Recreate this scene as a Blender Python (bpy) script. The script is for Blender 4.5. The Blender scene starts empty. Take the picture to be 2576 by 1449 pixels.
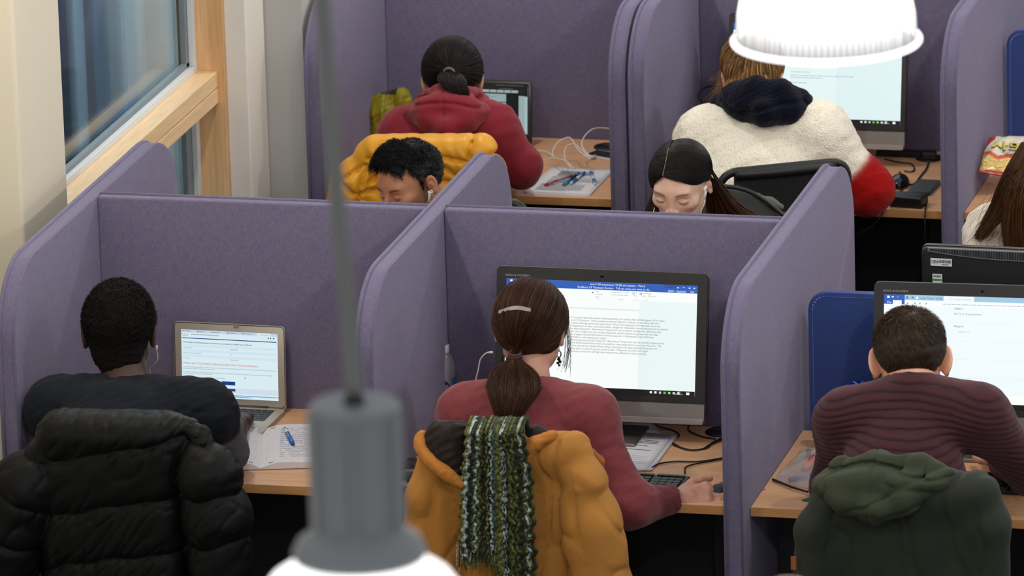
import bpy, bmesh, math, random
import numpy as np
from mathutils import Vector, Matrix
S = bpy.context.scene
COL = S.collection
PI = math.pi
random.seed(4)

# ---------------------------------------------------------------- camera
PITCH, YAW, ROLL = 0.27858185, 0.24704262, -0.02991241
CAM = np.array([3.84151, -18.44964, 6.55815])
FPX = 18000.0
_cy, _sy, _cp, _sp = math.cos(YAW), math.sin(YAW), math.cos(PITCH), math.sin(PITCH)
_fw = np.array([-_sy*_cp, _cy*_cp, -_sp])
_r = np.array([_cy, _sy, 0.0])
_u = np.cross(_r, _fw)
_c, _s = math.cos(ROLL), math.sin(ROLL)
_r, _u = _c*_r + _s*_u, -_s*_r + _c*_u
cam_data = bpy.data.cameras.new('camera')
cam = bpy.data.objects.new('camera', cam_data)
COL.objects.link(cam)
cam.matrix_world = Matrix(((_r[0], _u[0], -_fw[0], CAM[0]), (_r[1], _u[1], -_fw[1], CAM[1]), (_r[2], _u[2], -_fw[2], CAM[2]), (0, 0, 0, 1)))
cam_data.sensor_width = 36.0
cam_data.sensor_fit = 'HORIZONTAL'
cam_data.lens = FPX/2576*36
cam_data.clip_start = 0.5
cam_data.clip_end = 200
cam_data.dof.use_dof = True
cam_data.dof.focus_distance = 20.0
cam_data.dof.aperture_fstop = cam_data.lens/1000/0.035
S.camera = cam

# ---------------------------------------------------------------- world, exposure
world = bpy.data.worlds.new('world')
S.world = world
world.use_nodes = True
bg = world.node_tree.nodes['Background']
bg.inputs[0].default_value = (0.95, 0.96, 1.0, 1)
bg.inputs[1].default_value = 0.72
S.view_settings.view_transform = 'Standard'
S.view_settings.look = 'None'
S.view_settings.gamma = 1
S.view_settings.exposure = 0.0
LAMP_POWER = 47.0
sky = bpy.data.lights.new('daylight_fill', 'AREA'); sky.energy = 650; sky.color = (.82, .92, 1); sky.shape = 'RECTANGLE'; sky.size = .35; sky.size_y = 5  # added strip lamp in place of daylight, brightens the walls outside the window
fill_lamp_o = bpy.data.objects.new('daylight_fill', sky); COL.objects.link(fill_lamp_o); fill_lamp_o.location = (-2.55, 4.6, 3.6); fill_lamp_o.rotation_euler = (0, math.radians(14), 0)

def at(u, v, Y):
    """the point of the room on the upright plane y = Y seen along a sight line"""
    d = (u-1288)/FPX*_r - (v-724.5)/FPX*_u + _fw
    return CAM + d*(Y-CAM[1])/d[1]
def atz(u, v, Z):
    d = (u-1288)/FPX*_r - (v-724.5)/FPX*_u + _fw
    return CAM + d*(Z-CAM[2])/d[2]

# ---------------------------------------------------------------- helpers: materials
MATS = {}
def lin(c):
    return tuple(((x/255.0)/12.92 if x/255.0 <= 0.04045 else ((x/255.0+0.055)/1.055)**2.4) for x in c)
class NT:
    def __init__(self, name):
        self.m = bpy.data.materials.new(name); self.m.use_nodes = True
        self.t = self.m.node_tree; self.n = self.t.nodes
        self.b = self.n['Principled BSDF']; self.out = self.n['Material Output']
        self.tc = self.n.new('ShaderNodeTexCoord')
    def node(self, typ, **kw):
        x = self.n.new(typ)
        for k, v in kw.items():
            if k.startswith('i_'):
                key = k[2:]
                key = int(key) if key.isdigit() else key.replace('_', ' ')
                x.inputs[key].default_value = v
            else: setattr(x, k, v)
        return x
    def link(self, a, b): self.t.links.new(a, b)
    def noise(self, scale, detail=2, rough=0.5, vec=None):
        x = self.node('ShaderNodeTexNoise', i_Scale=scale, i_Detail=detail, i_Roughness=rough)
        self.link(vec or self.tc.outputs['Object'], x.inputs['Vector']); return x.outputs['Fac']
    def mapping(self, scale=(1, 1, 1), rot=(0, 0, 0), src='Object'):
        x = self.node('ShaderNodeMapping', i_Scale=scale, i_Rotation=rot)
        self.link(self.tc.outputs[src], x.inputs['Vector']); return x.outputs['Vector']
    def ramp(self, fac, stops):
        x = self.node('ShaderNodeValToRGB')
        e = x.color_ramp.elements
        while len(e) < len(stops): e.new(0.5)
        for k, (p, c) in enumerate(stops):
            e[k].position = p; e[k].color = tuple(c)+(1,) if len(c) == 3 else c
        self.link(fac, x.inputs['Fac']); return x.outputs['Color']
    def mix(self, a, b, fac, mode='MIX'):
        x = self.node('ShaderNodeMix', data_type='RGBA', blend_type=mode)
        for s, k in ((fac, 0), (a, 6), (b, 7)):
            if isinstance(s, (float, int)): x.inputs[k].default_value = s
            elif isinstance(s, tuple): x.inputs[k].default_value = s+(1,) if len(s) == 3 else s
            else: self.link(s, x.inputs[k])
        return x.outputs[2]
    def color(self, c):
        if isinstance(c, tuple): self.b.inputs['Base Color'].default_value = c+(1,)
        else: self.link(c, self.b.inputs['Base Color'])
    def bump(self, h, strength, dist=0.002, prev=None):
        x = self.node('ShaderNodeBump', i_Strength=strength, i_Distance=dist)
        self.link(h, x.inputs['Height'])
        if prev is not None: self.link(prev, x.inputs['Normal'])
        self.link(x.outputs['Normal'], self.b.inputs['Normal']); return x.outputs['Normal']
    def set(self, **kw):
        for k, v in kw.items(): self.b.inputs[k.replace('_', ' ')].default_value = v
def simple(name, c, rough=0.5, metal=0.0, spec=0.5, noise=None, bump=None, **kw):
    if name in MATS: return MATS[name]
    m = NT(name); col = lin(c)
    if noise:
        f = m.noise(noise[0], 3)
        col2 = tuple(min(1, x*(1-noise[1])) for x in col); col1 = tuple(min(1, x*(1+noise[1])) for x in col)
        m.color(m.ramp(f, [(0.3, col2), (0.7, col1)]))
    else: m.color(col)
    if bump: m.bump(m.noise(bump[0], 2), bump[1], bump[2] if len(bump) > 2 else 0.002)
    m.set(Roughness=rough, Metallic=metal); m.b.inputs['Specular IOR Level'].default_value = spec
    for k, v in kw.items(): m.b.inputs[k.replace('_', ' ')].default_value = v
    MATS[name] = m.m; return m.m
def emit(name, c, strength=1.0):
    if name in MATS: return MATS[name]
    m = NT(name); m.color((0.01, 0.01, 0.012)); m.set(Roughness=0.35)
    m.b.inputs['Emission Color'].default_value = lin(c)+(1,); m.b.inputs['Emission Strength'].default_value = strength
    MATS[name] = m.m; return m.m
def felt(name, a, b, dark):
    m = NT(name)
    f1 = m.noise(520, 3, 0.8); f2 = m.noise(60, 3, 0.6)
    mp = m.mapping((900, 900, 60)); f3 = m.noise(1.0, 1, 0.5, mp)
    c = m.ramp(f1, [(0.36, lin(a)), (0.50, lin(dark)), (0.64, lin(b))])
    c2 = m.ramp(f2, [(0.35, lin(a)), (0.65, lin(b))])
    c = m.mix(c, c2, 0.22)
    c = m.mix(c, m.ramp(f3, [(0.3, (0.72, 0.72, 0.72)), (0.7, (1.25, 1.25, 1.25))]), 0.45, 'MULTIPLY')
    m.color(c); m.bump(f1, 0.5, 0.0015)
    m.set(Roughness=0.95); m.b.inputs['Specular IOR Level'].default_value = 0.15
    m.b.inputs['Sheen Weight'].default_value = 0.28; m.b.inputs['Sheen Roughness'].default_value = 0.45
    m.b.inputs['Sheen Tint'].default_value = (0.82, 0.80, 1, 1)
    MATS[name] = m.m; return m.m
def woodmat(name, c1, c2, axis='X', rings=False):
    m = NT(name)
    sc = {'X': (1.2, 26, 26), 'Y': (26, 1.2, 26), 'Z': (26, 26, 1.2)}[axis]
    v = m.mapping(sc); f = m.noise(1.0, 4, 0.65, v); sc2 = tuple(x*7 for x in sc); f2 = m.noise(1.0, 2, 0.5, m.mapping(sc2))
    if rings:
        w = m.node('ShaderNodeTexWave', wave_type='RINGS', i_Scale=1.5, i_Distortion=3.0, i_Detail=2.0)
        m.link(m.mapping({'X': (.6, 8, 8), 'Y': (8, .6, 8), 'Z': (8, 8, .6)}[axis]), w.inputs['Vector']); f = w.outputs['Fac']
    c = m.ramp(f, [(0.25, lin(c1)), (0.75, lin(c2))])
    c = m.mix(c, m.ramp(f2, [(0.35, (0.84, 0.82, 0.8)), (0.6, (1.04, 1.04, 1.04))]), 0.6, 'MULTIPLY')
    m.color(c); m.set(Roughness=0.42); m.bump(f2, 0.08, 0.001)
    MATS[name] = m.m; return m.m
FELT = felt('felt_lilac', (110, 111, 156), (148, 130, 142), (92, 90, 112))
FELT_EDGE = FELT
FELT_BLUE = felt('felt_blue', (60, 84, 152), (70, 90, 148), (54, 74, 132))
BEECH = woodmat('beech_laminate', (216, 162, 118), (232, 184, 140), 'X')
BEECH_EDGE = woodmat('beech_edge', (204, 146, 88), (220, 164, 106), 'X')
PINE_Y = woodmat('pine_rail', (236, 196, 146), (246, 214, 168), 'Y')
PINE_Z = woodmat('pine_post', (222, 172, 118), (244, 206, 156), 'Z', rings=True)
BLACK = simple('black_plastic', (22, 22, 22), 0.45, bump=(900, 0.1, 0.0005))
BLACK_GLOSS = simple('black_gloss', (12, 12, 13), 0.12)
DARK = simple('dark_laminate', (20, 20, 22), 0.6)
SILVER = simple('silver_metal', (150, 146, 142), 0.42, metal=0.85, bump=(1500, 0.06, 0.0004))
WHITE_PLASTIC = simple('white_plastic', (226, 224, 220), 0.35)
PAPER = simple('paper_white', (226, 224, 228), 0.85)
PRINT = simple('print_ink', (120, 120, 124), 0.9)
INK = simple('ink_black', (25, 25, 28), 0.9)
CHROME = simple('chrome', (200, 200, 200), 0.2, metal=1.0)

# ---------------------------------------------------------------- helpers: objects
def tag(o, label=None, cat=None, group=None, kind=None):
    if label: o['label'] = label
    if cat: o['category'] = cat
    if group: o['group'] = group
    if kind: o['kind'] = kind
    return o
def empty(name, loc=(0, 0, 0), rz=0.0, label=None, cat=None, group=None, parent=None):
    o = bpy.data.objects.new(name, None); COL.objects.link(o)
    o.empty_display_size = 0.05
    o.location = tuple(float(x) for x in loc); o.rotation_euler = (0, 0, rz)
    if parent is not None: o.parent = parent
    return tag(o, label, cat, group)
def obj(name, bm, mat, parent=None, smooth=False, loc=None, rot=None):
    me = bpy.data.meshes.new(name)
    if isinstance(bm, bmesh.types.BMesh):
        bmesh.ops.recalc_face_normals(bm, faces=bm.faces[:]) ; bm.to_mesh(me); bm.free()
    else: me.from_pydata(*bm)
    for x in (mat if isinstance(mat, (list, tuple)) else [mat]): me.materials.append(x)
    if smooth:
        me.polygons.foreach_set('use_smooth', [True]*len(me.polygons))
    o = bpy.data.objects.new(name, me); COL.objects.link(o)
    if parent is not None: o.parent = parent
    if loc is not None: o.location = tuple(float(x) for x in loc)
    if rot is not None: o.rotation_euler = rot
    return o
def autosmooth(o, ang=40):
    me = o.data
    me.polygons.foreach_set('use_smooth', [True]*len(me.polygons))
    bm = bmesh.new(); bm.from_mesh(me)
    for e in bm.edges:
        e.smooth = not (len(e.link_faces) == 2 and e.calc_face_angle(0) > math.radians(ang))
    bm.to_mesh(me); bm.free(); return o
def bx(bm, x0, x1, y0, y1, z0, z1, M=None):
    vs = [bm.verts.new(Vector((x, y, z)) if M is None else M @ Vector((x, y, z))) for x in (x0, x1) for y in (y0, y1) for z in (z0, z1)]
    for f in ((0, 1, 3, 2), (4, 6, 7, 5), (0, 4, 5, 1), (2, 3, 7, 6), (0, 2, 6, 4), (1, 5, 7, 3)):
        bm.faces.new([vs[i] for i in f])
    return vs
def box(x0, x1, y0, y1, z0, z1, bev=0.0, seg=2):
    bm = bmesh.new(); bx(bm, x0, x1, y0, y1, z0, z1)
    if bev: bmesh.ops.bevel(bm, geom=bm.edges[:], offset=bev, segments=seg, profile=0.5, affect='EDGES')
    return bm
def prism(pts, axis, a, b, bev=0.0, seg=2):
    """closed outline pts (2D) extruded from a to b along axis"""
    bm = bmesh.new()
    def P(p, t):
        return {'X': (t, p[0], p[1]), 'Y': (p[0], t, p[1]), 'Z': (p[0], p[1], t)}[axis]
    A = [bm.verts.new(P(p, a)) for p in pts]; B = [bm.verts.new(P(p, b)) for p in pts]
    fa = bm.faces.new(A); fb = bm.faces.new(B[::-1]); n = len(pts)
    for i in range(n): bm.faces.new((A[i], B[i], B[(i+1) % n], A[(i+1) % n]))
    if bev:
        bm.edges.index_update()
        rim = [e for f in (fa, fb) for e in f.edges]
        bmesh.ops.bevel(bm, geom=rim, offset=bev, segments=seg, profile=0.5, affect='EDGES')
    return bm
def rrect(x0, x1, z0, z1, r, n=6):
    if not isinstance(r, (list, tuple)): r = (r,)*4
    pts = []
    for cx, cz, a0, rr in ((x1, z1, 0, r[0]), (x0, z1, 90, r[1]), (x0, z0, 180, r[2]), (x1, z0, 270, r[3])):
        if rr <= 0: pts.append((cx, cz)); continue
        ccx = cx-rr if cx == x1 else cx+rr; ccz = cz-rr if cz == z1 else cz+rr
        for i in range(n+1):
            a = math.radians(a0+90*i/n); pts.append((ccx+rr*math.cos(a), ccz+rr*math.sin(a)))
    return pts
def smooth_path(pts, n=6):
    """Catmull-Rom through pts"""
    P = [np.array(p, float) for p in pts]; out = []
    P = [2*P[0]-P[1]]+P+[2*P[-1]-P[-2]]
    for i in range(1, len(P)-2):
        for k in range(n):
            t = k/n; a, b, c, d = P[i-1], P[i], P[i+1], P[i+2]
            out.append(0.5*((2*b)+(-a+c)*t+(2*a-5*b+4*c-d)*t*t+(-a+3*b-3*c+d)*t**3))
    out.append(P[-2]); return out
def tube(pts, r, sides=8, bm=None, closed=False):
    if bm is None: bm = bmesh.new()
    P = [Vector([float(x) for x in p]) for p in pts]; n = len(P); rings = []
    up = None
    for i in range(n):
        if closed: t = P[(i+1) % n]-P[i-1]
        else: t = P[min(i+1, n-1)]-P[max(i-1, 0)]
        t.normalize()
        if up is None:
            up = Vector((0, 0, 1)) if abs(t.z) < .9 else Vector((1, 0, 0))
        up = (up-t*up.dot(t)).normalized(); w = t.cross(up)
        rr = r[i] if isinstance(r, (list, tuple, np.ndarray)) else r
        rings.append([bm.verts.new(P[i]+(up*math.cos(2*PI*k/sides)+w*math.sin(2*PI*k/sides))*rr) for k in range(sides)])
    m = n if closed else n-1
    for i in range(m):
        a, b = rings[i], rings[(i+1) % n]
        for k in range(sides): bm.faces.new((a[k], a[(k+1) % sides], b[(k+1) % sides], b[k]))
    if not closed: bm.faces.new(rings[0][::-1]); bm.faces.new(rings[-1])
    return bm
def lathe(prof, n=32, bm=None, cx=0, cy=0):
    """prof: list of (r, z)"""
    if bm is None: bm = bmesh.new()
    rings = []
    for r, z in prof:
        rings.append([bm.verts.new((cx, cy, z))] if r <= 1e-6 else [bm.verts.new((cx+r*math.cos(2*PI*k/n), cy+r*math.sin(2*PI*k/n), z)) for k in range(n)])
    for a, b in zip(rings, rings[1:]):
        for k in range(n):
            k2 = (k+1) % n
            if len(a) == 1 and len(b) == 1: continue
            if len(a) == 1: bm.faces.new((a[0], b[k2], b[k]))
            elif len(b) == 1: bm.faces.new((a[k], a[k2], b[0]))
            else: bm.faces.new((a[k], a[k2], b[k2], b[k]))
    return bm
def text(name, body, size, mat, parent, M, align='LEFT', line=1.0, bold=0.0, sx=1.0, fit=None):
    """flat lettering; M is the placement (x along the line, y up the page)"""
    c = bpy.data.curves.new(name, 'FONT'); c.body = body; c.size = size; c.align_x = align
    c.space_line = line; c.fill_mode = 'FRONT'; c.resolution_u = 2; c.offset = bold
    t = bpy.data.objects.new(name, c); me = bpy.data.meshes.new_from_object(t); bpy.data.objects.remove(t); bpy.data.curves.remove(c)
    if fit and len(me.vertices):
        w_ = max(v.co.x for v in me.vertices)
        if w_*sx > fit: sx = fit/w_
    me.name = name; me.materials.clear(); me.materials.append(mat)
    o = bpy.data.objects.new(name, me); COL.objects.link(o); o.parent = parent
    o.matrix_local = M @ Matrix.Diagonal((sx, 1, 1, 1)); return o
def copy_tree(o, parent=None):
    c = o.copy(); COL.objects.link(c)
    if parent is not None: c.parent = parent
    for ch in list(o.children): copy_tree(ch, c)
    return c
UP = Matrix.Rotation(PI/2, 4, 'X')   # page standing upright, facing -y

# ---------------------------------------------------------------- room shell
fl = NT('carpet'); fl.color(fl.ramp(fl.noise(300, 3), [(0.3, lin((26, 26, 30))), (0.7, lin((44, 44, 50)))])); fl.set(Roughness=0.95)
floor = tag(obj('floor', box(-9, 9, -14, 12, -0.1, 0), fl.m), kind='structure')
CREAM = simple('cream_paint', (226, 218, 196), 0.7, bump=(160, 0.15, 0.001))
WALLG = simple('grey_white_paint', (184, 183, 180), 0.75, bump=(160, 0.15, 0.001))
tag(obj('wall_pillar', box(-2.75, -2.2, -0.055, 0.362, 0, 4.6, 0.012, 3), CREAM), kind='structure')
tag(obj('wall_left', box(-2.95, -2.36, -9, -0.057, 0, 4.6), CREAM), kind='structure')
tag(obj('wall_return', box(-2.214, -2.145, 2.045, 2.25, 0, 4.6, 0.004), simple('white_paint', (236, 230, 220), 0.6)), kind='structure')
tag(obj('wall_back', box(-2.213, -2.024, 2.255, 12, 0, 4.6), WALLG), kind='structure')
# window frame
win = empty('window_1', (-2.3, 0.362, 0)); tag(win, kind='structure')
def wpart(name, b, mat, bev=0.002):
    x0, x1, y0, y1, z0, z1 = b
    o = obj(name, box(x0+2.3, x1+2.3, y0-.362, y1-.362, z0, z1, bev), mat, win); return o
wpart('window_frame', (-2.36, -2.214, 2.03, 2.115, 0, 4.6), PINE_Z)
wpart('window_rail', (-2.30, -2.236, 0.37, 2.03, 1.125, 1.175), PINE_Y)
wpart('window_rail', (-2.30, -2.246, 0.37, 2.03, 1.122, 1.126), simple('gap_dark', (90, 60, 30), .8), 0)
wpart('window_rail', (-2.30, -2.236, 0.37, 2.03, 1.075, 1.1215), PINE_Y)
FRAMEW = simple('window_white', (216, 220, 222), 0.35)
wpart('window_bead', (-2.318, -2.300, 0.37, 2.03, 1.165, 1.195), FRAMEW)
wpart('window_bead', (-2.318, -2.300, 2.000, 2.03, 1.195, 4.6), FRAMEW)
GASK = simple('gasket_grey', (120, 132, 138), 0.4)
wpart('window_gasket', (-2.335, -2.318, 0.37, 2.005, 1.165, 1.21), GASK)
wpart('window_gasket', (-2.335, -2.318, 1.975, 2.005, 1.195, 4.6), GASK)
wpart('window_bead', (-2.318, -2.300, 1.995, 2.03, 0.3, 1.07), FRAMEW)
wpart('window_gasket', (-2.335, -2.318, 1.94, 2.0, 0.3, 1.07), GASK)
g = NT('window_glass')
gl = g.node('ShaderNodeBsdfGlossy', i_Roughness=0.03); tr = g.node('ShaderNodeBsdfTransparent', i_Color=(0.82, 0.90, 0.92, 1)); mx = g.node('ShaderNodeMixShader')
fr = g.node('ShaderNodeFresnel', i_IOR=1.5); mm = g.node('ShaderNodeMath', operation='MULTIPLY_ADD'); mm.inputs[1].default_value = 0.75; mm.inputs[2].default_value = 0.02
g.link(fr.outputs[0], mm.inputs[0]); g.link(mm.outputs[0], mx.inputs[0]); g.link(tr.outputs[0], mx.inputs[1]); g.link(gl.outputs[0], mx.inputs[2]); g.link(mx.outputs[0], g.out.inputs['Surface'])
wpart('window_glass', (-2.345, -2.339, 0.37, 2.0, 1.17, 4.6), g.m, 0)
wpart('window_glass', (-2.345, -2.339, 0.37, 2.0, 0.3, 1.09), g.m, 0)
wpart('window_panel', (-2.4, -2.30, 0.37, 2.0, 0.0, 0.3), FRAMEW, 0)
# what lies outside the window
gr = NT('outside_lawn'); gr.color(gr.ramp(gr.noise(5, 5, .7), [(0.35, lin((60, 70, 46))), (0.55, lin((118, 140, 80))), (0.75, lin((170, 178, 160)))])); gr.set(Roughness=1)
tag(obj('outside_ground', box(-14, -2.42, -4, 16, -0.25, -0.05), gr.m), kind='structure')
tag(obj('outside_wall', box(-3.1, -2.9, 3.335, 9, -0.05, 4.5), simple('outside_render', (190, 196, 196), .8, noise=(3, .12))), kind='structure')
tag(obj('outside_post', box(-2.99, -2.89, 3.15, 3.33, -0.05, 4.5, .01), simple('outside_steel', (150, 174, 196), .5)), kind='structure')
tag(obj('outside_post', box(-3.0, -2.90, 2.675, 2.80, -0.05, 4.5, .01), simple('outside_steel2', (170, 192, 208), .5)), kind='structure')
tag(obj('outside_wall', box(-3.1, -2.92, 0.2, 2.672, -0.05, 4.5), simple('outside_navy', (52, 60, 88), .5)), kind='structure')
tag(obj('outside_wall', box(-6, -4.6, 4, 16, -0.05, 5), simple('outside_dark', (66, 70, 66), .8, noise=(2, .5))), kind='structure')
tag(obj('reflection_lump', lathe([(0, -.07), (.035, -.06), (.055, -.02), (.052, .03), (.03, .055), (0, .06)], 9), simple('reflection_beige', (206, 190, 168), .8), None, True, loc=(-4.15, 7.1, .03)), kind='structure')  # added beige lump standing in for a lamp reflected in the window glass

# ---------------------------------------------------------------- privacy screens
def side_screen(name_label, X1, Yc, group):
    t = 0.052; y0, y1, H = -0.79, 0.78, 1.334
    pts = []
    ry, rz = 0.22, 0.21
    for i in range(11):                     # rounded corner at the back
        a = PI/2*i/10; pts.append((y1-ry+ry*math.cos(a), H-rz+rz*math.sin(a)))
    for i in range(11):
        a = PI/2+PI/2*i/10; pts.append((y0+ry+ry*math.cos(a), H-rz+rz*math.sin(a)))
    pts += [(y0, 0.02), (y1, 0.02)]
    o = empty('side_screen', (X1-t/2, Yc, 0), 0, name_label, 'desk screen', group)
    obj('felt_panel', prism(pts, 'X', -t/2, t/2, 0.009, 3), FELT, o, True)
    autosmooth(o.children[0], 50)
    top = [(p[0], p[1]) for p in pts[:-2]]
    line = [(y1, 0.02)]+top+[(y0, 0.02)]
    cy0 = 0.0
    def ring(x, off, r, nm):
        q = []
        for k, (a, b) in enumerate(line):
            p0 = line[max(k-1, 0)]; p1 = line[min(k+1, len(line)-1)]
            d = Vector((p1[0]-p0[0], p1[1]-p0[1])).normalized(); nrm = Vector((d.y, -d.x))
            q.append((x, a+nrm.x*off, b+nrm.y*off))
        return obj(nm, tube(q, r, 8), FELT, o, True)
    ring(-t/2+0.006, 0.0015, 0.0062, 'welt')
    ring(t/2-0.005, -0.0005, 0.0024, 'seam')
    return o
def back_screen(label, x0, x1, Yf, group, H=1.334, mat=None, t=0.040, z0=0.3):
    o = empty('back_screen', ((x0+x1)/2, Yf+t/2, 0), 0, label, 'desk screen', group)
    w = (x1-x0)/2
    obj('felt_panel', box(-w, w, -t/2, t/2, z0, H, 0.006, 3), mat or FELT, o); autosmooth(o.children[0], 50)
    obj('welt', tube([(-w, t/2-0.005, H+.001), (w, t/2-0.005, H+.001)], 0.005, 8), mat or FELT, o, True)
    return o
G1 = 'lilac felt side screens of the front row'; G3 = 'lilac felt side screens of the far row'
side_screen('lilac felt side screen at the left wall pillar, beside the man in the dark tee', -2.0, 0, G1)
side_screen('lilac felt side screen between the man in the dark tee and the long-haired woman', -1.0, 0, G1)
side_screen('lilac felt side screen with computer mouse hand beside it, left of the maroon jumper man', 0.0, 0, G1)
Y3 = 2.983
side_screen('far lilac felt side screen next to the grey wall, left of the red hoodie', -1.955, Y3, G3)
side_screen('far lilac felt side screen right of the white papers and pens', -0.990, Y3, G3)
side_screen('far lilac felt side screen left of the white fleece jacket, second of the close pair', -0.929, Y3, G3)
side_screen('far lilac felt side screen left of the snack bag', 0.040, Y3, G3)
back_screen('lilac felt back screen behind the silver laptop', -2.0, -1.052, 0.0, 'lilac felt back screens of the front row')
back_screen('lilac felt back screen behind the long-haired woman\'s monitor', -1.0, -0.052, 0.0, 'lilac felt back screens of the front row')
back_screen('far lilac felt back screen behind the red hoodie person', -1.955, -1.042, Y3, 'lilac felt back screens of the far row', 1.36)
back_screen('far lilac felt back screen behind the white fleece person\'s monitor', -0.929, -0.012, Y3, 'lilac felt back screens of the far row', 1.36)
def blue_screen(label, x0, Yf, top, W=0.85):
    o = empty('blue_screen', (x0, Yf, 0), 0, label, 'desk screen', 'rounded blue felt desk screens')
    pts = rrect(0, W, 0.70, top, (0.05, 0.05, 0.01, 0.01), 8)
    obj('felt_panel', prism(pts, 'Y', 0, 0.028, 0.006, 3), FELT_BLUE, o); autosmooth(o.children[0], 50)
    path = [(0.012, -0.0005, 0.74), (0.012, -0.0005, top-.05)]+[(0.05-.038*math.cos(a), -0.0005, top-.05+.038*math.sin(a)) for a in [PI/2*k/6 for k in range(1, 7)]]+[(W-.05, -0.0005, top-.012)]
    bm = bmesh.new()
    P = path
    L = 0; nxt = 0
    for a, b in zip(P, P[1:]):
        a = Vector(a); b = Vector(b); d = (b-a).length; t = 0
        while t < d:
            q = a.lerp(b, t/d); e = a.lerp(b, min(1, (t+.0055)/d))
            bx(bm, min(q.x, e.x)-.0007, max(q.x, e.x)+.0007, -.0016, 0, min(q.z, e.z), max(q.z, e.z)+.0007); t += .009
    obj('stitching', bm, simple('stitch_thread', (120, 140, 200), .8), o)
    return o
blue_screen('rounded blue felt screen behind the maroon jumper man', 0.022, 0.004, 1.137)
blue_screen('rounded blue felt screen behind the snack bag', 0.053, Y3, 1.14)

# ---------------------------------------------------------------- desks
def desk(label, x0, x1, yf, yb, group):
    w = x1-x0; o = empty('desk', ((x0+x1)/2, (yf+yb)/2, 0), 0, label, 'desk', group)
    hw, hd = w/2, (yb-yf)/2
    obj('worktop', box(-hw, hw, -hd+.0022, hd, 0.7155, 0.74, 0.0008, 1), BEECH, o)
    obj('edge_band', box(-hw, hw, -hd, -hd+.002, 0.7155, 0.7398), BEECH_EDGE, o)
    for sx in (-1, 1): obj('leg', box(sx*(hw-.06)-.025, sx*(hw-.06)+.025, -hd*.45, hd*.9, 0, 0.714), DARK, o)
    obj('modesty_panel', box(-hw+.03, hw-.03, hd*.1, hd*.1+.02, 0.12, 0.714), DARK, o)
    obj('cable_tray', box(-hw+.05, hw-.05, hd*.2, hd*.8, 0.62, 0.66, .004), BLACK, o)
    return o
GD = 'beech desks of the front row'; GF = 'beech desks of the far row'; GO = 'beech desks behind the front row screens'
desk('beech desk carrying the silver laptop and open notebook', -1.998, -1.054, -0.70, -0.002, GD)
desk('beech desk carrying the keyboard, printed papers and water bottle', -0.998, -0.054, -0.70, -0.002, GD)
desk('beech desk carrying the clear pencil case', 0.002, 0.95, -0.70, 0.002, GD)
desk('beech desk in front of the man looking down', -1.998, -1.054, 0.042, 0.75, GO)
desk('beech desk in front of the dark-haired woman looking down', -0.998, -0.054, 0.042, 0.75, GO)
desk('beech desk under the monitor seen from behind', 0.03, 0.95, 0.042, 0.75, GO)
desk('far beech desk with white papers, pens and white cables', -1.953, -1.044, Y3-.70, Y3-.002, GF)
desk('far beech desk with black mouse, phone and power brick', -0.927, -0.014, Y3-.70, Y3-.002, GF)
desk('far beech desk carrying the snack bag', 0.042, 0.95, Y3-.70, Y3-.002, GF)

# ---------------------------------------------------------------- pendant lamps
def pendant(label, loc, group, tilt=0.0, size=1.0):
    """origin at the centre of the dome's rim"""
    o = empty('pendant_lamp', loc, 0.2, label, 'lamp', group); o.scale = (size,)*3
    R = 0.202
    prof = [(R, 0.0), (R*.985, .02), (R*.97, .06), (R*.93, .10), (R*.84, .15), (R*.70, .19), (R*.52, .215), (R*.40, .225)]
    n = 120; bm = bmesh.new(); rings = []
    for r, z in prof:
        rings.append([bm.verts.new(((r+(.0016 if k % 2 else -.0016))*math.cos(2*PI*k/n), (r+(.0016 if k % 2 else -.0016))*math.sin(2*PI*k/n), z)) for k in range(n)])
    for a, b in zip(rings, rings[1:]):
        for k in range(n): bm.faces.new((a[k], a[(k+1) % n], b[(k+1) % n], b[k]))
    obj('dome', bm, DOME, o, True)
    obj('rim', tube([((R+.003)*math.cos(2*PI*k/64), (R+.003)*math.sin(2*PI*k/64), 0.0) for k in range(64)], 0.0085, 10, closed=True), RIM, o, True)
    obj('lamp_bulb', lathe([(0, .045), (.035, .05), (.055, .08), (.06, .11), (.045, .15), (.03, .2), (.03, .222), (0, .222)], 24), BULB, o, True)
    hs = lathe([(0, .228), (.105, .226), (.107, .234), (.099, .252), (.0735, .27), (.0715, .275), (.0715, .472), (.067, .48), (0, .48)], 48)
    obj('housing', hs, HOUS, o); autosmooth(o.children[-1], 35)
    bm = bmesh.new()
    for k in range(8):
        a = 2*PI*(k+.5)/8; M = Matrix.Rotation(a, 4, 'Z'); bx(bm, .068, .0745, -.018, .018, .28, .468, M)
    obj('housing_fin', bm, HOUS, o)
    obj('cord_grip', lathe([(0, .478), (.017, .480), (.017, .490), (.012, .498), (0, .498)], 20), BLACK, o, True)
    P = smooth_path([(0, 0, .492), (-.004, 0, .62), (-.014-tilt*.1, 0, .85), (-.022-tilt*.2, 0, 1.15), (-.032-tilt*.3, 0, 1.45), (-.05-tilt*.4, 0, 2.2)], 6)
    obj('cord', tube(P, .0135, 10), CORDM, o, True)
    L = bpy.data.lights.new('lamp_light', 'POINT'); L.energy = LAMP_POWER; L.color = (1.0, 0.93, 0.83); L.shadow_soft_size = 0.06
    lo = bpy.data.objects.new('lamp_light', L); COL.objects.link(lo); lo.parent = o; lo.location = (0, 0, -.03)
    return o
d = NT('dome_acrylic')
em = d.node('ShaderNodeEmission', i_Color=(1, .985, .97, 1)); tr = d.node('ShaderNodeBsdfTransparent'); mx = d.node('ShaderNodeMixShader')
op = d.node('ShaderNodeMapRange'); op.inputs[1].default_value = .03; op.inputs[2].default_value = .09; op.inputs[3].default_value = .84; op.inputs[4].default_value = .95
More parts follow.
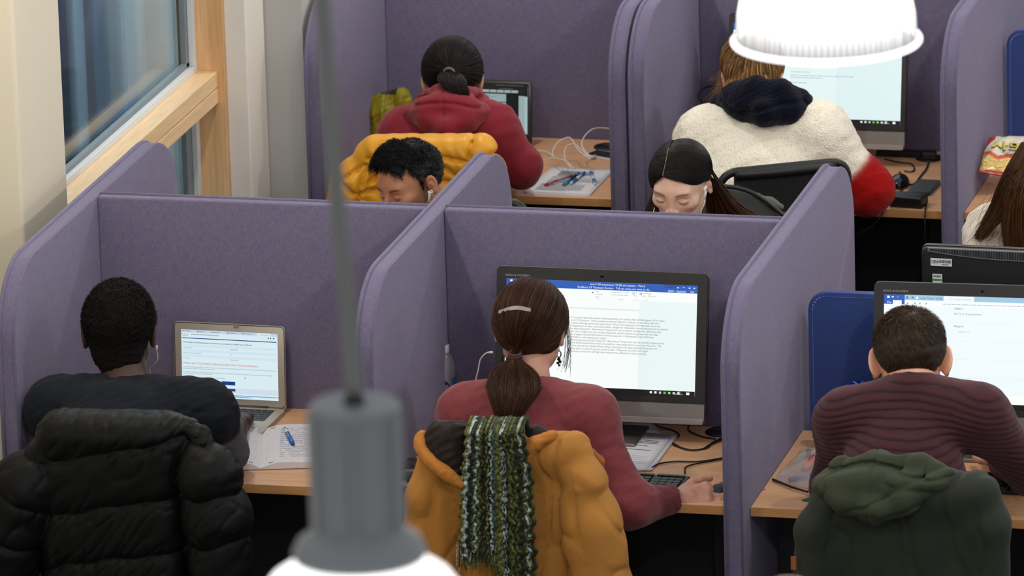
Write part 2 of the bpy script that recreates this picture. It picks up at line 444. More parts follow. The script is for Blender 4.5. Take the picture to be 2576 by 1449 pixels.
sep = d.node('ShaderNodeSeparateXYZ'); d.link(d.tc.outputs['Object'], sep.inputs[0])
at2 = d.node('ShaderNodeMath', operation='ARCTAN2'); d.link(sep.outputs[0], at2.inputs[0]); d.link(sep.outputs[1], at2.inputs[1])
sn = d.node('ShaderNodeMath', operation='MULTIPLY'); sn.inputs[1].default_value = 90; d.link(at2.outputs[0], sn.inputs[0])
s2 = d.node('ShaderNodeMath', operation='SINE'); d.link(sn.outputs[0], s2.inputs[0])
rib = d.node('ShaderNodeMapRange'); rib.inputs[1].default_value = -1; rib.inputs[2].default_value = 1; rib.inputs[3].default_value = .62; rib.inputs[4].default_value = 1.0; d.link(s2.outputs[0], rib.inputs[0])
hz = d.node('ShaderNodeMapRange'); hz.inputs[1].default_value = .005; hz.inputs[2].default_value = .085; hz.inputs[3].default_value = .62; hz.inputs[4].default_value = 2.4; d.link(sep.outputs[2], hz.inputs[0])
ml = d.node('ShaderNodeMath', operation='MULTIPLY'); d.link(rib.outputs[0], ml.inputs[0]); d.link(hz.outputs[0], ml.inputs[1]); d.link(ml.outputs[0], em.inputs['Strength'])
d.link(sep.outputs[2], op.inputs[0]); d.link(op.outputs[0], mx.inputs[0]); d.link(tr.outputs[0], mx.inputs[1]); d.link(em.outputs[0], mx.inputs[2]); d.link(mx.outputs[0], d.out.inputs['Surface'])
DOME = d.m
RIM = emit('dome_rim', (250, 248, 255), 1.6)
BULB = emit('bulb_glow', (255, 248, 235), 6.0)
HOUS = simple('housing_grey', (112, 117, 118), 0.5)
CORDM = simple('cord_grey', (104, 106, 102), 0.6)
GP = 'pendant lamps over the study desks'
_p1 = CAM + (((905-1288)/FPX)*_r - ((1395-724.5)/FPX)*_u + _fw)*10.0
pendant('out-of-focus pendant lamp with grey housing in front of the mustard coat', (_p1[0], _p1[1], _p1[2]-.228*.88), GP, 0.03, .88)
_p2 = CAM + (((2079-1288)/FPX)*_r - ((100-724.5)/FPX)*_u + _fw)*14.9
pendant('glowing ribbed glass pendant lamp above the white fleece person', _p2, GP, 0, .94)
_lamp_names = ['ribbed pendant lamp over the long-haired woman\'s row, out of view on the window side', 'ribbed pendant lamp over the maroon jumper man, out of view', 'ribbed pendant lamp over the red hoodie person, out of view', 'ribbed pendant lamp over the far right desk, out of view', 'ribbed pendant lamp nearest the cream wall, out of view', 'ribbed pendant lamp behind the far row by the grey wall, out of view', 'ribbed pendant lamp behind the far row towards the right, out of view', 'ribbed pendant lamp at the far right of the front row, out of view', 'ribbed pendant lamp at the far right of the far row, out of view']
for k, (x, y) in enumerate(((-1.62, -1.0), (1.1, -1.0), (-1.62, 2.25), (1.1, 2.25), (-1.62, -4.7), (-1.62, 6.8), (1.1, 6.8), (3.9, -1.0), (3.9, 2.25))):
    pendant(_lamp_names[k], (x, y, 3.06), GP)

# ================================================================ modelling by distance fields
def smin(a, b, k):
    if k <= 0: return np.minimum(a, b)
    h = np.clip(0.5+0.5*(b-a)/k, 0, 1); return b*(1-h)+a*h-k*h*(1-h)
def smax(a, b, k): return -smin(-a, -b, k)
def V(*a): return np.array(a, float)
def rot(rx=0, ry=0, rz=0):
    cx, sx, cy, sy, cz, sz = math.cos(rx), math.sin(rx), math.cos(ry), math.sin(ry), math.cos(rz), math.sin(rz)
    X = np.array([[1, 0, 0], [0, cx, -sx], [0, sx, cx]]); Y = np.array([[cy, 0, sy], [0, 1, 0], [-sy, 0, cy]]); Z = np.array([[cz, -sz, 0], [sz, cz, 0], [0, 0, 1]])
    return Z @ Y @ X
def cap(a, b, ra, rb=None):
    a = np.array(a, float); b = np.array(b, float); rb = ra if rb is None else rb
    def f(P):
        ba = b-a; pa = P-a; h = np.clip(pa @ ba/(ba @ ba+1e-12), 0, 1)
        return np.linalg.norm(pa-h[:, None]*ba, axis=1)-(ra+(rb-ra)*h)
    return f
def chain(pts, rs, k=0.02):
    fs = [cap(pts[i], pts[i+1], rs[i], rs[i+1]) for i in range(len(pts)-1)]
    def f(P):
        d = fs[0](P)
        for g in fs[1:]: d = smin(d, g(P), k)
        return d
    return f
def ell(c, r, R=None):
    c = np.array(c, float); r = np.array(r, float)
    def f(P):
        q = P-c
        if R is not None: q = q @ R
        k0 = np.linalg.norm(q/r, axis=1); k1 = np.linalg.norm(q/(r*r), axis=1)+1e-9
        return k0*(k0-1)/k1
    return f
def rbox(c, h, r, R=None):
    c = np.array(c, float); h = np.array(h, float)-r
    def f(P):
        q = P-c
        if R is not None: q = q @ R
        q = np.abs(q)-h
        return np.linalg.norm(np.maximum(q, 0), axis=1)+np.minimum(q.max(1), 0)-r
    return f
def join(items):
    """items: (field, blend) in order; a negative blend subtracts"""
    def f(P):
        d = items[0][0](P)
        for g, k in items[1:]:
            x = g(P)
            d = smax(d, -x, -k) if k < 0 else smin(d, x, k)
        return d
    return f
def inlocal(f, c, R):
    c = np.array(c, float)
    return lambda P: f((P-c) @ R)
_rng = np.random.RandomState(7)
_waves = _rng.randn(3, 24, 3)
def wob(P, s, seed=0):
    """cheap smooth noise in -1..1, s = size of the lumps in metres"""
    w = np.roll(_waves[seed % 3], seed*5, 0)[:10]*(2.2/s); out = 0
    for i in range(10): out = out+np.sin(P @ w[i]+i*1.7+seed)
    return out/4.5
def ridge(P, s, seed=0):
    """sharp folds, 0 on the flats to 1 on the creases"""
    return np.clip(1-np.abs(wob(P, s, seed))*2.4, 0, 1)**1.6
def surface(f, lo, hi, h, band=1.15):
    lo = np.array(lo, float); hi = np.array(hi, float)
    n = (np.ceil((hi-lo)/(4*h)).astype(int)+1)
    H = 4*h
    g = np.stack(np.meshgrid(*[lo[i]+H*(np.arange(n[i])+.375) for i in range(3)], indexing='ij'), -1).reshape(-1, 3)
    dc = f(g).reshape(n)
    near = np.abs(dc) < band*H
    D = np.repeat(np.repeat(np.repeat(dc, 4, 0), 4, 1), 4, 2).astype(np.float32)
    M = np.repeat(np.repeat(np.repeat(near, 4, 0), 4, 1), 4, 2)
    idx = np.argwhere(M); vals = np.empty(len(idx), np.float32)
    for s in range(0, len(idx), 300000):
        vals[s:s+300000] = f(lo+h*idx[s:s+300000])
    D[M] = vals
    # surface nets
    S_ = D < 0; nx, ny, nz = D.shape
    c = [S_[i:nx-1+i, j:ny-1+j, k:nz-1+k] for i in (0, 1) for j in (0, 1) for k in (0, 1)]
    cnt = sum(x.astype(np.int8) for x in c); act = (cnt > 0) & (cnt < 8)
    ids = np.full(act.shape, -1, np.int64); ci = np.argwhere(act); ids[act] = np.arange(len(ci))
    acc = np.zeros((len(ci), 3)); num = np.zeros(len(ci))
    corner = [(i, j, k) for i in (0, 1) for j in (0, 1) for k in (0, 1)]
    vv = [D[ci[:, 0]+i, ci[:, 1]+j, ci[:, 2]+k] for i, j, k in corner]
    for a in range(8):
        for b in range(a+1, 8):
            A, B = corner[a], corner[b]
            if sum(abs(A[t]-B[t]) for t in range(3)) != 1: continue
            m = (vv[a] < 0) != (vv[b] < 0); t = vv[a]/(vv[a]-vv[b]+1e-20)
            p = np.array(A)+t[:, None]*(np.array(B)-np.array(A))
            acc[m] += p[m]; num[m] += 1
    verts = lo+h*(ci+acc/num[:, None])
    faces = []
    for ax in range(3):
        o1, o2 = [a for a in range(3) if a != ax]
        sl = [slice(1, -1)]*3; sl[ax] = slice(0, -1)
        a = S_[tuple(sl)]; sl2 = list(sl); sl2[ax] = slice(1, None); b = S_[tuple(sl2)]
        e = np.argwhere(a != b)
        if not len(e): continue
        flip = a[tuple(e.T)]
        base = e.copy(); base[:, o1] += 1; base[:, o2] += 1
        q = []
        for da, db in ((0, 0), (1, 0), (1, 1), (0, 1)):
            t = base.copy(); t[:, o1] -= da; t[:, o2] -= db; q.append(ids[tuple(t.T)])
        q = np.stack(q, 1)
        if ax == 1: flip = ~flip
        q[flip] = q[flip][:, ::-1]
        faces.append(q)
    F = np.concatenate(faces); F = F[(F >= 0).all(1)]
    return verts, F[:, ::-1]
def grad(f, P, e=0.0015):
    G = np.stack([f(P+np.eye(3)[i]*e)-f(P-np.eye(3)[i]*e) for i in range(3)], 1)
    return G/(np.linalg.norm(G, axis=1)[:, None]+1e-9)
def mesh_of(name, V_, F_, mat, parent, base, col=None, smooth=True):
    me = bpy.data.meshes.new(name)
    V_ = np.asarray(V_, float)-np.array(base, float)
    me.vertices.add(len(V_)); me.vertices.foreach_set('co', V_.astype(np.float32).ravel())
    k = F_.shape[1]
    me.loops.add(F_.size); me.loops.foreach_set('vertex_index', F_.astype(np.int32).ravel())
    me.polygons.add(len(F_)); me.polygons.foreach_set('loop_start', np.arange(0, F_.size, k, dtype=np.int32))
    me.polygons.foreach_set('loop_total', np.full(len(F_), k, np.int32))
    me.update(calc_edges=True)
    if smooth: me.polygons.foreach_set('use_smooth', np.ones(len(F_), bool))
    if col is not None:
        a = me.color_attributes.new('Col', 'FLOAT_COLOR', 'POINT')
        c4 = np.ones((len(V_), 4), np.float32); c4[:, :3] = col; a.data.foreach_set('color', c4.ravel())
    me.materials.append(mat)
    o = bpy.data.objects.new(name, me); COL.objects.link(o)
    if parent is not None: o.parent = parent
    return o
def sdfobj(name, f, lo, hi, h, mat, parent, base, colfn=None, band=1.15):
    v, F = surface(f, lo, hi, h, band)
    return mesh_of(name, v, F, mat, parent, base, colfn(v) if colfn else None)
def LC(*c): return np.array(lin(c))
def attr_mat(name, rough=0.7, bumps=(), sheen=0, noise=None, spec=0.4, sss=0.0, sheen_tint=(1, 1, 1)):
    m = NT(name); a = m.node('ShaderNodeVertexColor', layer_name='Col'); c = a.outputs['Color']
    if noise: c = m.mix(c, m.ramp(m.noise(noise[0], 3), [(.3, (1-noise[1],)*3), (.7, (1+noise[1],)*3)]), 1.0, 'MULTIPLY')
    m.color(c); m.set(Roughness=rough); m.b.inputs['Specular IOR Level'].default_value = spec
    prev = None
    for b in bumps: prev = m.bump(m.noise(b[0], 3), b[1], b[2], prev)
    if sheen:
        m.b.inputs['Sheen Weight'].default_value = sheen; m.b.inputs['Sheen Tint'].default_value = sheen_tint+(1,)
    if sss:
        m.b.inputs['Subsurface Weight'].default_value = sss; m.b.inputs['Subsurface Radius'].default_value = (.012, .005, .003); m.b.inputs['Subsurface Scale'].default_value = 1.0
    MATS[name] = m.m; return m
SKIN = attr_mat('skin', 0.5, ((500, .12, .0006), (90, .10, .001)), noise=(35, .07), sss=0.12).m
HAIRM = attr_mat('hair_strands', 0.45, spec=0.22).m
HAIRCAP = attr_mat('hair_under', 0.7, ((700, .5, .001),)).m

def strands(name, P, rad, col, parent, base, mat=None, sides=3):
    """P: (N, M, 3) polylines, rad: (N, M) or number, col: (N, 3)"""
    N, M, _ = P.shape
    T = np.gradient(P, axis=1); T /= np.linalg.norm(T, axis=2, keepdims=True)+1e-9
    ref = np.array([0.31, 0.17, 0.93]); A = np.cross(T, ref); A /= np.linalg.norm(A, axis=2, keepdims=True)+1e-9
    B = np.cross(T, A)
    rad = np.broadcast_to(np.asarray(rad, float), (N, M))[..., None]
    rings = np.stack([P+rad*(A*math.cos(2*PI*k/sides)+B*math.sin(2*PI*k/sides)) for k in range(sides)], 2)  # N M s 3
    V_ = rings.reshape(-1, 3)
    i = np.arange(N)[:, None, None]*M*sides; j = np.arange(M-1)[None, :, None]*sides; k = np.arange(sides)[None, None, :]; k2 = (k+1) % sides
    F = np.stack([i+j+k, i+j+k2, i+j+sides+k2, i+j+sides+k], -1).reshape(-1, 4)
    c = np.repeat(col, M*sides, 0)
    return mesh_of(name, V_, F, mat or HAIRM, parent, base, c)
def jitter_col(base, n, amt, rng, alt=None, p=0.0):
    c = np.tile(LC(*base), (n, 1))*(1+amt*rng.randn(n, 1)).clip(.3, 2.2)
    if alt is not None:
        m = rng.rand(n) < p; c[m] = LC(*alt)*(1+amt*rng.randn(m.sum(), 1)).clip(.3, 2)
    return c

# ---------------------------------------------------------------- the head
def head_field(w=1.0, ears=1.0, nose=1.0, ear_out=0.35, male=True):
    it = [(ell((0, -.012, .025), (.077*w, .096, .084)), 0),
          (ell((0, .028, -.036), (.060*w, .062, .080)), .035),
          (cap((-.047*w, .005, -.060), (-.012, .070, -.093), .020, .014), .03), (cap((.047*w, .005, -.060), (.012, .070, -.093), .020, .014), .03),
          (ell((0, .074, -.095), (.022, .018, .017)), .018),
          (cap((-.036, .072, .016), (.036, .072, .016), .016), .018),
          (ell((-.045*w, .058, -.024), (.020, .022, .018)), .02), (ell((.045*w, .058, -.024), (.020, .022, .018)), .02),
          (ell((-.032, .099, -.006), (.016, .014, .012)), -.012), (ell((.032, .099, -.006), (.016, .014, .012)), -.012),
          (ell((-.032, .0765, -.007), (.0165, .0135, .0120)), .004), (ell((.032, .0765, -.007), (.0165, .0135, .0120)), .004),
          (cap((0, .086, .008), (0, .1035*nose, -.030), .0062, .0085), .011), (ell((0, .1045*nose, -.036), (.0105, .010, .009)), .007),
          (ell((-.0125, .096, -.040), (.0075, .009, .0065)), .005), (ell((.0125, .096, -.040), (.0075, .009, .0065)), .005),
          (cap((-.020, .084, -.066), (.020, .084, -.066), .0065), .008), (cap((-.016, .085, -.077), (.016, .085, -.077), .0070), .006),
          (ell((-.007, .103, -.0475), (.0035, .006, .003)), -.002), (ell((.007, .103, -.0475), (.0035, .006, .003)), -.002)]
    for s in (-1, 1):
        R = rot(0, 0, s*ear_out) @ rot(-.15, s*.12, 0)
        c = V(s*.083*w, -.014, -.006)
        it += [(ell(c, (.0075, .0185*ears, .0315*ears), R), .007),
               (ell(c+V(s*.0065, .006, .004), (.0055, .0125*ears, .021*ears), R), -.004),
               (ell(c+V(s*.001, .001, -.027*ears), (.0055, .009, .009)), .006),
               (ell(c+V(s*.0035, .004, -.004), (.0030, .006, .012), R), .003)]
    return join(it)
def head_frame(yaw=0, pitch=0, roll=0, face=1):
    """columns: right, forward, up of the head; pitch > 0 looks down; face -1 looks towards -y"""
    base = np.eye(3) if face > 0 else np.diag([-1., -1., 1.])
    return base @ rot(0, 0, yaw) @ rot(-pitch, 0, 0) @ rot(0, roll, 0)

def scalp(d, c=(0, -.012, .025), r=(.084, .104, .097)):
    """point of the hair ellipsoid in direction d (head-local)"""
    r = np.array(r); c = np.array(c)
    t = 1/np.linalg.norm(d/r, axis=-1, keepdims=True); return c+d*t
def slerp(a, b, t):
    """a, b unit (N, 3), t (M,) -> (N, M, 3)"""
    w = np.arccos(np.clip((a*b).sum(-1), -1, .9999))[:, None, None]; t = t[None, :, None]
    return (np.sin((1-t)*w)*a[:, None]+np.sin(t*w)*b[:, None])/np.sin(w)
def unit(x): return x/(np.linalg.norm(x, axis=-1, keepdims=True)+1e-9)
def dirs(rng, n, keep):
    out = []
    while sum(len(o) for o in out) < n:
        d = unit(rng.randn(n, 3)); out.append(d[keep(d)])
    return np.concatenate(out)[:n]
def to_world(P, c, R): return P @ R.T + np.array(c)

def onhead(u, v, c, R, s, r, out=0.0, cc=(0, -.012, .025)):
    """where a sight line meets the hair ellipsoid"""
    d = (u-1288)/FPX*_r - (v-724.5)/FPX*_u + _fw
    o = (((CAM-c) @ R)/s-np.array(cc))/np.array(r); e = ((d @ R)/s)/np.array(r)
    A_, B_, C_ = e @ e, 2*o @ e, o @ o-1; D_ = B_*B_-4*A_*C_
    t = (-B_-math.sqrt(max(D_, 0)))/(2*A_); P = CAM+d*t
    n = ((P-c) @ R/s-np.array(cc))/np.array(r)**2; return P+(unit(n) @ R.T)*out
# ---------------------------------------------------------------- a seated person
def legs(base, hip, fwd, mat, parent, spread=.10, foot=.0, knee_z=.56):
    hip = np.array(hip, float); x, y = hip[0], hip[1]
    ks = [V(x+s*(spread+.03), y+fwd*.42, knee_z) for s in (-1, 1)]
    an = [V(x+s*(spread+.01), y+fwd*(.38+foot), .10) for s in (-1, 1)]
    it = [(ell(hip+V(0, 0, -.02), (.18, .15, .12)), 0)]
    for s, k, a in zip((-1, 1), ks, an):
        it += [(cap(hip+V(s*.09, 0, -.03), k, .085, .062), .04), (cap(k, a, .062, .045), .03)]
    f = join(it)
    lo = hip-V(.36, .62, .60); hi = hip+V(.36, .62, .16)
    o = sdfobj('trousers', f, (lo[0], lo[1], .03), hi, .012, mat, parent, base)
    for s, a in zip((-1, 1), an):
        g = join([(cap(a+V(0, 0, -.04), a+V(0, fwd*.15, -.062), .042, .036), 0), (rbox(a+V(0, fwd*.06, -.088), (.045, .14, .011), .01), .01)])
        sdfobj('shoe', g, a-V(.1, .25, .1), a+V(.1, .25, .06), .01, BLACK, parent, base)
    return o
def hand(wr, fwd, across, up, curl=.3, s=1.0, spread=.12):
    """hand from the wrist: fwd along the fingers, across towards the thumb, up off the back"""
    wr = np.array(wr, float); fwd = unit(np.array(fwd, float)); across = unit(np.array(across, float)-fwd*(np.array(across, float) @ fwd)); up = unit(np.array(up, float)-fwd*(np.array(up, float) @ fwd)-across*(np.array(up, float) @ across))
    it = [(cap(wr, wr+fwd*.03*s, .024*s, .026*s), 0)]
    for k, (a, L) in enumerate(((.026, .082), (.009, .088), (-.009, .084), (-.026, .068))):
        root = wr+fwd*.03*s+across*a*.7*s; kn = wr+fwd*(.086-abs(k-1)*.004)*s+across*a*s+up*.004*s
        it.append((cap(root, kn, .017*s, .0125*s), .014))
        d = unit(fwd+across*a*spread*30*.12); p = kn; ang = curl*.5; r = .0095 if k < 3 else .0085
        for j, f in enumerate((.48, .30, .22)):
            dd = d*math.cos(ang)-up*math.sin(ang); q = p+dd*L*f*s
            it.append((cap(p, q, (r-.0004*j)*s, (r-.0006*(j+1))*s), .004)); p = q; ang += curl
            if j == 0: it.append((ell(q+up*.001, (.0095*s,)*3), .003))
        it.append((ell(kn+up*.003*s, (.0115*s,)*3), .006))
    p0 = wr+fwd*.022*s+across*.022*s; p1 = p0+unit(fwd*.7+across*.75)*.040*s-up*.006*s; p2 = p1+unit(fwd*.95+across*.3-up*.1)*.030*s; p3 = p2+unit(fwd+across*.1-up*.15)*.024*s
    it += [(cap(p0, p1, .017*s, .012*s), .012), (cap(p1, p2, .0115*s, .010*s), .005), (cap(p2, p3, .010*s, .0085*s), .004)]
    return join(it)
def torso_items(neck, sL, sR, mid, hip, chest=(.165, .105), grow=0.0, belly=(.145, .105), trap=.045):
    """fields for the trunk; neck = base of the neck, mid = middle of the rib cage"""
    neck, sL, sR, mid, hip = [np.array(x, float) for x in (neck, sL, sR, mid, hip)]
    ax = unit(sR-sL); up = unit((sL+sR)/2-hip); fw = unit(np.cross(up, ax)); R = np.stack([ax, fw, unit(np.cross(ax, fw))], 1)
    g = grow
    return [(ell(mid, (chest[0]+g, chest[1]+g, .19+g), R), 0),
            (ell((mid*.3+hip*.7), (belly[0]+g, belly[1]+g, .19+g), R), .06),
            (ell(hip, (.165+g, .125+g, .11+g)), .05),
            (cap(sL, sR, .066+g), .055),
            (cap(neck+V(0, 0, -.01), sL*.85+neck*.15+V(0, 0, .0), trap+g, .058+g), .035), (cap(neck+V(0, 0, -.01), sR*.85+neck*.15, trap+g, .058+g), .035)]

# ================================================================ people
def person(label, base, group=None):
    return empty('person', base, 0, label, 'person', group)
def body_mesh(p, base, head, c, R, s, neck, extra, lo, hi, skin, h=.0035, brow=None, neck_r=.054, lips=(150, 90, 85), paint=None):
    hf = lambda P: head(((P-c) @ R)/s)*s
    f = join([(hf, 0), (cap(to_world(V(0, -.028, -.055)*s, c, R), neck, neck_r, neck_r+.004), .03)]+extra)
    Ls = LC(*skin)
    def col(v):
        q = ((v-c) @ R)/s; C = np.tile(Ls, (len(v), 1))
        m = np.exp(-(((q-V(0, .092, -.072))/V(.020, .015, .009))**2).sum(1)); C = C*(1-m[:, None]*.6)+LC(*lips)*m[:, None]*.6
        for sx in (-1, 1):
            m = np.exp(-(((q-V(sx*.084, 0, -.01))/V(.015, .03, .04))**2).sum(1))[:, None]; C = C*(1-m*.35)+C*V(1.12, .82, .78)*m*.35
        if brow is not None:
            for sx in (-1, 1):
                t = (q[:, 0]*sx-.014)/.038; zz = .0125+.006*np.sin(np.clip(t, 0, 1)*2.2)
                m = (np.clip(1-np.abs(q[:, 2]-zz)/.0052, 0, 1)*np.clip(t*9, 0, 1)*np.clip((1.05-t)*5, 0, 1)*(q[:, 1] > .05))[:, None]**.7
                C = C*(1-m*.85)+LC(*brow)*m*.85
                t = (q[:, 0]*sx-.018)/.028; zz = -.0115+.0035*np.abs(t-.45)*2   # lowered lashes
                m = (np.clip(1-np.abs(q[:, 2]-zz)/.0021, 0, 1)*((t > 0) & (t < 1.05))*(q[:, 1] > .05))[:, None]
                C = C*(1-m*.9)+LC(28, 18, 16)*m*.9
                m = (np.clip(1-np.abs(q[:, 2]+.0008)/.0012, 0, 1)*((t > .05) & (t < .95))*(q[:, 1] > .05))[:, None]
                C = C*(1-m*.3)+LC(90, 55, 45)*m*.3
        if paint: C = paint(q, v, C)
        return C
    return sdfobj('body', f, lo, hi, h, SKIN, p, base, col), hf
def arm_items(s, e, w, r=(.047, .040, .029)): return [(cap(s, e, r[0], r[1]), .03), (cap(e, w, r[1], r[2]), .02)]
def box_of(pts, m):
    a = np.array(pts); return a.min(0)-m, a.max(0)+m
def hair_cap(p, base, hf, c, R, s, keep, col, th=.010, h=.003, bump=0, seed=0, mat=None, r=(.077, .096, .084), lump=.012, name='hair', extra=None):
    """layer over the scalp where keep(local unit-ish point) > 0"""
    e = ell((0, -.012, .025), tuple(np.array(r)+th))
    def f(P):
        q = ((P-c) @ R)/s; d = e(q)*s
        if extra: d = smin(d, extra(q)*s, .03)
        if bump: d = d+bump*wob(P, lump, seed)+bump*.6*wob(P, lump*.4, seed+1)
        return smax(d, -keep(q)*s, .006)
    lo, hi = c-.17*s, c+.17*s
    return sdfobj(name, f, lo, hi, h, mat or HAIRCAP, p, base, lambda v: np.tile(LC(*col), (len(v), 1)))
def hairline(front=.055, side=.0, nape=-.06, temple=.02):
    """positive inside the hair: above a line that drops from forehead over the ears to the nape"""
    def k(q):
        y = q[:, 1]; z = q[:, 2]
        line = np.where(y > .03, side+(front-side)*np.clip((y-.03)/.045, 0, 1), np.where(y > -.03, side, side+(nape-side)*np.clip((-.03-y)/.045, 0, 1)))
        return z-line
    return k
def cloth(name, p, base, items, lo, hi, h, mat, colfn, wr=.002, ws=.05, seed=0, disp=None, cut=None):
    f0 = join(items)
    def f(P):
        d = f0(P)
        if wr:
            Q = P*V(1, 1, .45) if ws > 0 else P
            d = d+wr*wob(Q, abs(ws), seed)+wr*.5*wob(P, abs(ws)*.4, seed+1)
        if disp: d = d+disp(P)
        if cut:
            for g, k in cut: d = smax(d, -g(P), k)
        return d
    return sdfobj(name, f, lo, hi, h, mat, p, base, colfn if callable(colfn) else (lambda v: np.tile(LC(*colfn), (len(v), 1))))
rs = np.random.RandomState
DENIM = simple('dark_denim', (26, 30, 40), .9, bump=(700, .3, .001))
TROUS = simple('black_trousers', (18, 18, 20), .9)

# ---------------------------------------------------------------- man in the dark raglan tee
def man_tee():
    base = V(-1.72, -.95, 0); p = person('person in a dark tee with grey sleeves, sitting at the silver laptop', base)
    c = at(301, 832, -.62); R = head_frame(.20, .20, .0); s = 1.13
    neck = at(318, 985, -.72); sL = at(138, 1026, -.74); sR = at(520, 1034, -.74)
    eL = at(98, 1150, -.62); eR = at(578, 1150, -.64); wL = V(-1.80, -.30, .785); wR = V(-1.52, -.33, .785)
    hip = V(neck[0]-.02, -.98, .56); mid = V(neck[0], -.87, .86)
    hL = hand(wL, (.25, 1, -.05), (1, 0, 0), (0, 0, 1)); hR = hand(wR, (-.2, 1, -.05), (-1, 0, 0), (0, 0, 1))
    ex = torso_items(neck, sL, sR, mid, hip, (.15, .09))[:4]
    ex = [(g, .04) for g, _ in ex]+arm_items(sL, eL, wL)+arm_items(sR, eR, wR)+[(hL, .01), (hR, .01)]
    lo, hi = box_of([c-V(.12, .12, .1), c+V(.12, .14, .16), sL, sR, hip-V(.2, .15, .12), hip+V(.2, .15, 0), wL+V(0, .22, 0), wR+V(0, .22, 0), eL, eR], .07)
    _, hf = body_mesh(p, base, head_field(.98, 1.0, 1.05), c, R, s, neck+V(0, .02, .0), ex, lo, hi, (70, 46, 36), .004, neck_r=.060)
    rng = rs(1)
    keep = hairline(.05, .012, -.112)
    hc = hair_cap(p, base, hf, c, R, s, keep, (17, 15, 14), .015, .003, .0016, 3, HAIRAFRO, (.073, .097, .086), extra=ell((0, -.036, -.052), (.064, .062, .068)))
    d = dirs(rng, 9000, lambda d: keep(scalp(d, r=(.088, .112, .101))) > .002)
    P0 = scalp(d, r=(.087, .111, .100)); L = .0012+.0028*rng.rand(len(d), 1)
    t = unit(d+rng.randn(*d.shape)*.8)
    P = np.stack([P0, P0+d*L*.6+t*L*.3, P0+d*L+t*L*.9], 1)*s
    hh = strands('hair_fuzz', to_world(P.reshape(-1, 3), c, R).reshape(P.shape), .0005, jitter_col((20, 17, 15), len(d), .3, rng), p, base); hh.parent = hc
    # the tee
    it = torso_items(neck, sL, sR, mid, hip, (.155, .095), .016)
    it += [(cap(sL, sL*.12+eL*.88, .066, .062), .05), (cap(sR, sR*.12+eR*.88, .066, .062), .05)]
    cut = [(cap(neck+V(0, .025, .00), neck+V(0, .05, .20), .074, .074), .006)]
    lo, hi = box_of([sL, sR, eL, eR, hip, neck], .15)
    arms = [(sL, eL, -1), (sR, eR, 1)]
    def col(v):
        C = np.tile(LC(24, 28, 35), (len(v), 1))
        for a, b, sx in arms:
            ax = unit(b-a); t = (v-a) @ ax; out = (v[:, 0]-a[0])*sx
            m = 1/(1+np.exp(-(t-.072+(.055-out*1.0)*.45)/.0025)); m = m*(out > -.05)
            C = C*(1-m[:, None])+LC(92, 92, 100)*m[:, None]
        m = np.exp(-((np.linalg.norm((v-neck-V(0, .03, .02))*V(1, 1, 0), axis=1)-.083)/.007)**2)*(v[:, 2] > neck[2]-.03)
        C = C*(1-.45*m[:, None]); return C
    cloth('tee', p, base, it, lo, hi, .0045, FABRIC, col, .0035, .05, 1, disp=lambda P: .0022*np.sin(P[:, 2]*95+8*wob(P, .2))*np.clip(wob(P, .15, 2)+.2, 0, 1)+.002*ridge(P*V(.6, 1, 1.3), .07, 1), cut=cut)
    obj('collar', tube([np.array([math.cos(a)*.074, math.sin(a)*.074+.02, .012-.028*math.sin(a)-.001])+neck-base for a in np.linspace(0, 2*PI, 40)[:-1]], .0065, 8, closed=True), simple('collar_rib', (22, 26, 33), .9), p, True)
    legs(base, hip, 1, DENIM, p)
    # wired earphones
    e = empty('earphones', c, 0, 'white wired earphones on the man in the dark tee', 'earphones')
    for sx, (u1, v1, u2, v2, u3, v3) in ((-1, (235, 878, 239, 893, 246, 915)), (1, (394, 880, 396, 905, 378, 925))):
        A, B, C_ = at(u1, v1, -.60)-c, at(u2, v2, -.585)-c, at(u3, v3, -.56)-c
        obj('cable', tube(smooth_path([A, B, C_, C_+V(-sx*.02, .06, -.04)], 6), .0016, 6), WHITE_PLASTIC, e, True)
        obj('earbud', tube([A+V(0, 0, .012), A], .004, 8), WHITE_PLASTIC, e, True)
FABRIC = attr_mat('fabric_cotton', 0.9, ((1200, .25, .0006), (70, .25, .004)), sheen=.03, spec=.15).m
_m = attr_mat('hair_afro', 0.85, ((330, .9, .003), (900, .6, .001)), spec=.15); HAIRAFRO = _m.m

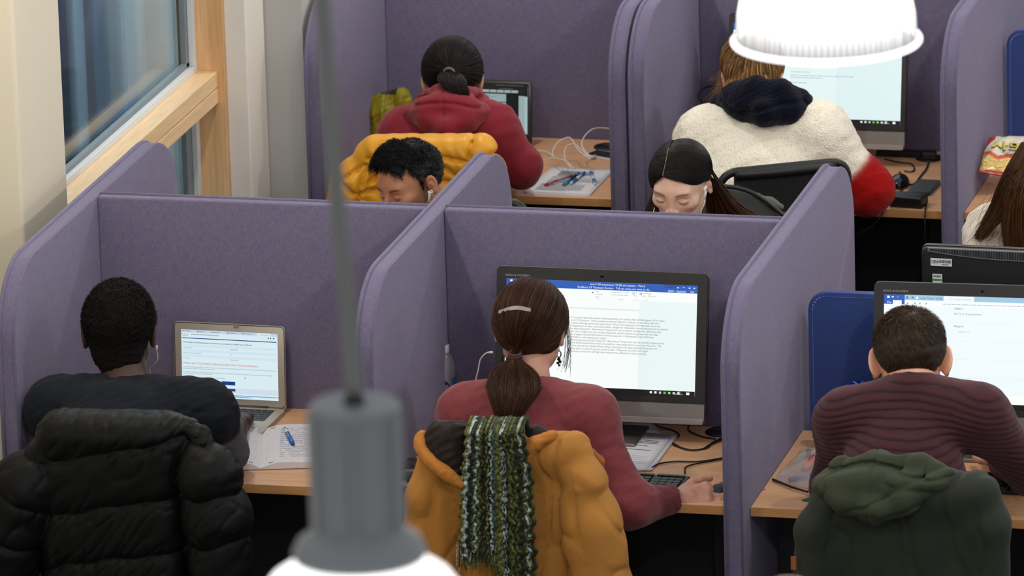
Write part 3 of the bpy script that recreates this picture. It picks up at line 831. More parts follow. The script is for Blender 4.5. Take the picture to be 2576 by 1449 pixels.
# ---------------------------------------------------------------- woman with the ponytail
_k = NT('knit_heather'); _a = _k.node('ShaderNodeVertexColor', layer_name='Col')
_k.color(_k.mix(_a.outputs['Color'], _k.ramp(_k.noise(420, 4, .8), [(.3, (.62, .60, .66)), (.5, (1, .95, 1)), (.72, (1.5, 1.55, 1.6))]), 1.0, 'MULTIPLY'))
_k.bump(_k.noise(1.0, 1, .5, _k.mapping((520, 520, 240))), .4, .0012); _k.set(Roughness=.95); _k.b.inputs['Sheen Weight'].default_value = .35; _k.b.inputs['Sheen Tint'].default_value = (.9, .6, .6, 1)
KNIT = _k.m
def long_hair(p, base, c, R, s, tie_w, n, rng, col, alt, back_r, lift=.0, front=.045, m=14, wild=.0, rad=.00075, altp=.35, name='hair'):
    """combed strands from the hairline to the tie"""
    tq = ((tie_w-c) @ R)/s; r0 = np.array(back_r); cc = V(0, -.012, .025)
    dt = unit((tq-cc)/1.0)[None]
    keep = hairline(front, -.01, -.055)
    d = dirs(rng, n, lambda d: (keep(scalp(d, r=back_r)) > 0) & (keep(scalp(d, r=back_r)) < .22))
    # favour roots near the front edge so the locks run the whole way
    d = unit(d+V(0, .35, .12)*rng.rand(n, 1)); d = d[keep(scalp(d, r=back_r)) > -.004]; n = len(d)
    t = np.linspace(0, 1, m); D = slerp(d, np.repeat(dt, n, 0), t)
    rr = 1/np.linalg.norm(D/r0, axis=-1, keepdims=True)
    w = np.sin(np.pi*t)[None, :, None]
    rr = rr*(1+w*lift*(.6+.8*rng.rand(n, 1, 1)))+rng.rand(n, 1, 1)*.003
    P = cc+D*rr
    P[:, -3:] = P[:, -3:]+(tq-P[:, -3:])*np.array([.12, .35, .8])[None, :, None]
    P += rng.randn(n, 1, 3)*.0012*(1-t[None, :, None]*.5)+wild*np.cumsum(rng.randn(n, m, 3), 1)*.0006
    W = to_world((P*s).reshape(-1, 3), c, R).reshape(P.shape)
    rd = rad*(1-.3*t)[None, :]*(.7+.6*rng.rand(n, 1))
    return strands(name, W, rd, jitter_col(col, n, .28, rng, alt, altp), p, base)
def tail(p, base, path, width, n, rng, col, alt, name='ponytail', rad=.0008, depth=.35, endspread=.02, altp=.3):
    """a lock: path points, half widths across x at each; strands fill an oval section"""
    Pth = np.array(smooth_path(path, 5)); M = len(Pth); wd = np.interp(np.linspace(0, 1, M), np.linspace(0, 1, len(width)), width)
    th = rng.rand(n)*2*PI; rr = np.sqrt(rng.rand(n))
    ox = (rr*np.cos(th))[:, None]; oy = (rr*np.sin(th))[:, None]*depth
    P = Pth[None]+np.stack([ox*wd[None], oy*wd[None], np.zeros((n, M))], -1)
    P += np.cumsum(rng.randn(n, M, 3), 1)*.0006
    k = 1-rng.rand(n)*.12
    t = np.linspace(0, 1, M)[None, :, None]
    P[:, -1] += rng.randn(n, 3)*endspread*.3
    idx = np.minimum((np.arange(M)[None]*k[:, None]), M-1); i0 = idx.astype(int); fr = (idx-i0)[..., None]; i1 = np.minimum(i0+1, M-1); ar = np.arange(n)[:, None]
    P = P[ar, i0]*(1-fr)+P[ar, i1]*fr
    return strands(name, P, rad*(1-.5*np.linspace(0, 1, M))[None], jitter_col(col, n, .3, rng, alt, altp), p, base)
def woman_ponytail():
    base = V(-.66, -.95, 0); p = person('person with long brown ponytail and maroon sweater, hand on the mouse', base)
    c = at(1336, 824, -.60); R = head_frame(.02, .22, .03); s = 1.10
    neck = at(1333, 975, -.70); sL = at(1172, 1040, -.73); sR = at(1484, 1048, -.73)
    eL = at(1110, 1215, -.72); eR = at(1588, 1272, -.80); wL = V(-.78, -.50, .785); wR = at(1702, 1256, -.665)
    hip = V(neck[0]+.01, -.98, .56); mid = V(neck[0], -.86, .84)
    kn = at(1768, 1232, -.63); fw = unit(kn-wR)
    hR = hand(wR, (.90, .36, .06), (-.3, .80, .60), (0, -.5, .85), .11, 1.02, .12); hL = hand(wL, (.4, 1, 0), (1, 0, 0), (0, 0, 1))
    ex = [(g, .04) for g, _ in torso_items(neck, sL, sR, mid, hip, (.13, .085))[:4]]+arm_items(sL, eL, wL, (.040, .034, .024))+arm_items(sR, eR, wR, (.040, .034, .024))+[(hL, .01), (hR, .01)]
    lo, hi = box_of([c-V(.12, .12, .1), c+V(.12, .14, .16), sL, sR, hip-V(.2, .15, .12), hip+V(.2, .15, 0), wL+V(0, .22, 0), wR+V(.22, .1, .0), eL, eR], .07)
    def veins(q, v, C):
        m = ((v[:, 0] > wR[0]-.03) & (v[:, 2] < wR[2]+.1))[:, None]
        n = wob(v, .012, 1)[:, None]; return np.where(m, C*(1+.10*n)*V(1.02, .95, .93), C)
    _, hf = body_mesh(p, base, head_field(.96, .95, .98), c, R, s, neck+V(0, .03, 0), ex, lo, hi, (206, 158, 134), .0032, neck_r=.047, paint=veins)
    rng = rs(2)
    tie = at(1296, 893, -.715)
    hr = (.086, .109, .095)
    hc = hair_cap(p, base, hf, c, R, s, hairline(.05, -.012, -.062), (36, 22, 16), .006, .004, 0, name='hair')
    h1 = long_hair(p, base, c, R, s, tie, 9000, rng, (50, 31, 22), (88, 50, 30), hr, .035, rad=.00055); h1.name = 'hair_strands'; h1.parent = hc
    h2 = tail(p, base, [tie, at(1294, 925, -.75), at(1293, 975, -.845), at(1284, 1020, -.885), at(1278, 1066, -.90)], [.012, .026, .066, .076, .058, .040, .026], 6000, rng, (50, 32, 22), (84, 50, 30), rad=.0006); h2.parent = hc
    # loose wisps by the right ear
    n = 26; A = at(1405, 745, -.60); B = at(1434, 850, -.56); C_ = at(1416, 925, -.55)
    t = np.linspace(0, 1, 12)[None, :, None]; P = (1-t)**2*(A+rng.randn(n, 1, 3)*.006)+2*t*(1-t)*(B+V(.012, 0, 0)+rng.randn(n, 1, 3)*.008)+t*t*(C_+rng.randn(n, 1, 3)*.008)
    w = strands('hair_wisps', P, .00038, jitter_col((60, 38, 28), n, .3, rng), p, base); w.parent = hc
    t0 = tie-base
    for k in range(3):
        rg = [t0+V(math.cos(a)*.0155, math.sin(a)*.013-.002, .006-k*.006+.004*math.sin(a)) for a in np.linspace(0, 2*PI, 24)[:-1]]
        tt = obj('hair_tie', tube(rg, .0042, 8, closed=True), simple('hair_tie', (72, 48, 44), .8), p, True); tt.parent = hc
    # sweater
    it = torso_items(neck, sL, sR, mid, hip, (.140, .088), .012, (.13, .10), .036)
    it += [(cap(sL, eL, .055, .052), .05), (cap(sR, eR, .056, .056), .05), (cap(eR, wR*.85+eR*.15, .056, .040), .04), (cap(eL, wL, .052, .036), .03)]
    cut = [(cap(neck+V(0, .045, -.005), neck+V(0, .08, .20), .072, .085), .006), (cap(wR+V(.004, 0, 0), wR+V(.2, .02, 0), .036, .036), .003)]
    lo, hi = box_of([sL, sR, eL, eR, wL, wR, hip, neck], .13)
    ar = unit(wR-eR)
    def disp(P):
        t = (P-eR) @ ar; L = np.linalg.norm(wR-eR)*.88
        rib = np.exp(-((t-L+.01)/.022)**2)*(P[:, 0] > eR[0])
        q = (P-eR)-t[:, None]*ar; a = np.arctan2(q[:, 2], q[:, 1])
        return -.0012*rib*np.sin(a*42)-.0035*np.exp(-((P[:, 0]-(sR[0]+.004+(sR[2]-P[:, 2])*.12))/.003)**2)*((P[:, 2] < sR[2]+.06) & (P[:, 2] > sR[2]-.2))*-.6 + .004*np.sin(P[:, 2]*70+P[:, 0]*60)*np.exp(-(((P-eR)/.07)**2).sum(1))
    cloth('sweater', p, base, it, lo, hi, .0042, KNIT, (120, 50, 55), .0028, .07, 2, disp=disp, cut=cut)
    legs(base, hip, 1, TROUS, p)
    # hair clip
    hr2 = V(.089, .115, .099); a, b, m_ = [onhead(u, v, c, R, s, hr2, .006) for u, v in ((1259, 786), (1334, 781), (1297, 776))]
    L = smooth_path([a, m_, b], 8); bm = bmesh.new(); base2 = m_
    for k in range(len(L)-1):
        w = .0042+.001*math.sin(k/len(L)*PI)
        q = [Vector(L[k]-base2+V(0, 0, w)), Vector(L[k]-base2-V(0, 0, w)), Vector(L[k+1]-base2-V(0, 0, w)), Vector(L[k+1]-base2+V(0, 0, w))]
        f4 = [bm.verts.new(x) for x in q]; g4 = [bm.verts.new(x+Vector((0, .002, 0))) for x in q]
        bm.faces.new(f4); bm.faces.new(g4[::-1])
        for i in range(4): bm.faces.new((f4[i], g4[i], g4[(i+1) % 4], f4[(i+1) % 4]))
    o = obj('hair_clip', bm, simple('clip_pearl', (224, 216, 206), .22, metal=.35), None, False, loc=base2); tag(o, 'pearly flat hair clip on the long-haired woman\'s brown hair', 'hair clip')
    BR = simple('dark_bronze', (44, 36, 28), .35, metal=.7)
    for lab, (u, v) in (('dark dangling earring by the woman\'s left ear, over the hair', (1268, 893)), ('dark dangling earring by the woman\'s right ear, against the screen', (1405, 880))):
        q = at(u, v, -.60); e = empty('earring', q, 0, lab, 'earring', None)
        obj('hook', tube(smooth_path([(0, 0, .015), (.002, 0, .004), (0, 0, -.004)], 5), .0009, 6), BR, e)
        obj('ring', tube([(.0062*math.cos(a), .001, -.012+.009*math.sin(a)) for a in np.linspace(0, 2*PI, 20)[:-1]], .0017, 6, closed=True), BR, e, True)
        bm = bmesh.new()
        for k, (x, z, r) in enumerate(((0, -.026, .005), (.003, -.033, .0045), (-.003, -.037, .004), (.001, -.043, .0035))): bmesh.ops.create_icosphere(bm, subdivisions=2, radius=r, matrix=Matrix.Translation((x, 0, z)))
        obj('beads', bm, BR, e, True)

# ---------------------------------------------------------------- man in the maroon jumper
def short_hair(p, base, c, R, s, n, rng, col, alt, r, whorl, L=(.020, .032), keep=None, rise=.35, rad=.0007, name='hair_strands', twist=.5, lift=0, curl=.0, altp=.2, parent=None):
    d = dirs(rng, n, lambda d: keep(scalp(d, r=r)) > -.002)
    P0 = scalp(d, r=np.array(r)-.006)
    w = unit(np.array(whorl, float))
    t = unit(d*(d @ w)[:, None]-w)        # away from the whorl, in the tangent plane
    t = unit(t+np.cross(d, t)*twist+rng.randn(n, 3)*.22); t = unit(t-d*(t*d).sum(1, keepdims=True))
    Ls = (L[0]+(L[1]-L[0])*rng.rand(n, 1)); z = np.clip((P0[:, 2:3]+.02)/.10, .25, 1.0); Ls = Ls*z
    m = 6; tt = np.linspace(0, 1, m)[None, :, None]
    up = d[:, None]*rise*(1-.5*tt)*tt; P = P0[:, None]+Ls[:, None]*(t[:, None]*tt*.9+up)
    P = cc_push(P, np.array(r)-.003)
    if curl: P += curl*np.sin(tt*7+rng.rand(n, 1, 1)*6)*unit(rng.randn(n, 1, 3))*tt
    return strands(name, to_world((P*s).reshape(-1, 3), c, R).reshape(P.shape), rad*(1-.6*tt[..., 0]), jitter_col(col, n, .28, rng, alt, altp), parent or p, base)
def cc_push(P, r):
    cc = V(0, -.012, .025); q = P-cc; k = np.linalg.norm(q/r, axis=-1, keepdims=True); return cc+q*np.maximum(1, 1/np.maximum(k, 1e-6))
def man_maroon():
    base = V(.42, -.95, 0); p = person('person with short brown hair in a ribbed maroon jumper, head bowed', base)
    c = at(2290, 905, -.58); R = head_frame(.20, .50, -.02); s = 1.13
    neck = at(2296, 985, -.69); sL = at(2128, 1062, -.72); sR = at(2462, 1052, -.72)
    eL = at(2098, 1225, -.66); eR = at(2600, 1190, -.66); wL = V(.36, -.38, .785); wR = V(.62, -.35, .785)
    hip = V(neck[0]-.02, -.97, .56); mid = V(neck[0], -.86, .84)
    ex = [(g, .04) for g, _ in torso_items(neck, sL, sR, mid, hip, (.15, .09))[:4]]+arm_items(sL, eL, wL)+arm_items(sR, eR, wR)+[(hand(wL, (.2, 1, 0), (1, 0, 0), (0, 0, 1)), .01), (hand(wR, (-.3, 1, 0), (-1, 0, 0), (0, 0, 1)), .01)]
    lo, hi = box_of([c-V(.12, .14, .12), c+V(.12, .16, .16), sL, sR, hip-V(.2, .15, .12), hip+V(.2, .15, 0), wL+V(0, .22, 0), wR+V(0, .22, 0), eL, eR], .07)
    _, hf = body_mesh(p, base, head_field(1.0, 1.18, 1.0, .75), c, R, s, neck+V(0, .01, -.01), ex, lo, hi, (222, 168, 138), .0034, neck_r=.060)
    rng = rs(3); keep = hairline(.06, .008, -.10)
    hc = hair_cap(p, base, hf, c, R, s, keep, (40, 30, 22), .009, .0035, .001, 1)
    short_hair(p, base, c, R, s, 15000, rng, (50, 38, 28), (98, 72, 46), (.087, .108, .098), (.1, -.62, .75), (.018, .034), keep, .38, .00065, altp=.22, parent=hc)
    it = torso_items(neck, sL, sR, mid, hip, (.158, .098), .018, (.15, .105), .048)
    it += [(cap(sL, eL, .060, .056), .05), (cap(sR, eR, .062, .058), .05), (cap(eL, wL, .056, .038), .03), (cap(eR, wR, .056, .038), .03)]
    cut = [(cap(neck+V(0, .035, -.01), neck+V(0, .09, .20), .070, .085), .006)]
    lo, hi = box_of([sL, sR, eL, eR, wL, wR, hip, neck], .13)
    def disp(P):
        x = (P[:, 0]-neck[0]); ph = (P[:, 2]+.38*x*x*1.6-.25*P[:, 1]+.004*wob(P, .12))*2*PI/.0148
        return -.0036*np.abs(np.sin(ph/2))**.6
    def col(v):
        x = (v[:, 0]-neck[0]); ph = (v[:, 2]+.38*x*x*1.6-.25*v[:, 1]+.004*wob(v, .12))*2*PI/.0148
        k = (.30+.75*np.abs(np.sin(ph/2))**.8)[:, None]; return LC(58, 20, 29)*k
    cloth('jumper', p, base, it, lo, hi, .0028, attr_mat('knit_maroon', .95, ((900, .5, .001),), sheen=.3, noise=(500, .25), sheen_tint=(.8, .5, .5)).m, col, .002, .08, 0, disp=disp, cut=cut)
    legs(base, hip, 1, DENIM, p)

# ---------------------------------------------------------------- red hoodie
def woman_hoodie():
    base = V(-1.62, 1.98, 0); p = person('person with short black ponytail in a red hoodie at the dark laptop', base)
    c = at(1139, 198, 2.25); R = head_frame(.20, .28, 0); s = 1.05
    neck = at(1128, 285, 2.13); sL = at(1022, 342, 2.10); sR = at(1236, 330, 2.10)
    eL = at(985, 430, 2.15); eR = at(1312, 418, 2.12); wL = V(-1.72, 2.50, .785); wR = V(-1.48, 2.52, .785)
    hip = V(neck[0]-.02, 1.93, .56); mid = V(neck[0], 2.0, .84)
    ex = [(g, .04) for g, _ in torso_items(neck, sL, sR, mid, hip, (.12, .085))[:4]]+arm_items(sL, eL, wL, (.038, .032, .024))+arm_items(sR, eR, wR, (.038, .032, .024))+[(hand(wL, (.2, 1, 0), (1, 0, 0), (0, 0, 1)), .01), (hand(wR, (-.3, 1, 0), (-1, 0, 0), (0, 0, 1)), .01)]
    lo, hi = box_of([c-V(.12, .14, .12), c+V(.12, .16, .16), sL, sR, hip-V(.2, .15, .12), hip+V(.2, .15, 0), wL+V(0, .22, 0), wR+V(0, .22, 0), eL, eR], .07)
    _, hf = body_mesh(p, base, head_field(.98, 1.05, .95, .5), c, R, s, neck+V(0, .02, -.01), ex, lo, hi, (214, 164, 134), .0042, neck_r=.045)
    rng = rs(4); tie = at(1131, 181, 2.125); hr = (.088, .109, .097)
    hc = hair_cap(p, base, hf, c, R, s, hairline(.05, -.012, -.060), (14, 12, 12), .009, .004)
    h = long_hair(p, base, c, R, s, tie, 3600, rng, (20, 17, 17), (46, 34, 32), hr, .02); h.name = 'hair_strands'; h.parent = hc
    h = tail(p, base, [tie, at(1133, 190, 2.07), at(1142, 212, 2.03), at(1156, 235, 2.02), at(1160, 252, 2.02)], [.012, .034, .045, .036, .026, .016], 1700, rng, (22, 18, 18), (50, 38, 34), endspread=.03); h.parent = hc
    tt = obj('hair_tie', tube([tie-base+V(math.cos(a)*.016, -.006, math.sin(a)*.013) for a in np.linspace(0, 2*PI, 20)[:-1]], .004, 8, closed=True), simple('hair_tie_grey', (110, 95, 90), .6), hc, True)
    it = torso_items(neck, sL, sR, mid, hip, (.14, .095), .022, (.145, .11), .04)
    it += [(cap(sL, eL, .060, .060), .05), (cap(sR, eR, .062, .064), .05), (cap(eL, wL, .058, .040), .03), (cap(eR, wR, .062, .040), .03)]
    lo, hi = box_of([sL, sR, eL, eR, wL, wR, hip, neck], .14)
    RED = (122, 18, 36)
    sw = cloth('hoodie', p, base, it, lo, hi, .0055, attr_mat('fleece_red', .9, ((800, .3, .0008), (40, .3, .006)), sheen=.3, sheen_tint=(1, .5, .5)).m, RED, .005, .09, 1, cut=[(cap(neck+V(0, .04, -.0), neck+V(0, .08, .2), .062, .09), .008)])
    # the hood lying on the shoulders
    def Hh(u, v, Y): return at(u, v, Y)
    rim = [Hh(1215, 252, 2.20), Hh(1190, 238, 2.12), Hh(1160, 236, 2.06), Hh(1120, 226, 2.06), Hh(1082, 240, 2.10), Hh(1052, 262, 2.18)]
    hood = [(chain(smooth_path(rim, 2), [.020]*13, .02), 0),
            (chain([Hh(1040, 286, 2.06), Hh(1080, 302, 1.985), Hh(1124, 322, 1.945), Hh(1172, 302, 1.985), Hh(1216, 280, 2.06)], [.030, .032, .026, .032, .030], .03), .03),
            (ell(Hh(1126, 272, 2.015), (.105, .050, .050)), .03),
            (cap(Hh(1066, 262, 2.14), Hh(1046, 285, 2.10), .028, .030), .02), (cap(Hh(1200, 255, 2.14), Hh(1218, 275, 2.10), .028, .030), .02)]
    lo, hi = box_of(rim+[Hh(1124, 345, 1.92), Hh(1020, 290, 2.1), Hh(1235, 280, 2.1)], .06)
    sx = Hh(1122, 300, 2.0)[0]
    def dh(P):
        d = .0045*np.exp(-((P[:, 0]-sx-.01*np.sin(P[:, 2]*20))/.003)**2)*(P[:, 1] < 2.03)
        a, b = Hh(1062, 262, 2.05), Hh(1118, 240, 2.0)
        return d+.003*wob(P*V(1, 1, 1.5), .06, 1)+.006*np.exp(-((P[:, 2]-(Hh(1124, 248, 2.03)[2]-.9*(P[:, 0]-sx)**2*2))/.005)**2)
    hd = cloth('hood', sw, base, hood, lo, hi, .0045, MATS['fleece_red'], RED, 0, .05, 0, disp=dh)
    lb = Hh(1128, 241, 2.03)-base
    tg = obj('neck_label', box(lb[0]-.022, lb[0]+.012, lb[1]-.006, lb[1]-.004, lb[2]-.006, lb[2]+.006), simple('label_red', (176, 26, 26), .7), sw)
    tg = obj('neck_label', box(lb[0]-.017, lb[0]+.006, lb[1]-.0075, lb[1]-.006, lb[2]-.006, lb[2]-.001), simple('label_grey', (170, 160, 170), .7), sw)
    legs(base, hip, 1, TROUS, p)

# ---------------------------------------------------------------- white fleece
_k = NT('sherpa'); _a = _k.node('ShaderNodeVertexColor', layer_name='Col')
_v = _k.node('ShaderNodeTexVoronoi', i_Scale=190); _k.link(_k.tc.outputs['Object'], _v.inputs['Vector'])
_k.color(_k.mix(_a.outputs['Color'], _k.ramp(_v.outputs['Distance'], [(.0, (1.05, 1.05, 1.05)), (.5, (1, 1, .99)), (.85, (.86, .85, .82))]), 1.0, 'MULTIPLY'))
_n1 = _k.bump(_v.outputs['Distance'], .55, -.0035); _k.bump(_k.noise(700, 2), .5, .001, _n1); _k.set(Roughness=1.0); _k.b.inputs['Specular IOR Level'].default_value = .1; _k.b.inputs['Sheen Weight'].default_value = .08
SHERPA = _k.m
def woman_fleece():
    base = V(-.60, 1.98, 0); p = person('person in a white fleece jacket with navy hood and red sleeves', base)
    c = at(1893, 185, 2.32); R = head_frame(.15, .35, 0); s = 1.06
    neck = at(1905, 292, 2.15); sL = at(1772, 352, 2.10); sR = at(2056, 340, 2.10)
    eL = at(1745, 470, 2.12); eR = at(2183, 474, 2.13); wL = V(-.72, 2.50, .785); wR = V(-.36, 2.53, .785)
    hip = V(neck[0]-.0, 1.90, .56); mid = V(neck[0]+.01, 1.98, .84)
    ex = [(g, .04) for g, _ in torso_items(neck, sL, sR, mid, hip, (.12, .085))[:4]]+arm_items(sL, eL, wL, (.038, .032, .024))+arm_items(sR, eR, wR, (.038, .032, .024))+[(hand(wL, (.2, 1, 0), (1, 0, 0), (0, 0, 1)), .01), (hand(wR, (-.1, 1, 0), (-1, 0, 0), (0, 0, 1)), .01)]
    lo, hi = box_of([c-V(.12, .14, .12), c+V(.12, .16, .16), sL, sR, hip-V(.2, .15, .12), hip+V(.2, .15, 0), wL+V(0, .22, 0), wR+V(0, .22, 0), eL, eR], .07)
    _, hf = body_mesh(p, base, head_field(.96, 1.0, .95, .4), c, R, s, neck+V(0, .03, -.01), ex, lo, hi, (226, 170, 142), .0042, neck_r=.045)
    rng = rs(5); tie = at(1900, 95, 2.27); hr = (.088, .110, .097)
    hc = hair_cap(p, base, hf, c, R, s, hairline(.05, -.012, -.062), (92, 66, 44), .008, .004)
    h = long_hair(p, base, c, R, s, tie, 4200, rng, (128, 94, 60), (186, 146, 98), hr, .03, wild=1.2, rad=.0008); h.name = 'hair_strands'; h.parent = hc
    # nape hair combed up, and flyaways
    n = 700; a = rng.rand(n)*2.6-1.3; A = np.stack([np.sin(a)*.080, -.012-np.cos(a)*.095, -.055+rng.rand(n)*.03], 1); tq = ((tie-c) @ R)/s
    t = np.linspace(0, 1, 12)[None, :, None]; mid_ = (A+tq)/2+V(0, -.035, 0)*(.6+rng.rand(n, 1)); P = (1-t)**2*A[:, None]+2*t*(1-t)*mid_[:, None]+t*t*tq
    h = strands('hair_locks', to_world((P*s).reshape(-1, 3), c, R).reshape(P.shape), .0012, jitter_col((138, 102, 66), n, .3, rng, (196, 154, 104), .35), hc, base)
    n = 90; A = to_world(np.stack([-.07-.02*rng.rand(n), -.05+.08*rng.rand(n), -.06+.10*rng.rand(n)], 1)*s, c, R); t = np.linspace(0, 1, 8)[None, :, None]
    P = A[:, None]+t*V(-.02, -.02, -.045)*(.4+rng.rand(n, 1, 1))+t*t*rng.randn(n, 1, 3)*.016
    strands('hair_wisps', P, .0004, jitter_col((150, 112, 76), n, .2, rng), hc, base)
    tail(hc, base, [tie, tie+V(0, -.03, .035), tie+V(.01, -.06, .03), tie+V(.0, -.07, -.02)], [.015, .03, .035, .02], 700, rng, (134, 98, 62), (190, 148, 98))
    WHT, RED = (250, 242, 224), (160, 18, 16)
    it = torso_items(neck, sL, sR, mid, hip, (.168, .105), .034, (.16, .12), .05)
    it += [(cap(sL, eL, .074, .074), .06), (cap(sR, eR, .076, .076), .06), (cap(eL, wL, .070, .050), .04), (cap(eR, wR, .074, .050), .04)]
    lo, hi = box_of([sL, sR, eL, eR, wL, wR, hip, neck], .16)
    ax = [(sL, unit(eL-sL), np.linalg.norm(eL-sL)), (sR, unit(eR-sR), np.linalg.norm(eR-sR))]
    def col(v):
        C = np.tile(LC(*WHT), (len(v), 1))
        for (a, d, L), sx in zip(ax, (-1, 1)):
            t = (v-a) @ d; q = (v[:, 0]-neck[0])*sx
            m = 1/(1+np.exp(-(t-L*(.66 if sx > 0 else 1.05))/.004))*(q > .12)
            C = C*(1-m[:, None])+LC(*RED)*m[:, None]
        return C
    ft = cloth('fleece_jacket', p, base, it, lo, hi, .0055, SHERPA, col, .005, .10, 2, disp=lambda P: .0012*wob(P, .012, 1)-.004*np.exp(-((P[:, 0]-sR[0]-.01)/.004)**2)*0, cut=[(cap(neck+V(0, .05, 0), neck+V(0, .09, .2), .07, .1), .008)])
    q = lambda u, v, Y: at(u, v, Y)
    hood = [(chain([q(1812, 262, 2.14), q(1850, 240, 2.08), q(1900, 228, 2.05), q(1960, 235, 2.05), q(2010, 256, 2.09), q(2034, 270, 2.13)], [.026, .036, .040, .040, .036, .026], .03), 0),
            (chain([q(1812, 262, 2.12), q(1870, 268, 2.03), q(1925, 282, 1.99), q(1985, 276, 2.03), q(2034, 270, 2.12)], [.022, .034, .038, .034, .024], .03), .025),
            (ell(q(1922, 262, 2.04), (.12, .05, .05)), .03)]
    lo, hi = box_of([q(1812, 262, 2.14), q(2034, 270, 2.13), q(1900, 215, 2.05), q(1925, 300, 1.97)], .08)
    def dh(P):
        x = P[:, 0]-q(1922, 270, 2)[0]; zc = q(1922, 268, 2.0)[2]-.10*x+.02*np.sin(x*18)
        return .008*np.exp(-((P[:, 2]-zc)/.007)**2)*(P[:, 1] < 2.06)+.003*wob(P, .05, 1)+.0015*wob(P, .012, 2)
    cloth('hood', ft, base, hood, lo, hi, .0045, SHERPA, (9, 12, 28), 0, .05, 0, disp=dh)
    legs(base, hip, 1, TROUS, p)

# ---------------------------------------------------------------- man looking down behind the screen
def man_facing():
    base = V(-1.33, 1.15, 0); p = person('person with black hair, earbud and eyes cast down behind the lilac screen', base)
    c = at(1032, 456, .86); R = head_frame(-.62, .30, .0, -1) @ rot(0, .10, 0); s = 1.0
    neck = at(1048, 560, .98); sL = at(1200, 640, 1.0); sR = at(905, 585, .96)
    eL = at(1230, 760, .85); eR = at(890, 720, .82); wL = V(-1.15, .50, .785); wR = V(-1.42, .48, .785)
    hip = V(-1.33, 1.25, .56); mid = V(-1.33, 1.12, .84)
    ex = [(g, .04) for g, _ in torso_items(neck, sR, sL, mid, hip, (.15, .09))[:4]]+arm_items(sL, eL, wL)+arm_items(sR, eR, wR)+[(hand(wL, (-.2, -1, 0), (-1, 0, 0), (0, 0, 1)), .01), (hand(wR, (.2, -1, 0), (1, 0, 0), (0, 0, 1)), .01)]
    lo, hi = box_of([c-V(.12, .16, .14), c+V(.12, .14, .16), sL, sR, hip-V(.2, .15, .12), hip+V(.2, .15, 0), wL-V(0, .22, 0), wR-V(0, .22, 0), eL, eR], .07)
    def stubble(q, v, C):
        m = np.clip((-q[:, 2]-.03)/.03, 0, 1)*(q[:, 1] > -.01); t = np.exp(-((q[:, 1]-.012)/.014)**2)*np.clip((.03-q[:, 2])/.03, 0, 1)*(np.abs(q[:, 0]) > .05)*(q[:, 2] > -.05)
        m = np.clip(m*.45+t*.6, 0, 1)[:, None]; return C*(1-m)+LC(60, 42, 34)*m
    _, hf = body_mesh(p, base, head_field(1.0, .92, 1.08, .15), c, R, s, neck, ex, lo, hi, (186, 130, 98), .0024, brow=(26, 20, 18), paint=stubble)
    rng = rs(6)
    def keep(q):
        y, z = q[:, 1], q[:, 2]
        line = np.interp(y, [-.12, -.06, -.035, -.028, .005, .014, .022, .035, .06, .085, .12], [-.08, -.06, -.02, .026, .026, -.02, .040, .068, .080, .088, .09])
        return z-line
    hc = hair_cap(p, base, hf, c, R, s, keep, (14, 13, 13), .007, .0028, .003, 2, None, (.077, .096, .086), .03)
    short_hair(p, base, c, R, s, 9000, rng, (18, 16, 16), (48, 46, 48), (.086, .106, .090), (-.2, -.75, .6), (.018, .030), keep, .5, .0009, twist=.3, curl=.004, altp=.15, parent=hc)
    # swept fringe
    n = 6500; x = rng.rand(n)*.12-.060; y0 = -.02+.082*rng.rand(n); A = np.stack([x, y0, .022+.088*np.sqrt(np.clip(1-(x/.086)**2-((y0+.012)/.106)**2, .05, 1))+.003*rng.randn(n)], 1)
    t = np.linspace(0, 1, 10)[None, :, None]
    side = V(.004, .017, .004); A2 = A[:, None]+t*side*(.4+.8*rng.rand(n, 1, 1))+np.sin(t*PI*.75)*V(0, .003, .019)*(.6+.8*rng.rand(n, 1, 1))+t*t*V(.003, .006, -.006)+.0012*np.sin(t*9+rng.rand(n, 1, 1)*6)
    strands('fringe', to_world((A2*s).reshape(-1, 3), c, R).reshape(A2.shape), .0006*(1-.5*t[..., 0]), jitter_col((16, 15, 16), n, .3, rng, (52, 50, 54), .15), hc, base)
    it = torso_items(neck, sR, sL, mid, hip, (.155, .095), .016)
    it += [(cap(sL, eL, .062, .056), .05), (cap(sR, eR, .066, .058), .05), (cap(eL, wL, .054, .036), .03), (cap(eR, wR, .054, .036), .03)]
    lo, hi = box_of([sL, sR, eL, eR, wL, wR, hip, neck], .14)
    def col(v):
        k = np.clip(wob(v, .06, 2)*1.4+.3, 0, 1)[:, None]; return LC(238, 234, 206)*(1-k)+LC(140, 176, 200)*k
    cloth('tie_dye_top', p, base, it, lo, hi, .007, FABRIC, col, .004, .07, 1, cut=[(cap(neck, neck+V(0, -.05, .2), .07, .09), .008)])
    legs(base, hip, -1, DENIM, p)
    e0 = to_world(V(-.089, .004, -.012)*s, c, R)
    q1 = at(1081, 486, e0[1]-.012)
    e = empty('earbud', q1, 0, 'white wireless earbud in the black-haired man\'s ear', 'earbud')
    obj('stem', tube([(0, 0, 0), (-.0015, 0, -.012), (-.0035, .0, -.026)], .0032, 10), WHITE_PLASTIC, e, True)
    obj('bud', tube([(0, 0, .004), (-.001, .002, 0), (.004, .010, .002)], .006, 12), WHITE_PLASTIC, e, True)

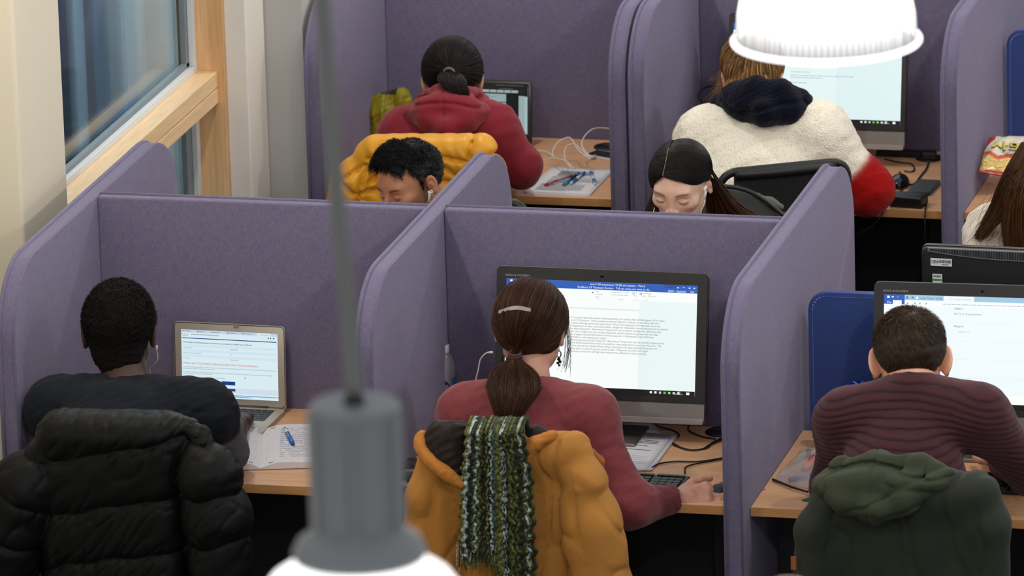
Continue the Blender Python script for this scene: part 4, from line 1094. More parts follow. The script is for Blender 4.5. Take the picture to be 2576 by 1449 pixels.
# ---------------------------------------------------------------- woman looking down behind the screen
def woman_facing():
    base = V(-.50, 1.15, 0); p = person('person with long dark parted hair and wired earphones, eyes lowered', base)
    c = at(1711, 456, .85); R = head_frame(-.10, .36, 0, -1) @ rot(0, -.03, 0); s = 1.03
    neck = at(1722, 590, .97); sL = at(1840, 650, 1.0); sR = at(1600, 640, .98)
    eL = at(1880, 760, .85); eR = at(1560, 740, .85); wL = V(-.38, .50, .785); wR = V(-.62, .50, .785)
    hip = V(-.50, 1.25, .56); mid = V(-.50, 1.12, .84)
    ex = [(g, .04) for g, _ in torso_items(neck, sR, sL, mid, hip, (.12, .085))[:4]]+arm_items(sL, eL, wL, (.038, .032, .024))+arm_items(sR, eR, wR, (.038, .032, .024))+[(hand(wL, (-.2, -1, 0), (-1, 0, 0), (0, 0, 1)), .01), (hand(wR, (.2, -1, 0), (1, 0, 0), (0, 0, 1)), .01)]
    lo, hi = box_of([c-V(.12, .16, .14), c+V(.12, .14, .16), sL, sR, hip-V(.2, .15, .12), hip+V(.2, .15, 0), wL-V(0, .22, 0), wR-V(0, .22, 0), eL, eR], .07)
    _, hf = body_mesh(p, base, head_field(.97, .98, .90, .45), c, R, s, neck, ex, lo, hi, (238, 198, 174), .0023, brow=(70, 52, 44), neck_r=.046)
    rng = rs(7)
    def keep(q):
        x, y, z = q[:, 0], q[:, 1], q[:, 2]
        # hairline: an arch falling from the part to each temple; the part lies at x = +.022
        line = .080-np.abs(x-.020)*.50-np.abs(x-.020)**2*2.0
        line = np.where(y < .005, -.075, line); return z-line
    hc = hair_cap(p, base, hf, c, R, s, keep, (18, 15, 14), .002, .0028, 0, 0, None, (.078, .097, .084))
    px = .020
    n = 7000; sd = np.where(rng.rand(n) < .62, -1., 1.)
    a0 = rng.rand(n)*1.9-.72             # along the part: front .. back (angle in the y-z plane)
    root = np.stack([np.full(n, px)+sd*.0022, np.sin(-a0+.15)*.104-.012, np.cos(-a0+.15)*.098+.034], 1)
    root[:, 1] = -.012+np.cos(np.maximum(a0+.78, .52))*.102; root[:, 2] = .025+np.sin(np.clip(a0+.78, 0.52, 3))*.084
    d0 = unit(root-V(0, -.012, .025))
    q_ = np.clip((a0+.72)/1.9, 0, 1)**1.3
    dT = unit(np.stack([sd*.95, np.where(sd > 0, .10, -.02)-.12*rng.rand(n)-.62*q_, np.where(sd > 0, -.62, -.04-.22*q_)-.14*rng.rand(n)], 1)+rng.randn(n, 3)*.02)
    m = 18; t = np.linspace(0, 1, m); D = slerp(d0, dT, t[:12]/t[11])
    rr = 1/np.linalg.norm(D/V(.084, .102, .084), axis=-1, keepdims=True)*(1+.035*rng.rand(n, 1, 1)+.010*np.sin(t[:12]*PI)[None, :, None])
    Ph = V(0, -.012, .025)+D*rr
    Wd = to_world((Ph*s).reshape(-1, 3), c, R).reshape(Ph.shape)
    # fall to the shoulders in world space
    end = Wd[:, -1]; k = np.arange(1, m-11)/(m-12.)
    right = (end[:, 0] > c[0])
    tgt = np.where(right[:, None], at(1868, 580, .98)+rng.randn(n, 3)*V(.035, .02, .012), at(1630, 600, .86)+rng.randn(n, 3)*V(.014, .02, .012))
    midp = (end+tgt)/2+np.where(right[:, None], V(-.022, 0, -.028), V(-.006, 0, 0))
    kk = k[None, :, None]; F = (1-kk)**2*end[:, None]+2*kk*(1-kk)*midp[:, None]+kk*kk*tgt[:, None]
    W = np.concatenate([Wd, F], 1)
    # brown towards the ends
    cA = jitter_col((22, 18, 17), n, .3, rng); hs = strands('hair_strands', W, .0008*(.7+.5*rng.rand(n, 1)), cA, hc, base)
    nv = len(hs.data.vertices); tt = np.tile(np.repeat(np.linspace(0, 1, W.shape[1]), 3), n)
    cc = np.ones((nv, 4), np.float32); w = np.clip((tt-.60)/.4, 0, 1)[:, None]; cc[:, :3] = np.repeat(cA, W.shape[1]*3, 0)*(1-w)+LC(104, 60, 32)*w*np.repeat(.5+.8*rng.rand(n, 1), W.shape[1]*3, 0)
    hs.data.color_attributes['Col'].data.foreach_set('color', cc.ravel())
    aa = np.linspace(.56, 1.45, 24); pp = np.stack([np.full(24, px)+.002*np.sin(aa*5), -.012+np.cos(aa)*.1045, .025+np.sin(aa)*.0865], 1)
    pt = obj('parting', tube(to_world(pp*s, c, R)-base, .0012, 6), simple('scalp_line', (150, 112, 96), .6), hc, True)
    it = torso_items(neck, sR, sL, mid, hip, (.13, .09), .016)
    it += [(cap(sL, eL, .056, .052), .05), (cap(sR, eR, .056, .052), .05), (cap(eL, wL, .05, .034), .03), (cap(eR, wR, .05, .034), .03)]
    lo, hi = box_of([sL, sR, eL, eR, wL, wR, hip, neck], .14)
    cloth('dark_top', p, base, it, lo, hi, .008, FABRIC, (30, 32, 36), .003, .07, 1, cut=[(cap(neck, neck+V(0, -.05, .2), .07, .09), .008)])
    legs(base, hip, -1, DENIM, p)
    e = empty('earphones', c, 0, 'white wired earphones on the dark-haired woman looking down', 'earphones')
    A = at(1773, 476, .80)-c
    obj('earbud', tube([A+V(.003, .006, .006), A+V(0, 0, .002), A+V(.0015, -.002, -.006)], .0045, 10), WHITE_PLASTIC, e, True)
    obj('stem', tube([A, at(1775, 485, .795)-c, at(1772, 501, .792)-c], [.003, .0036, .0026], 8), WHITE_PLASTIC, e, True)
    obj('cable', tube(smooth_path([at(1772, 500, .792)-c, at(1771, 515, .79)-c, at(1764, 530, .785)-c, at(1760, 545, .78)-c, at(1730, 610, .80)-c], 6), .0013, 6), WHITE_PLASTIC, e, True)
    obj('cable', tube(smooth_path([at(1646, 522, .80)-c, at(1648, 545, .79)-c, at(1690, 610, .80)-c], 6), .0013, 6), WHITE_PLASTIC, e, True)

# ---------------------------------------------------------------- woman at the right edge, and the head at the bottom edge
def woman_headphones():
    base = V(.62, 1.15, 0); p = person('person with long brown hair in a cream fleece at the right edge', base)
    c = at(2655, 450, .92); R = head_frame(.15, .35, 0, -1); s = 1.05
    neck = at(2660, 560, 1.02); sL = at(2790, 650, 1.02); sR = at(2505, 612, 1.02)
    eL = at(2830, 760, .9); eR = at(2450, 740, .92); wL = V(.78, .52, .785); wR = V(.50, .55, .785)
    hip = V(.64, 1.25, .56); mid = V(.64, 1.15, .84)
    ex = [(g, .04) for g, _ in torso_items(neck, sR, sL, mid, hip, (.12, .085))[:4]]+arm_items(sL, eL, wL, (.038, .032, .024))+arm_items(sR, eR, wR, (.038, .032, .024))+[(hand(wL, (-.2, -1, 0), (-1, 0, 0), (0, 0, 1)), .01), (hand(wR, (.2, -1, 0), (1, 0, 0), (0, 0, 1)), .01)]
    lo, hi = box_of([c-V(.12, .16, .14), c+V(.12, .14, .16), sL, sR, hip-V(.2, .15, .12), hip+V(.2, .15, 0), wL-V(0, .22, 0), wR-V(0, .22, 0), eL, eR], .07)
    _, hf = body_mesh(p, base, head_field(.97, .98, .92), c, R, s, neck, ex, lo, hi, (222, 176, 150), .005, brow=(80, 58, 44), neck_r=.046)
    rng = rs(8); keep = hairline(.06, -.01, -.06)
    hc = hair_cap(p, base, hf, c, R, s, keep, (56, 38, 24), .008, .004)
    locks = []
    for (a, b, cc_, d, w, n) in (((2600, 360, .92), (2560, 440, .88), (2520, 520, .90), (2462, 600, .93), (.035, .042, .042, .030, .012), 2600),
                                ((2620, 380, .90), (2580, 470, .86), (2560, 550, .87), (2545, 640, .88), (.04, .05, .05, .04, .018), 3000),
                                ((2640, 370, .90), (2600, 470, .84), (2590, 560, .85), (2600, 680, .88), (.04, .05, .05, .05, .03), 1200),
                                ((2700, 370, .92), (2740, 470, .88), (2760, 560, .90), (2770, 660, .92), (.04, .05, .055, .05, .03), 1200)):
        tail(hc, base, [at(*a), at(*b), at(*cc_), at(*d)], w, n, rng, (74, 50, 31), (106, 72, 43), 'hair_lock', .0007, .5, altp=.3)
    n = 160; t = np.linspace(0, 1, 10)[None, :, None]; A = at(2520, 520, .90)+rng.randn(n, 1, 3)*V(.02, .01, .03)
    P = A+t*V(-.05, -.01, -.09)*(.5+.8*rng.rand(n, 1, 1))+t*(1-t)*rng.randn(n, 1, 3)*.03+t*t*rng.randn(n, 1, 3)*.012
    strands('hair_wisps', P, .0003, jitter_col((90, 62, 40), n, .3, rng), hc, base)
    it = torso_items(neck, sR, sL, mid, hip, (.14, .095), .026)
    it += [(cap(sL, eL, .066, .062), .06), (cap(sR, eR, .066, .062), .06), (cap(eL, wL, .06, .04), .03), (cap(eR, wR, .06, .04), .03),
           (chain([at(2455, 590, 1.02), at(2480, 560, 1.04), at(2520, 535, 1.06), at(2560, 528, 1.06)], [.022, .026, .03, .03], .02), .03)]
    lo, hi = box_of([sL, sR, eL, eR, wL, wR, hip, neck], .16)
    cloth('fleece_top', p, base, it, lo, hi, .007, FABRIC, (232, 220, 204), .008, .06, 1, cut=[(cap(neck, neck+V(0, -.05, .2), .07, .09), .008)])
    legs(base, hip, -1, DENIM, p)
    e = empty('headphones', c, 0, 'white over-ear headphones on the brown-haired person at the edge', 'headphones')
    q = at(2586, 462, .90)-c
    WH = simple('headphone_white', (224, 226, 236), .3)
    f = rbox(q, (.022, .030, .044), .018, rot(0, -.15, .3))
    sdfobj('ear_cup', f, q-.07, q+.07, .004, WH, e, (0, 0, 0))
    f = rbox(V(-q[0]*.9, q[1], q[2]), (.022, .030, .044), .018); sdfobj('ear_cup', f, V(-q[0]*.9, q[1], q[2])-.07, V(-q[0]*.9, q[1], q[2])+.07, .005, WH, e, (0, 0, 0))
    obj('headband', tube([(math.cos(a)*-.11, .02, .02+math.sin(a)*.135) for a in np.linspace(0, PI, 20)], .009, 10), WH, e, True)
def person_below():
    base = V(.12, -3.2, 0); p = person('person whose light brown hair just shows at the bottom edge', base)
    top = at(1985, 1433, -3.0); c = top-V(0, 0, .142); R = head_frame(0, .15, 0); s = 1.05
    neck = c-V(0, .06, .17); sL = neck+V(-.17, 0, -.06); sR = neck+V(.17, 0, -.06); eL = sL+V(-.05, .08, -.24); eR = sR+V(.05, .08, -.24); wL = eL+V(.06, .2, .02); wR = eR+V(-.06, .2, .02)
    hip = V(c[0], -3.2, .50); mid = (neck+hip)/2+V(0, 0, .05)
    ex = [(g, .04) for g, _ in torso_items(neck, sL, sR, mid, hip, (.12, .085))[:4]]+arm_items(sL, eL, wL)+arm_items(sR, eR, wR)+[(hand(wL, (.2, 1, 0), (1, 0, 0), (0, 0, 1)), .01), (hand(wR, (-.3, 1, 0), (-1, 0, 0), (0, 0, 1)), .01)]
    lo, hi = box_of([c-V(.12, .14, .12), c+V(.12, .16, .16), sL, sR, hip-V(.2, .15, .12), hip+V(.2, .15, 0), wL+V(0, .22, 0), wR+V(0, .22, 0)], .07)
    _, hf = body_mesh(p, base, head_field(), c, R, s, neck, ex, lo, hi, (220, 170, 144), .006)
    hc = hair_cap(p, base, hf, c, R, s, hairline(.05, -.01, -.06), (96, 72, 50), .008, .005)
    short_hair(p, base, c, R, s, 4000, rs(9), (112, 86, 60), (160, 128, 92), (.087, .108, .098), (0, -.4, .9), (.02, .035), hairline(.05, -.01, -.06), .1, .0009, parent=hc)
    it = torso_items(neck, sL, sR, mid, hip, (.14, .095), .016)+[(cap(sL, eL, .056, .052), .05), (cap(sR, eR, .056, .052), .05)]
    lo, hi = box_of([sL, sR, eL, eR, hip, neck], .14)
    cloth('grey_top', p, base, it, lo, hi, .01, FABRIC, (70, 72, 78), .003, .07, 1)
    legs(base, hip, 1, TROUS, p)
PEOPLE = [man_tee, woman_ponytail, man_maroon, woman_hoodie, woman_fleece, man_facing, woman_facing, woman_headphones, person_below]
for _f in PEOPLE: _f()

# ================================================================ chairs and the coats on them
MESHB = simple('mesh_black', (16, 16, 17), .8)
def chair(label, x, y, rz, group='black office chairs', top=.94, w=.40, arms=True):
    o = empty('office_chair', (x, y, 0), rz, label, 'chair', group)
    pts = rrect(-w/2, w/2, .56, top, (.055, .055, .09, .09), 6)
    def bend(px, z): return -.24-.02*(1-(px/(w/2))**2)-.03*((z-.56)/.4)
    P = [(px, bend(px, pz), pz) for px, pz in pts]
    obj('back_frame', tube(P, .013, 8, closed=True), BLACK, o, True)
    bm = bmesh.new(); N = 10
    g = [[bm.verts.new((-w/2+.006+(w-.012)*i/N, bend(-w/2+w*i/N, .57+(top-.575)*j/N), .57+(top-.575)*j/N)) for i in range(N+1)] for j in range(N+1)]
    for j in range(N):
        for i in range(N):
            if (j in (0, N-1)) and (i in (0, N-1)): continue
            bm.faces.new((g[j][i], g[j][i+1], g[j+1][i+1], g[j+1][i]))
    r = obj('backrest', bm, MESHB, o, True); md = r.modifiers.new('solid', 'SOLIDIFY'); md.thickness = .012
    obj('top_rail', tube([(px, bend(px, top)-.002, top-.010) for px in np.linspace(-w/2+.045, w/2-.045, 12)], .017, 10), BLACK, o, True)
    obj('seat', box(-.235, .235, -.20, .24, .40, .465, .03, 4), MESHB, o, True)
    obj('back_post', tube(smooth_path([(0, -.05, .38), (0, -.20, .37), (0, -.285, .44), (0, -.285, .62)], 5), .022, 8), BLACK, o, True)
    for sx in (-1, 1) if arms else (): obj('armrest', tube(smooth_path([(sx*.22, 0, .40), (sx*.27, 0, .44), (sx*.27, -.02, .62), (sx*.27, .10, .63)], 5), .016, 8), BLACK, o, True)
    obj('gas_column', lathe([(0, .10), (.03, .10), (.03, .27), (.02, .27), (.02, .40), (0, .40)], 16), CHROME, o, True)
    for k in range(5):
        a = 2*PI*k/5+.3; e = (math.cos(a)*.29, math.sin(a)*.29, .075)
        obj('base_leg', tube([(0, 0, .11), e], [.026, .016], 8), BLACK, o, True)
        obj('caster', tube([(e[0]-.018*math.sin(a), e[1]+.018*math.cos(a), .028), (e[0]+.018*math.sin(a), e[1]-.018*math.cos(a), .028)], .027, 12), BLACK, o, True)
    return o
CH = 'office chairs at the desks'
chair('black office chair draped with the black puffer jacket', -1.70, -.87, .02, CH, arms=False)
chair('black office chair draped with the mustard coat and scarf', -.66, -.88, .0, CH, arms=False)
chair('black office chair draped with the dark green parka', .47, -.86, .0, CH, arms=False)
chair('black office chair draped with the yellow quilted jacket', -1.58, 2.06, .05, CH, arms=False)
_q = at(1980, 440, 1.70)
chair('bare black office chair behind the white fleece person', _q[0]-.15, _q[1]+.28, .50, CH, top=1.015, w=.40)
chair('black office chair of the man looking down', -1.33, 1.22, PI, CH)
chair('black office chair with a grey coat behind the dark-haired woman', -.44, 1.18, PI-.1, CH)
chair('black office chair of the person in cream fleece at the right edge', .64, 1.22, PI, CH)
chair('black office chair of the person at the bottom edge', .12, -3.25, 0, CH)

def coat(label, name, base, f, lo, hi, h, mat, colfn):
    base = np.array(base, float)
    o = sdfobj(name, f, lo, hi, h, mat, None, base, colfn if callable(colfn) else (lambda v: np.tile(LC(*colfn), (len(v), 1))), 1.6)
    o.location = tuple(base); tag(o, label, 'jacket'); return o
def crease(x, w): return np.exp(-(x/w)**2)
NYLON = attr_mat('nylon_matte', .5, ((260, .18, .002), (60, .25, .004)), sheen=.0, spec=.14).m
CANVAS = attr_mat('canvas_coat', .8, ((1200, .3, .0006), (45, .3, .005)), sheen=.05).m
# black puffer
def puffer():
    Y = -1.20; A = lambda u, v, y=Y: at(u, v, y)
    body = [(rbox(A(285, 1320)+V(0, .02, 0), (.200, .085, .30), .06), 0), (cap(A(165, 1096)+V(0, .02, 0), A(470, 1094)+V(0, .02, 0), .040, .042), .05)]
    slR = chain([A(500, 1106), A(528, 1200, Y-.02), A(548, 1310, Y-.02), A(560, 1500, Y-.02)], [.040, .078, .084, .084], .04)
    slL = chain([A(130, 1128), A(62, 1235, Y-.01), A(18, 1350, Y-.01), A(5, 1500, Y-.01)], [.052, .095, .098, .095], .04)
    fb = join(body); c0 = A(285, 1320)
    def f(P):
        x = P[:, 0]-c0[0]; z = P[:, 2]; n1 = .012*wob(P, .10); n2 = wob(P*V(1, 1, .5), .022, 1)
        def puff(zz, per): s = np.abs(((zz/per)%1)-.5)*per; s = per/2-s; return .014*(1-np.exp(-s/.016))-.012
        zb = z-.13*x-.25*x*x+n1-A(285, 1131)[2]
        d = fb(P)-puff(zb, .152)
        sm = np.abs(np.sin(PI*zb/.152)); d = d+.0012*n2*(1.3-sm)+.0045*ridge(P @ rot(0, .75, 0)*V(1.7, 1, .45), .05, 1)*(1.15-sm*.6)
        zr = z-.10*x+n1-A(520, 1135)[2]; zl = z+.35*x+n1-A(60, 1200)[2]
        rg = .004*ridge(P*V(1, 1, .7), .045, 2); dr = slR(P)-puff(zr, .132)+rg; dl = slL(P)-puff(zl, .128)+rg
        d = np.minimum(d, dr); d = smin(d, dr, .006); return smin(d, dl, .006)+.0012*wob(P, .035, 2)
    lo, hi = box_of([A(-10, 1490), A(0, 1120), A(650, 1490), A(480, 1060)], .13)
    o = coat('black down puffer jacket hung over the chair of the man in the dark tee', 'puffer_jacket', (c0[0], Y, .6), f, lo, hi, .0042, NYLON, (13, 14, 14))
    col = cloth('collar', o, o.location, [(chain(smooth_path([A(140, 1092), A(200, 1078, Y+.02), A(320, 1074, Y+.02), A(440, 1073, Y+.02), A(500, 1092)], 2), [.026]*9, .01), 0)], *box_of([A(140, 1078), A(500, 1078)], .08), .004, NYLON, (14, 15, 15), .003, .04, 1)
    for k, t in enumerate(('THE', 'NORTH', 'FACE')):
        M = Matrix.Translation(Vector(tuple(A(300, 1083+k*9, Y-.019)-np.array(o.location)))) @ UP
        text('logo_text', t, .0105, simple('logo_black', (10, 10, 10), .25), o, M, bold=.0004)
puffer()
# mustard coat
def mustard():
    Y = -1.20; A = lambda u, v, y=Y: at(u, v, y)
    MU = LC(172, 116, 46)
    sh = [(rbox(A(1260, 1380)+V(0, .02, 0), (.185, .055, .30), .04), 0),
          (cap(A(1095, 1140), A(1440, 1132), .045, .050), .05),
          (cap(A(1105, 1200), A(1110, 1480), .05, .06), .03)]
    slR = chain([A(1445, 1140, Y), A(1468, 1225, Y-.01), A(1490, 1330, Y-.01), A(1520, 1490, Y-.01)], [.046, .062, .078, .086], .04)
    slL = chain([A(1080, 1150, Y), A(1062, 1250, Y-.02), A(1058, 1350, Y-.02), A(1060, 1490, Y-.02)], [.028, .042, .046, .046], .03)
    fb = join(sh); c0 = A(1260, 1330)
    def f(P):
        x = P[:, 0]-c0[0]; z = P[:, 2]-c0[2]
        fold = .010*np.sin(x*52+2.2*wob(P*V(1, 1, .35), .15, 1))*np.clip(.5-z*1.2, .3, 1)
        fold += .008*ridge(P*V(1.4, 1, .4), .07, 2)
        d = fb(P)+fold
        r = slR(P)+.007*wob(P*V(1, 1, 1.2)+.3, .085, 0)+.008*ridge(P @ rot(0, -.5, 0)*V(1.6, 1, .7), .12, 1)
        l = slL(P)+.006*ridge(P*V(1.3, 1, .5), .06, 2)
        d = smin(d, l, .008); d = smin(d, r, .008)
        e = np.abs((P[:, 2]-A(1440, 1230)[2])+1.0*(P[:, 0]-A(1360, 1230)[0])-.0)
        sx = A(1452, 1250)[0]+.35*(A(1452, 1180)[2]-P[:, 2])*.5
        return d+.0022*crease(P[:, 0]-sx, .0016)*(P[:, 2] < A(1450, 1180)[2])+.0025*crease(P[:, 2]-A(1400, 1250)[2]+.45*(P[:, 0]-A(1400, 1250)[0]), .0015)*(np.abs(P[:, 0]-A(1385, 1250)[0]) < .035)
    lo, hi = box_of([A(1015, 1490), A(1040, 1110), A(1600, 1490), A(1440, 1090)], .10)
    o = coat('mustard raincoat with dark hood lining hung over the long-haired woman\'s chair', 'raincoat', (c0[0], Y, .6), f, lo, hi, .0042, CANVAS, lambda v: np.tile(MU, (len(v), 1)))
    # hood: dark lining turned out, mustard rim
    lin_ = [(ell(A(1122, 1120, Y-.03), (.062, .050, .072), rot(0, .25, 0)), 0), (ell(A(1150, 1098, Y-.01), (.042, .045, .045)), .02), (cap(A(1135, 1150, Y-.04), A(1160, 1205, Y-.05), .040, .018), .03)]
    cloth('hood_lining', o, o.location, lin_, *box_of([A(1060, 1060), A(1400, 1220)], .12), .004, NYLON, (40, 33, 30), .007, .045, 1)
    cloth('hood_lining', o, o.location, [(chain([A(1325, 1112, Y), A(1350, 1096, Y), A(1392, 1098, Y)], [.034, .024, .012], .02), 0)], *box_of([A(1300, 1060), A(1400, 1150)], .08), .004, NYLON, (40, 33, 30), .004, .045, 1)
    rim = [(chain(smooth_path([A(1063, 1090, Y-.02), A(1058, 1122, Y-.05), A(1082, 1160, Y-.075), A(1120, 1190, Y-.09), A(1160, 1218, Y-.09)], 3), [.009]+[.016]*10+[.012]*2, .01), 0)]
    cloth('hood_rim', o, o.location, rim, *box_of([A(1050, 1075), A(1400, 1230)], .12), .0035, CANVAS, (178, 112, 40), .002, .03, 2)
    rim2 = [(chain(smooth_path([A(1392, 1094, Y-.03), A(1358, 1108, Y-.05), A(1330, 1130, Y-.055), A(1316, 1165, Y-.05)], 3), [.012]*4+[.018]*6, .01), 0)]
    cloth('hood_rim', o, o.location, rim2, *box_of([A(1300, 1075), A(1400, 1180)], .09), .0035, CANVAS, (178, 112, 40), .002, .03, 2)
    cf = [(chain([A(1478, 1128, Y+.03), A(1508, 1160, Y+.06), A(1510, 1200, Y+.06)], [.010, .013, .010], .01), 0)]
    cloth('cuff_flap', o, o.location, cf, *box_of([A(1470, 1115, Y), A(1520, 1210, Y+.05)], .05), .0035, CANVAS, (150, 92, 32), .002, .03, 2)
mustard()
def scarf():
    Y = -1.285; rng = rs(11); A = lambda u, v, y=Y: at(u, v, y)
    base = A(1250, 1250); bm = None; cols = []; Pl = []; Rl = []; Cl = []
    pal = [(58, 68, 36), (72, 84, 40), (40, 46, 30), (88, 96, 48), (60, 84, 98), (158, 172, 170), (34, 38, 28), (70, 78, 40), (110, 112, 66)]
    def dy(x): return -.016*abs(math.sin(x*PI*3.05))
    n = 34; M = 150
    for i in range(n):
        f = i/(n-1); ph = rng.rand()*6
        u0, u1, u2 = 1178+f*134, 1163+f*170, 1156+f*188
        end = 1372+30*rng.rand() if f < .42 else (1362+20*rng.rand() if f < .5 else 1520)
        t = np.linspace(0, 1, M)
        v = 1086+(end-1086)*t; u = np.where(v < 1200, u0+(u1-u0)*(v-1086)/114, u1+(u2-u1)*(v-1200)/250)
        P = np.array([A(a, b) for a, b in zip(u, v)])
        z = P[:, 2]; gp = int(f*2.99); w = np.abs(((z/(.033, .030, .037)[gp]+gp*.4+.15*np.sin(z*9+gp)+.05*math.sin(ph))%1)*2-1)-.5
        P[:, 0] += (.0085, .006, .010)[gp]*w+.0016*np.sin(z*300+ph)+.002*np.sin(z*60+ph); P[:, 1] += dy(f)+.0015*np.sin(z*260+ph)-.012*np.clip((1150-v)/80, 0, 1)
        # over the top of the chair
        top = np.array([P[0]+V(0, .03+.022*k, .018*math.sin(min(1, k/2.)*PI*.5)-(0.02*k if k > 2 else 0)) for k in range(4, 0, -1)])+V(0, 0, .004)
        P = np.concatenate([top, P]); Pl.append(P); Rl.append(.0038+.0013*np.sin(np.arange(len(P))*1.1+ph)); c = pal[rng.randint(len(pal))] if f > .12 and (f < .52 or f > .6) else pal[rng.choice([5, 8, 1, 4])]
        Cl.append(LC(*c)*(.75+.5*rng.rand()))
        # a second yarn half sunk between
        Q = P.copy(); Q[:, 0] += .0035; Q[:, 1] += .0032; Pl.append(Q); Rl.append(np.full(len(P), .0036)); Cl.append(LC(*pal[rng.randint(4)])*.7)
    Pa = np.array(Pl); o = strands('scarf', Pa, np.array(Rl), np.array(Cl), None, base, attr_mat('yarn', 1.0, ((420, 1, .004),), noise=(90, .8)).m, 7)
    o.location = tuple(base); tag(o, 'chunky green, blue and white zigzag scarf hung over the mustard coat', 'scarf')
    n = 150; f = rng.rand(n)*.5; A0 = np.array([A(1158+x*190+6*rng.randn(), 1360+12*rng.rand(), Y-.012) for x in f]); t = np.linspace(0, 1, 8)[None, :, None]
    P = A0[:, None]+t*V(0, 0, -.055)*(.4+.9*rng.rand(n, 1, 1))+t*t*rng.randn(n, 1, 3)*.006
    strands('fringe', P, .0016, np.array([LC(*pal[rng.randint(len(pal))]) for _ in range(n)]), o, base, MATS['yarn'], 4)
scarf()
def parka():
    Y = -1.20; A = lambda u, v, y=Y: at(u, v, y)
    GR = (52, 60, 42)
    sh = [(rbox(A(2270, 1450)+V(0, .02, 0), (.225, .06, .28), .05), 0), (cap(A(2095, 1262), A(2460, 1236), .05, .052), .05),
          (chain([A(2090, 1262), A(2050, 1330, Y-.01), A(2045, 1500, Y-.01)], [.05, .052, .055], .03), .02), (chain([A(2462, 1240), A(2482, 1320), A(2490, 1500)], [.05, .055, .055], .03), .02)]
    fb = join(sh); c0 = A(2275, 1350)
    def f(P):
        d = fb(P)+.006*wob(P*V(1.1, 1, .5), .08, 1)+.008*ridge(P*V(1.3, 1, .5), .08, 2)
        return d+.003*crease(P[:, 0]-A(2105, 1350)[0]-.02*np.sin(P[:, 2]*14), .003)
    lo, hi = box_of([A(1985, 1490), A(2000, 1200), A(2540, 1490), A(2440, 1190)], .10)
    o = coat('dark green parka with a hood hung over the maroon jumper man\'s chair', 'parka', (c0[0], Y, .6), f, lo, hi, .0046, CANVAS, (34, 40, 29))
    H = [(chain([A(2062, 1218, Y), A(2120, 1184, Y+.01), A(2215, 1168, Y+.01), A(2310, 1168, Y+.01), A(2376, 1192, Y)], [.024, .030, .032, .030, .020], .03), 0),
         (chain([A(2066, 1226, Y-.04), A(2130, 1262, Y-.07), A(2200, 1285, Y-.085), A(2270, 1262, Y-.07), A(2350, 1222, Y-.04), A(2386, 1198, Y-.02)], [.020, .030, .032, .030, .026, .018], .03), .03),
         (ell(A(2210, 1222, Y-.045), (.145, .045, .052)), .03)]
    s1, s2 = A(2188, 1200, Y-.08)[0], A(2318, 1190, Y-.08)[0]
    def dh(P):
        return .004*crease(P[:, 0]-s1, .0022)+.004*crease(P[:, 0]-s2, .0022)+.005*wob(P*V(1, 1, 1.6), .07, 1)+.007*ridge(P*V(.7, 1, 1.6), .07, 2)+.006*crease(P[:, 2]-A(2200, 1182, Y-.06)[2]+.10*np.abs(P[:, 0]-s1)+.008*np.sin(P[:, 0]*25), .004)
    cloth('hood', o, o.location, H, *box_of([A(2040, 1150), A(2400, 1320, Y-.1)], .09), .0042, CANVAS, (42, 50, 30), 0, .05, 0, disp=dh)
    q = A(1994, 1416, Y-.06)-np.array(o.location); obj('leather_tag', box(q[0]-.004, q[0]+.010, q[1]-.004, q[1], q[2]-.018, q[2]+.018, .001), simple('leather_tan', (150, 78, 40), .7), o)
parka()
def yellow():
    Y = 1.76; A = lambda u, v, y=Y: at(u, v, y)
    sh = [(rbox(A(1075, 480)+V(0, .02, 0), (.20, .05, .15), .045), 0), (cap(A(950, 385), A(1205, 380), .042, .044), .05),
          (chain([A(925, 408), A(885, 460, Y-.02), A(862, 560, Y-.02)], [.045, .055, .06], .03), .02), (chain([A(1215, 388), A(1228, 440, Y-.01), A(1235, 560, Y-.01)], [.042, .05, .055], .03), .02)]
    fb = join(sh); c0 = A(1075, 480)
    segs = []
    for a, b in (((935, 392), (1050, 372)), ((1050, 372), (1190, 400)), ((1190, 400), (1250, 385)), ((860, 445), (930, 405)), ((930, 405), (905, 520)), ((862, 432), (905, 475)), ((905, 475), (960, 470)), ((1190, 355), (1180, 470)), ((1100, 395), (1180, 460)), ((1090, 450), (1180, 455)), ((980, 400), (940, 450)), ((1100, 520), (1090, 450)), ((1180, 455), (1240, 480)), ((1190, 400), (1245, 440))):
        segs.append((A(*a), A(*b)))
    def f(P):
        d = fb(P)-.006; Q = P[:, [0, 2]]; m = np.full(len(P), 9.)
        for a, b in segs:
            a2, b2 = a[[0, 2]], b[[0, 2]]; ba = b2-a2; h = np.clip((Q-a2) @ ba/(ba @ ba), 0, 1); m = np.minimum(m, np.linalg.norm(Q-a2-h[:, None]*ba, axis=1))
        return d+.022*np.exp(-m/.008)+.0022*np.sin(P[:, 0]*160+P[:, 2]*90+4*wob(P, .1))*np.exp(-m/.02)+.002*wob(P, .04, 1)
    lo, hi = box_of([A(820, 560), A(850, 400), A(1270, 560), A(1200, 350)], .10)
    coat('mustard yellow quilted jacket hung over the red hoodie person\'s chair', 'quilted_jacket', (c0[0], Y, .9), f, lo, hi, .0046, attr_mat('nylon_yellow', .42, ((120, .2, .002),), sheen=.1).m, (226, 158, 30))
yellow()
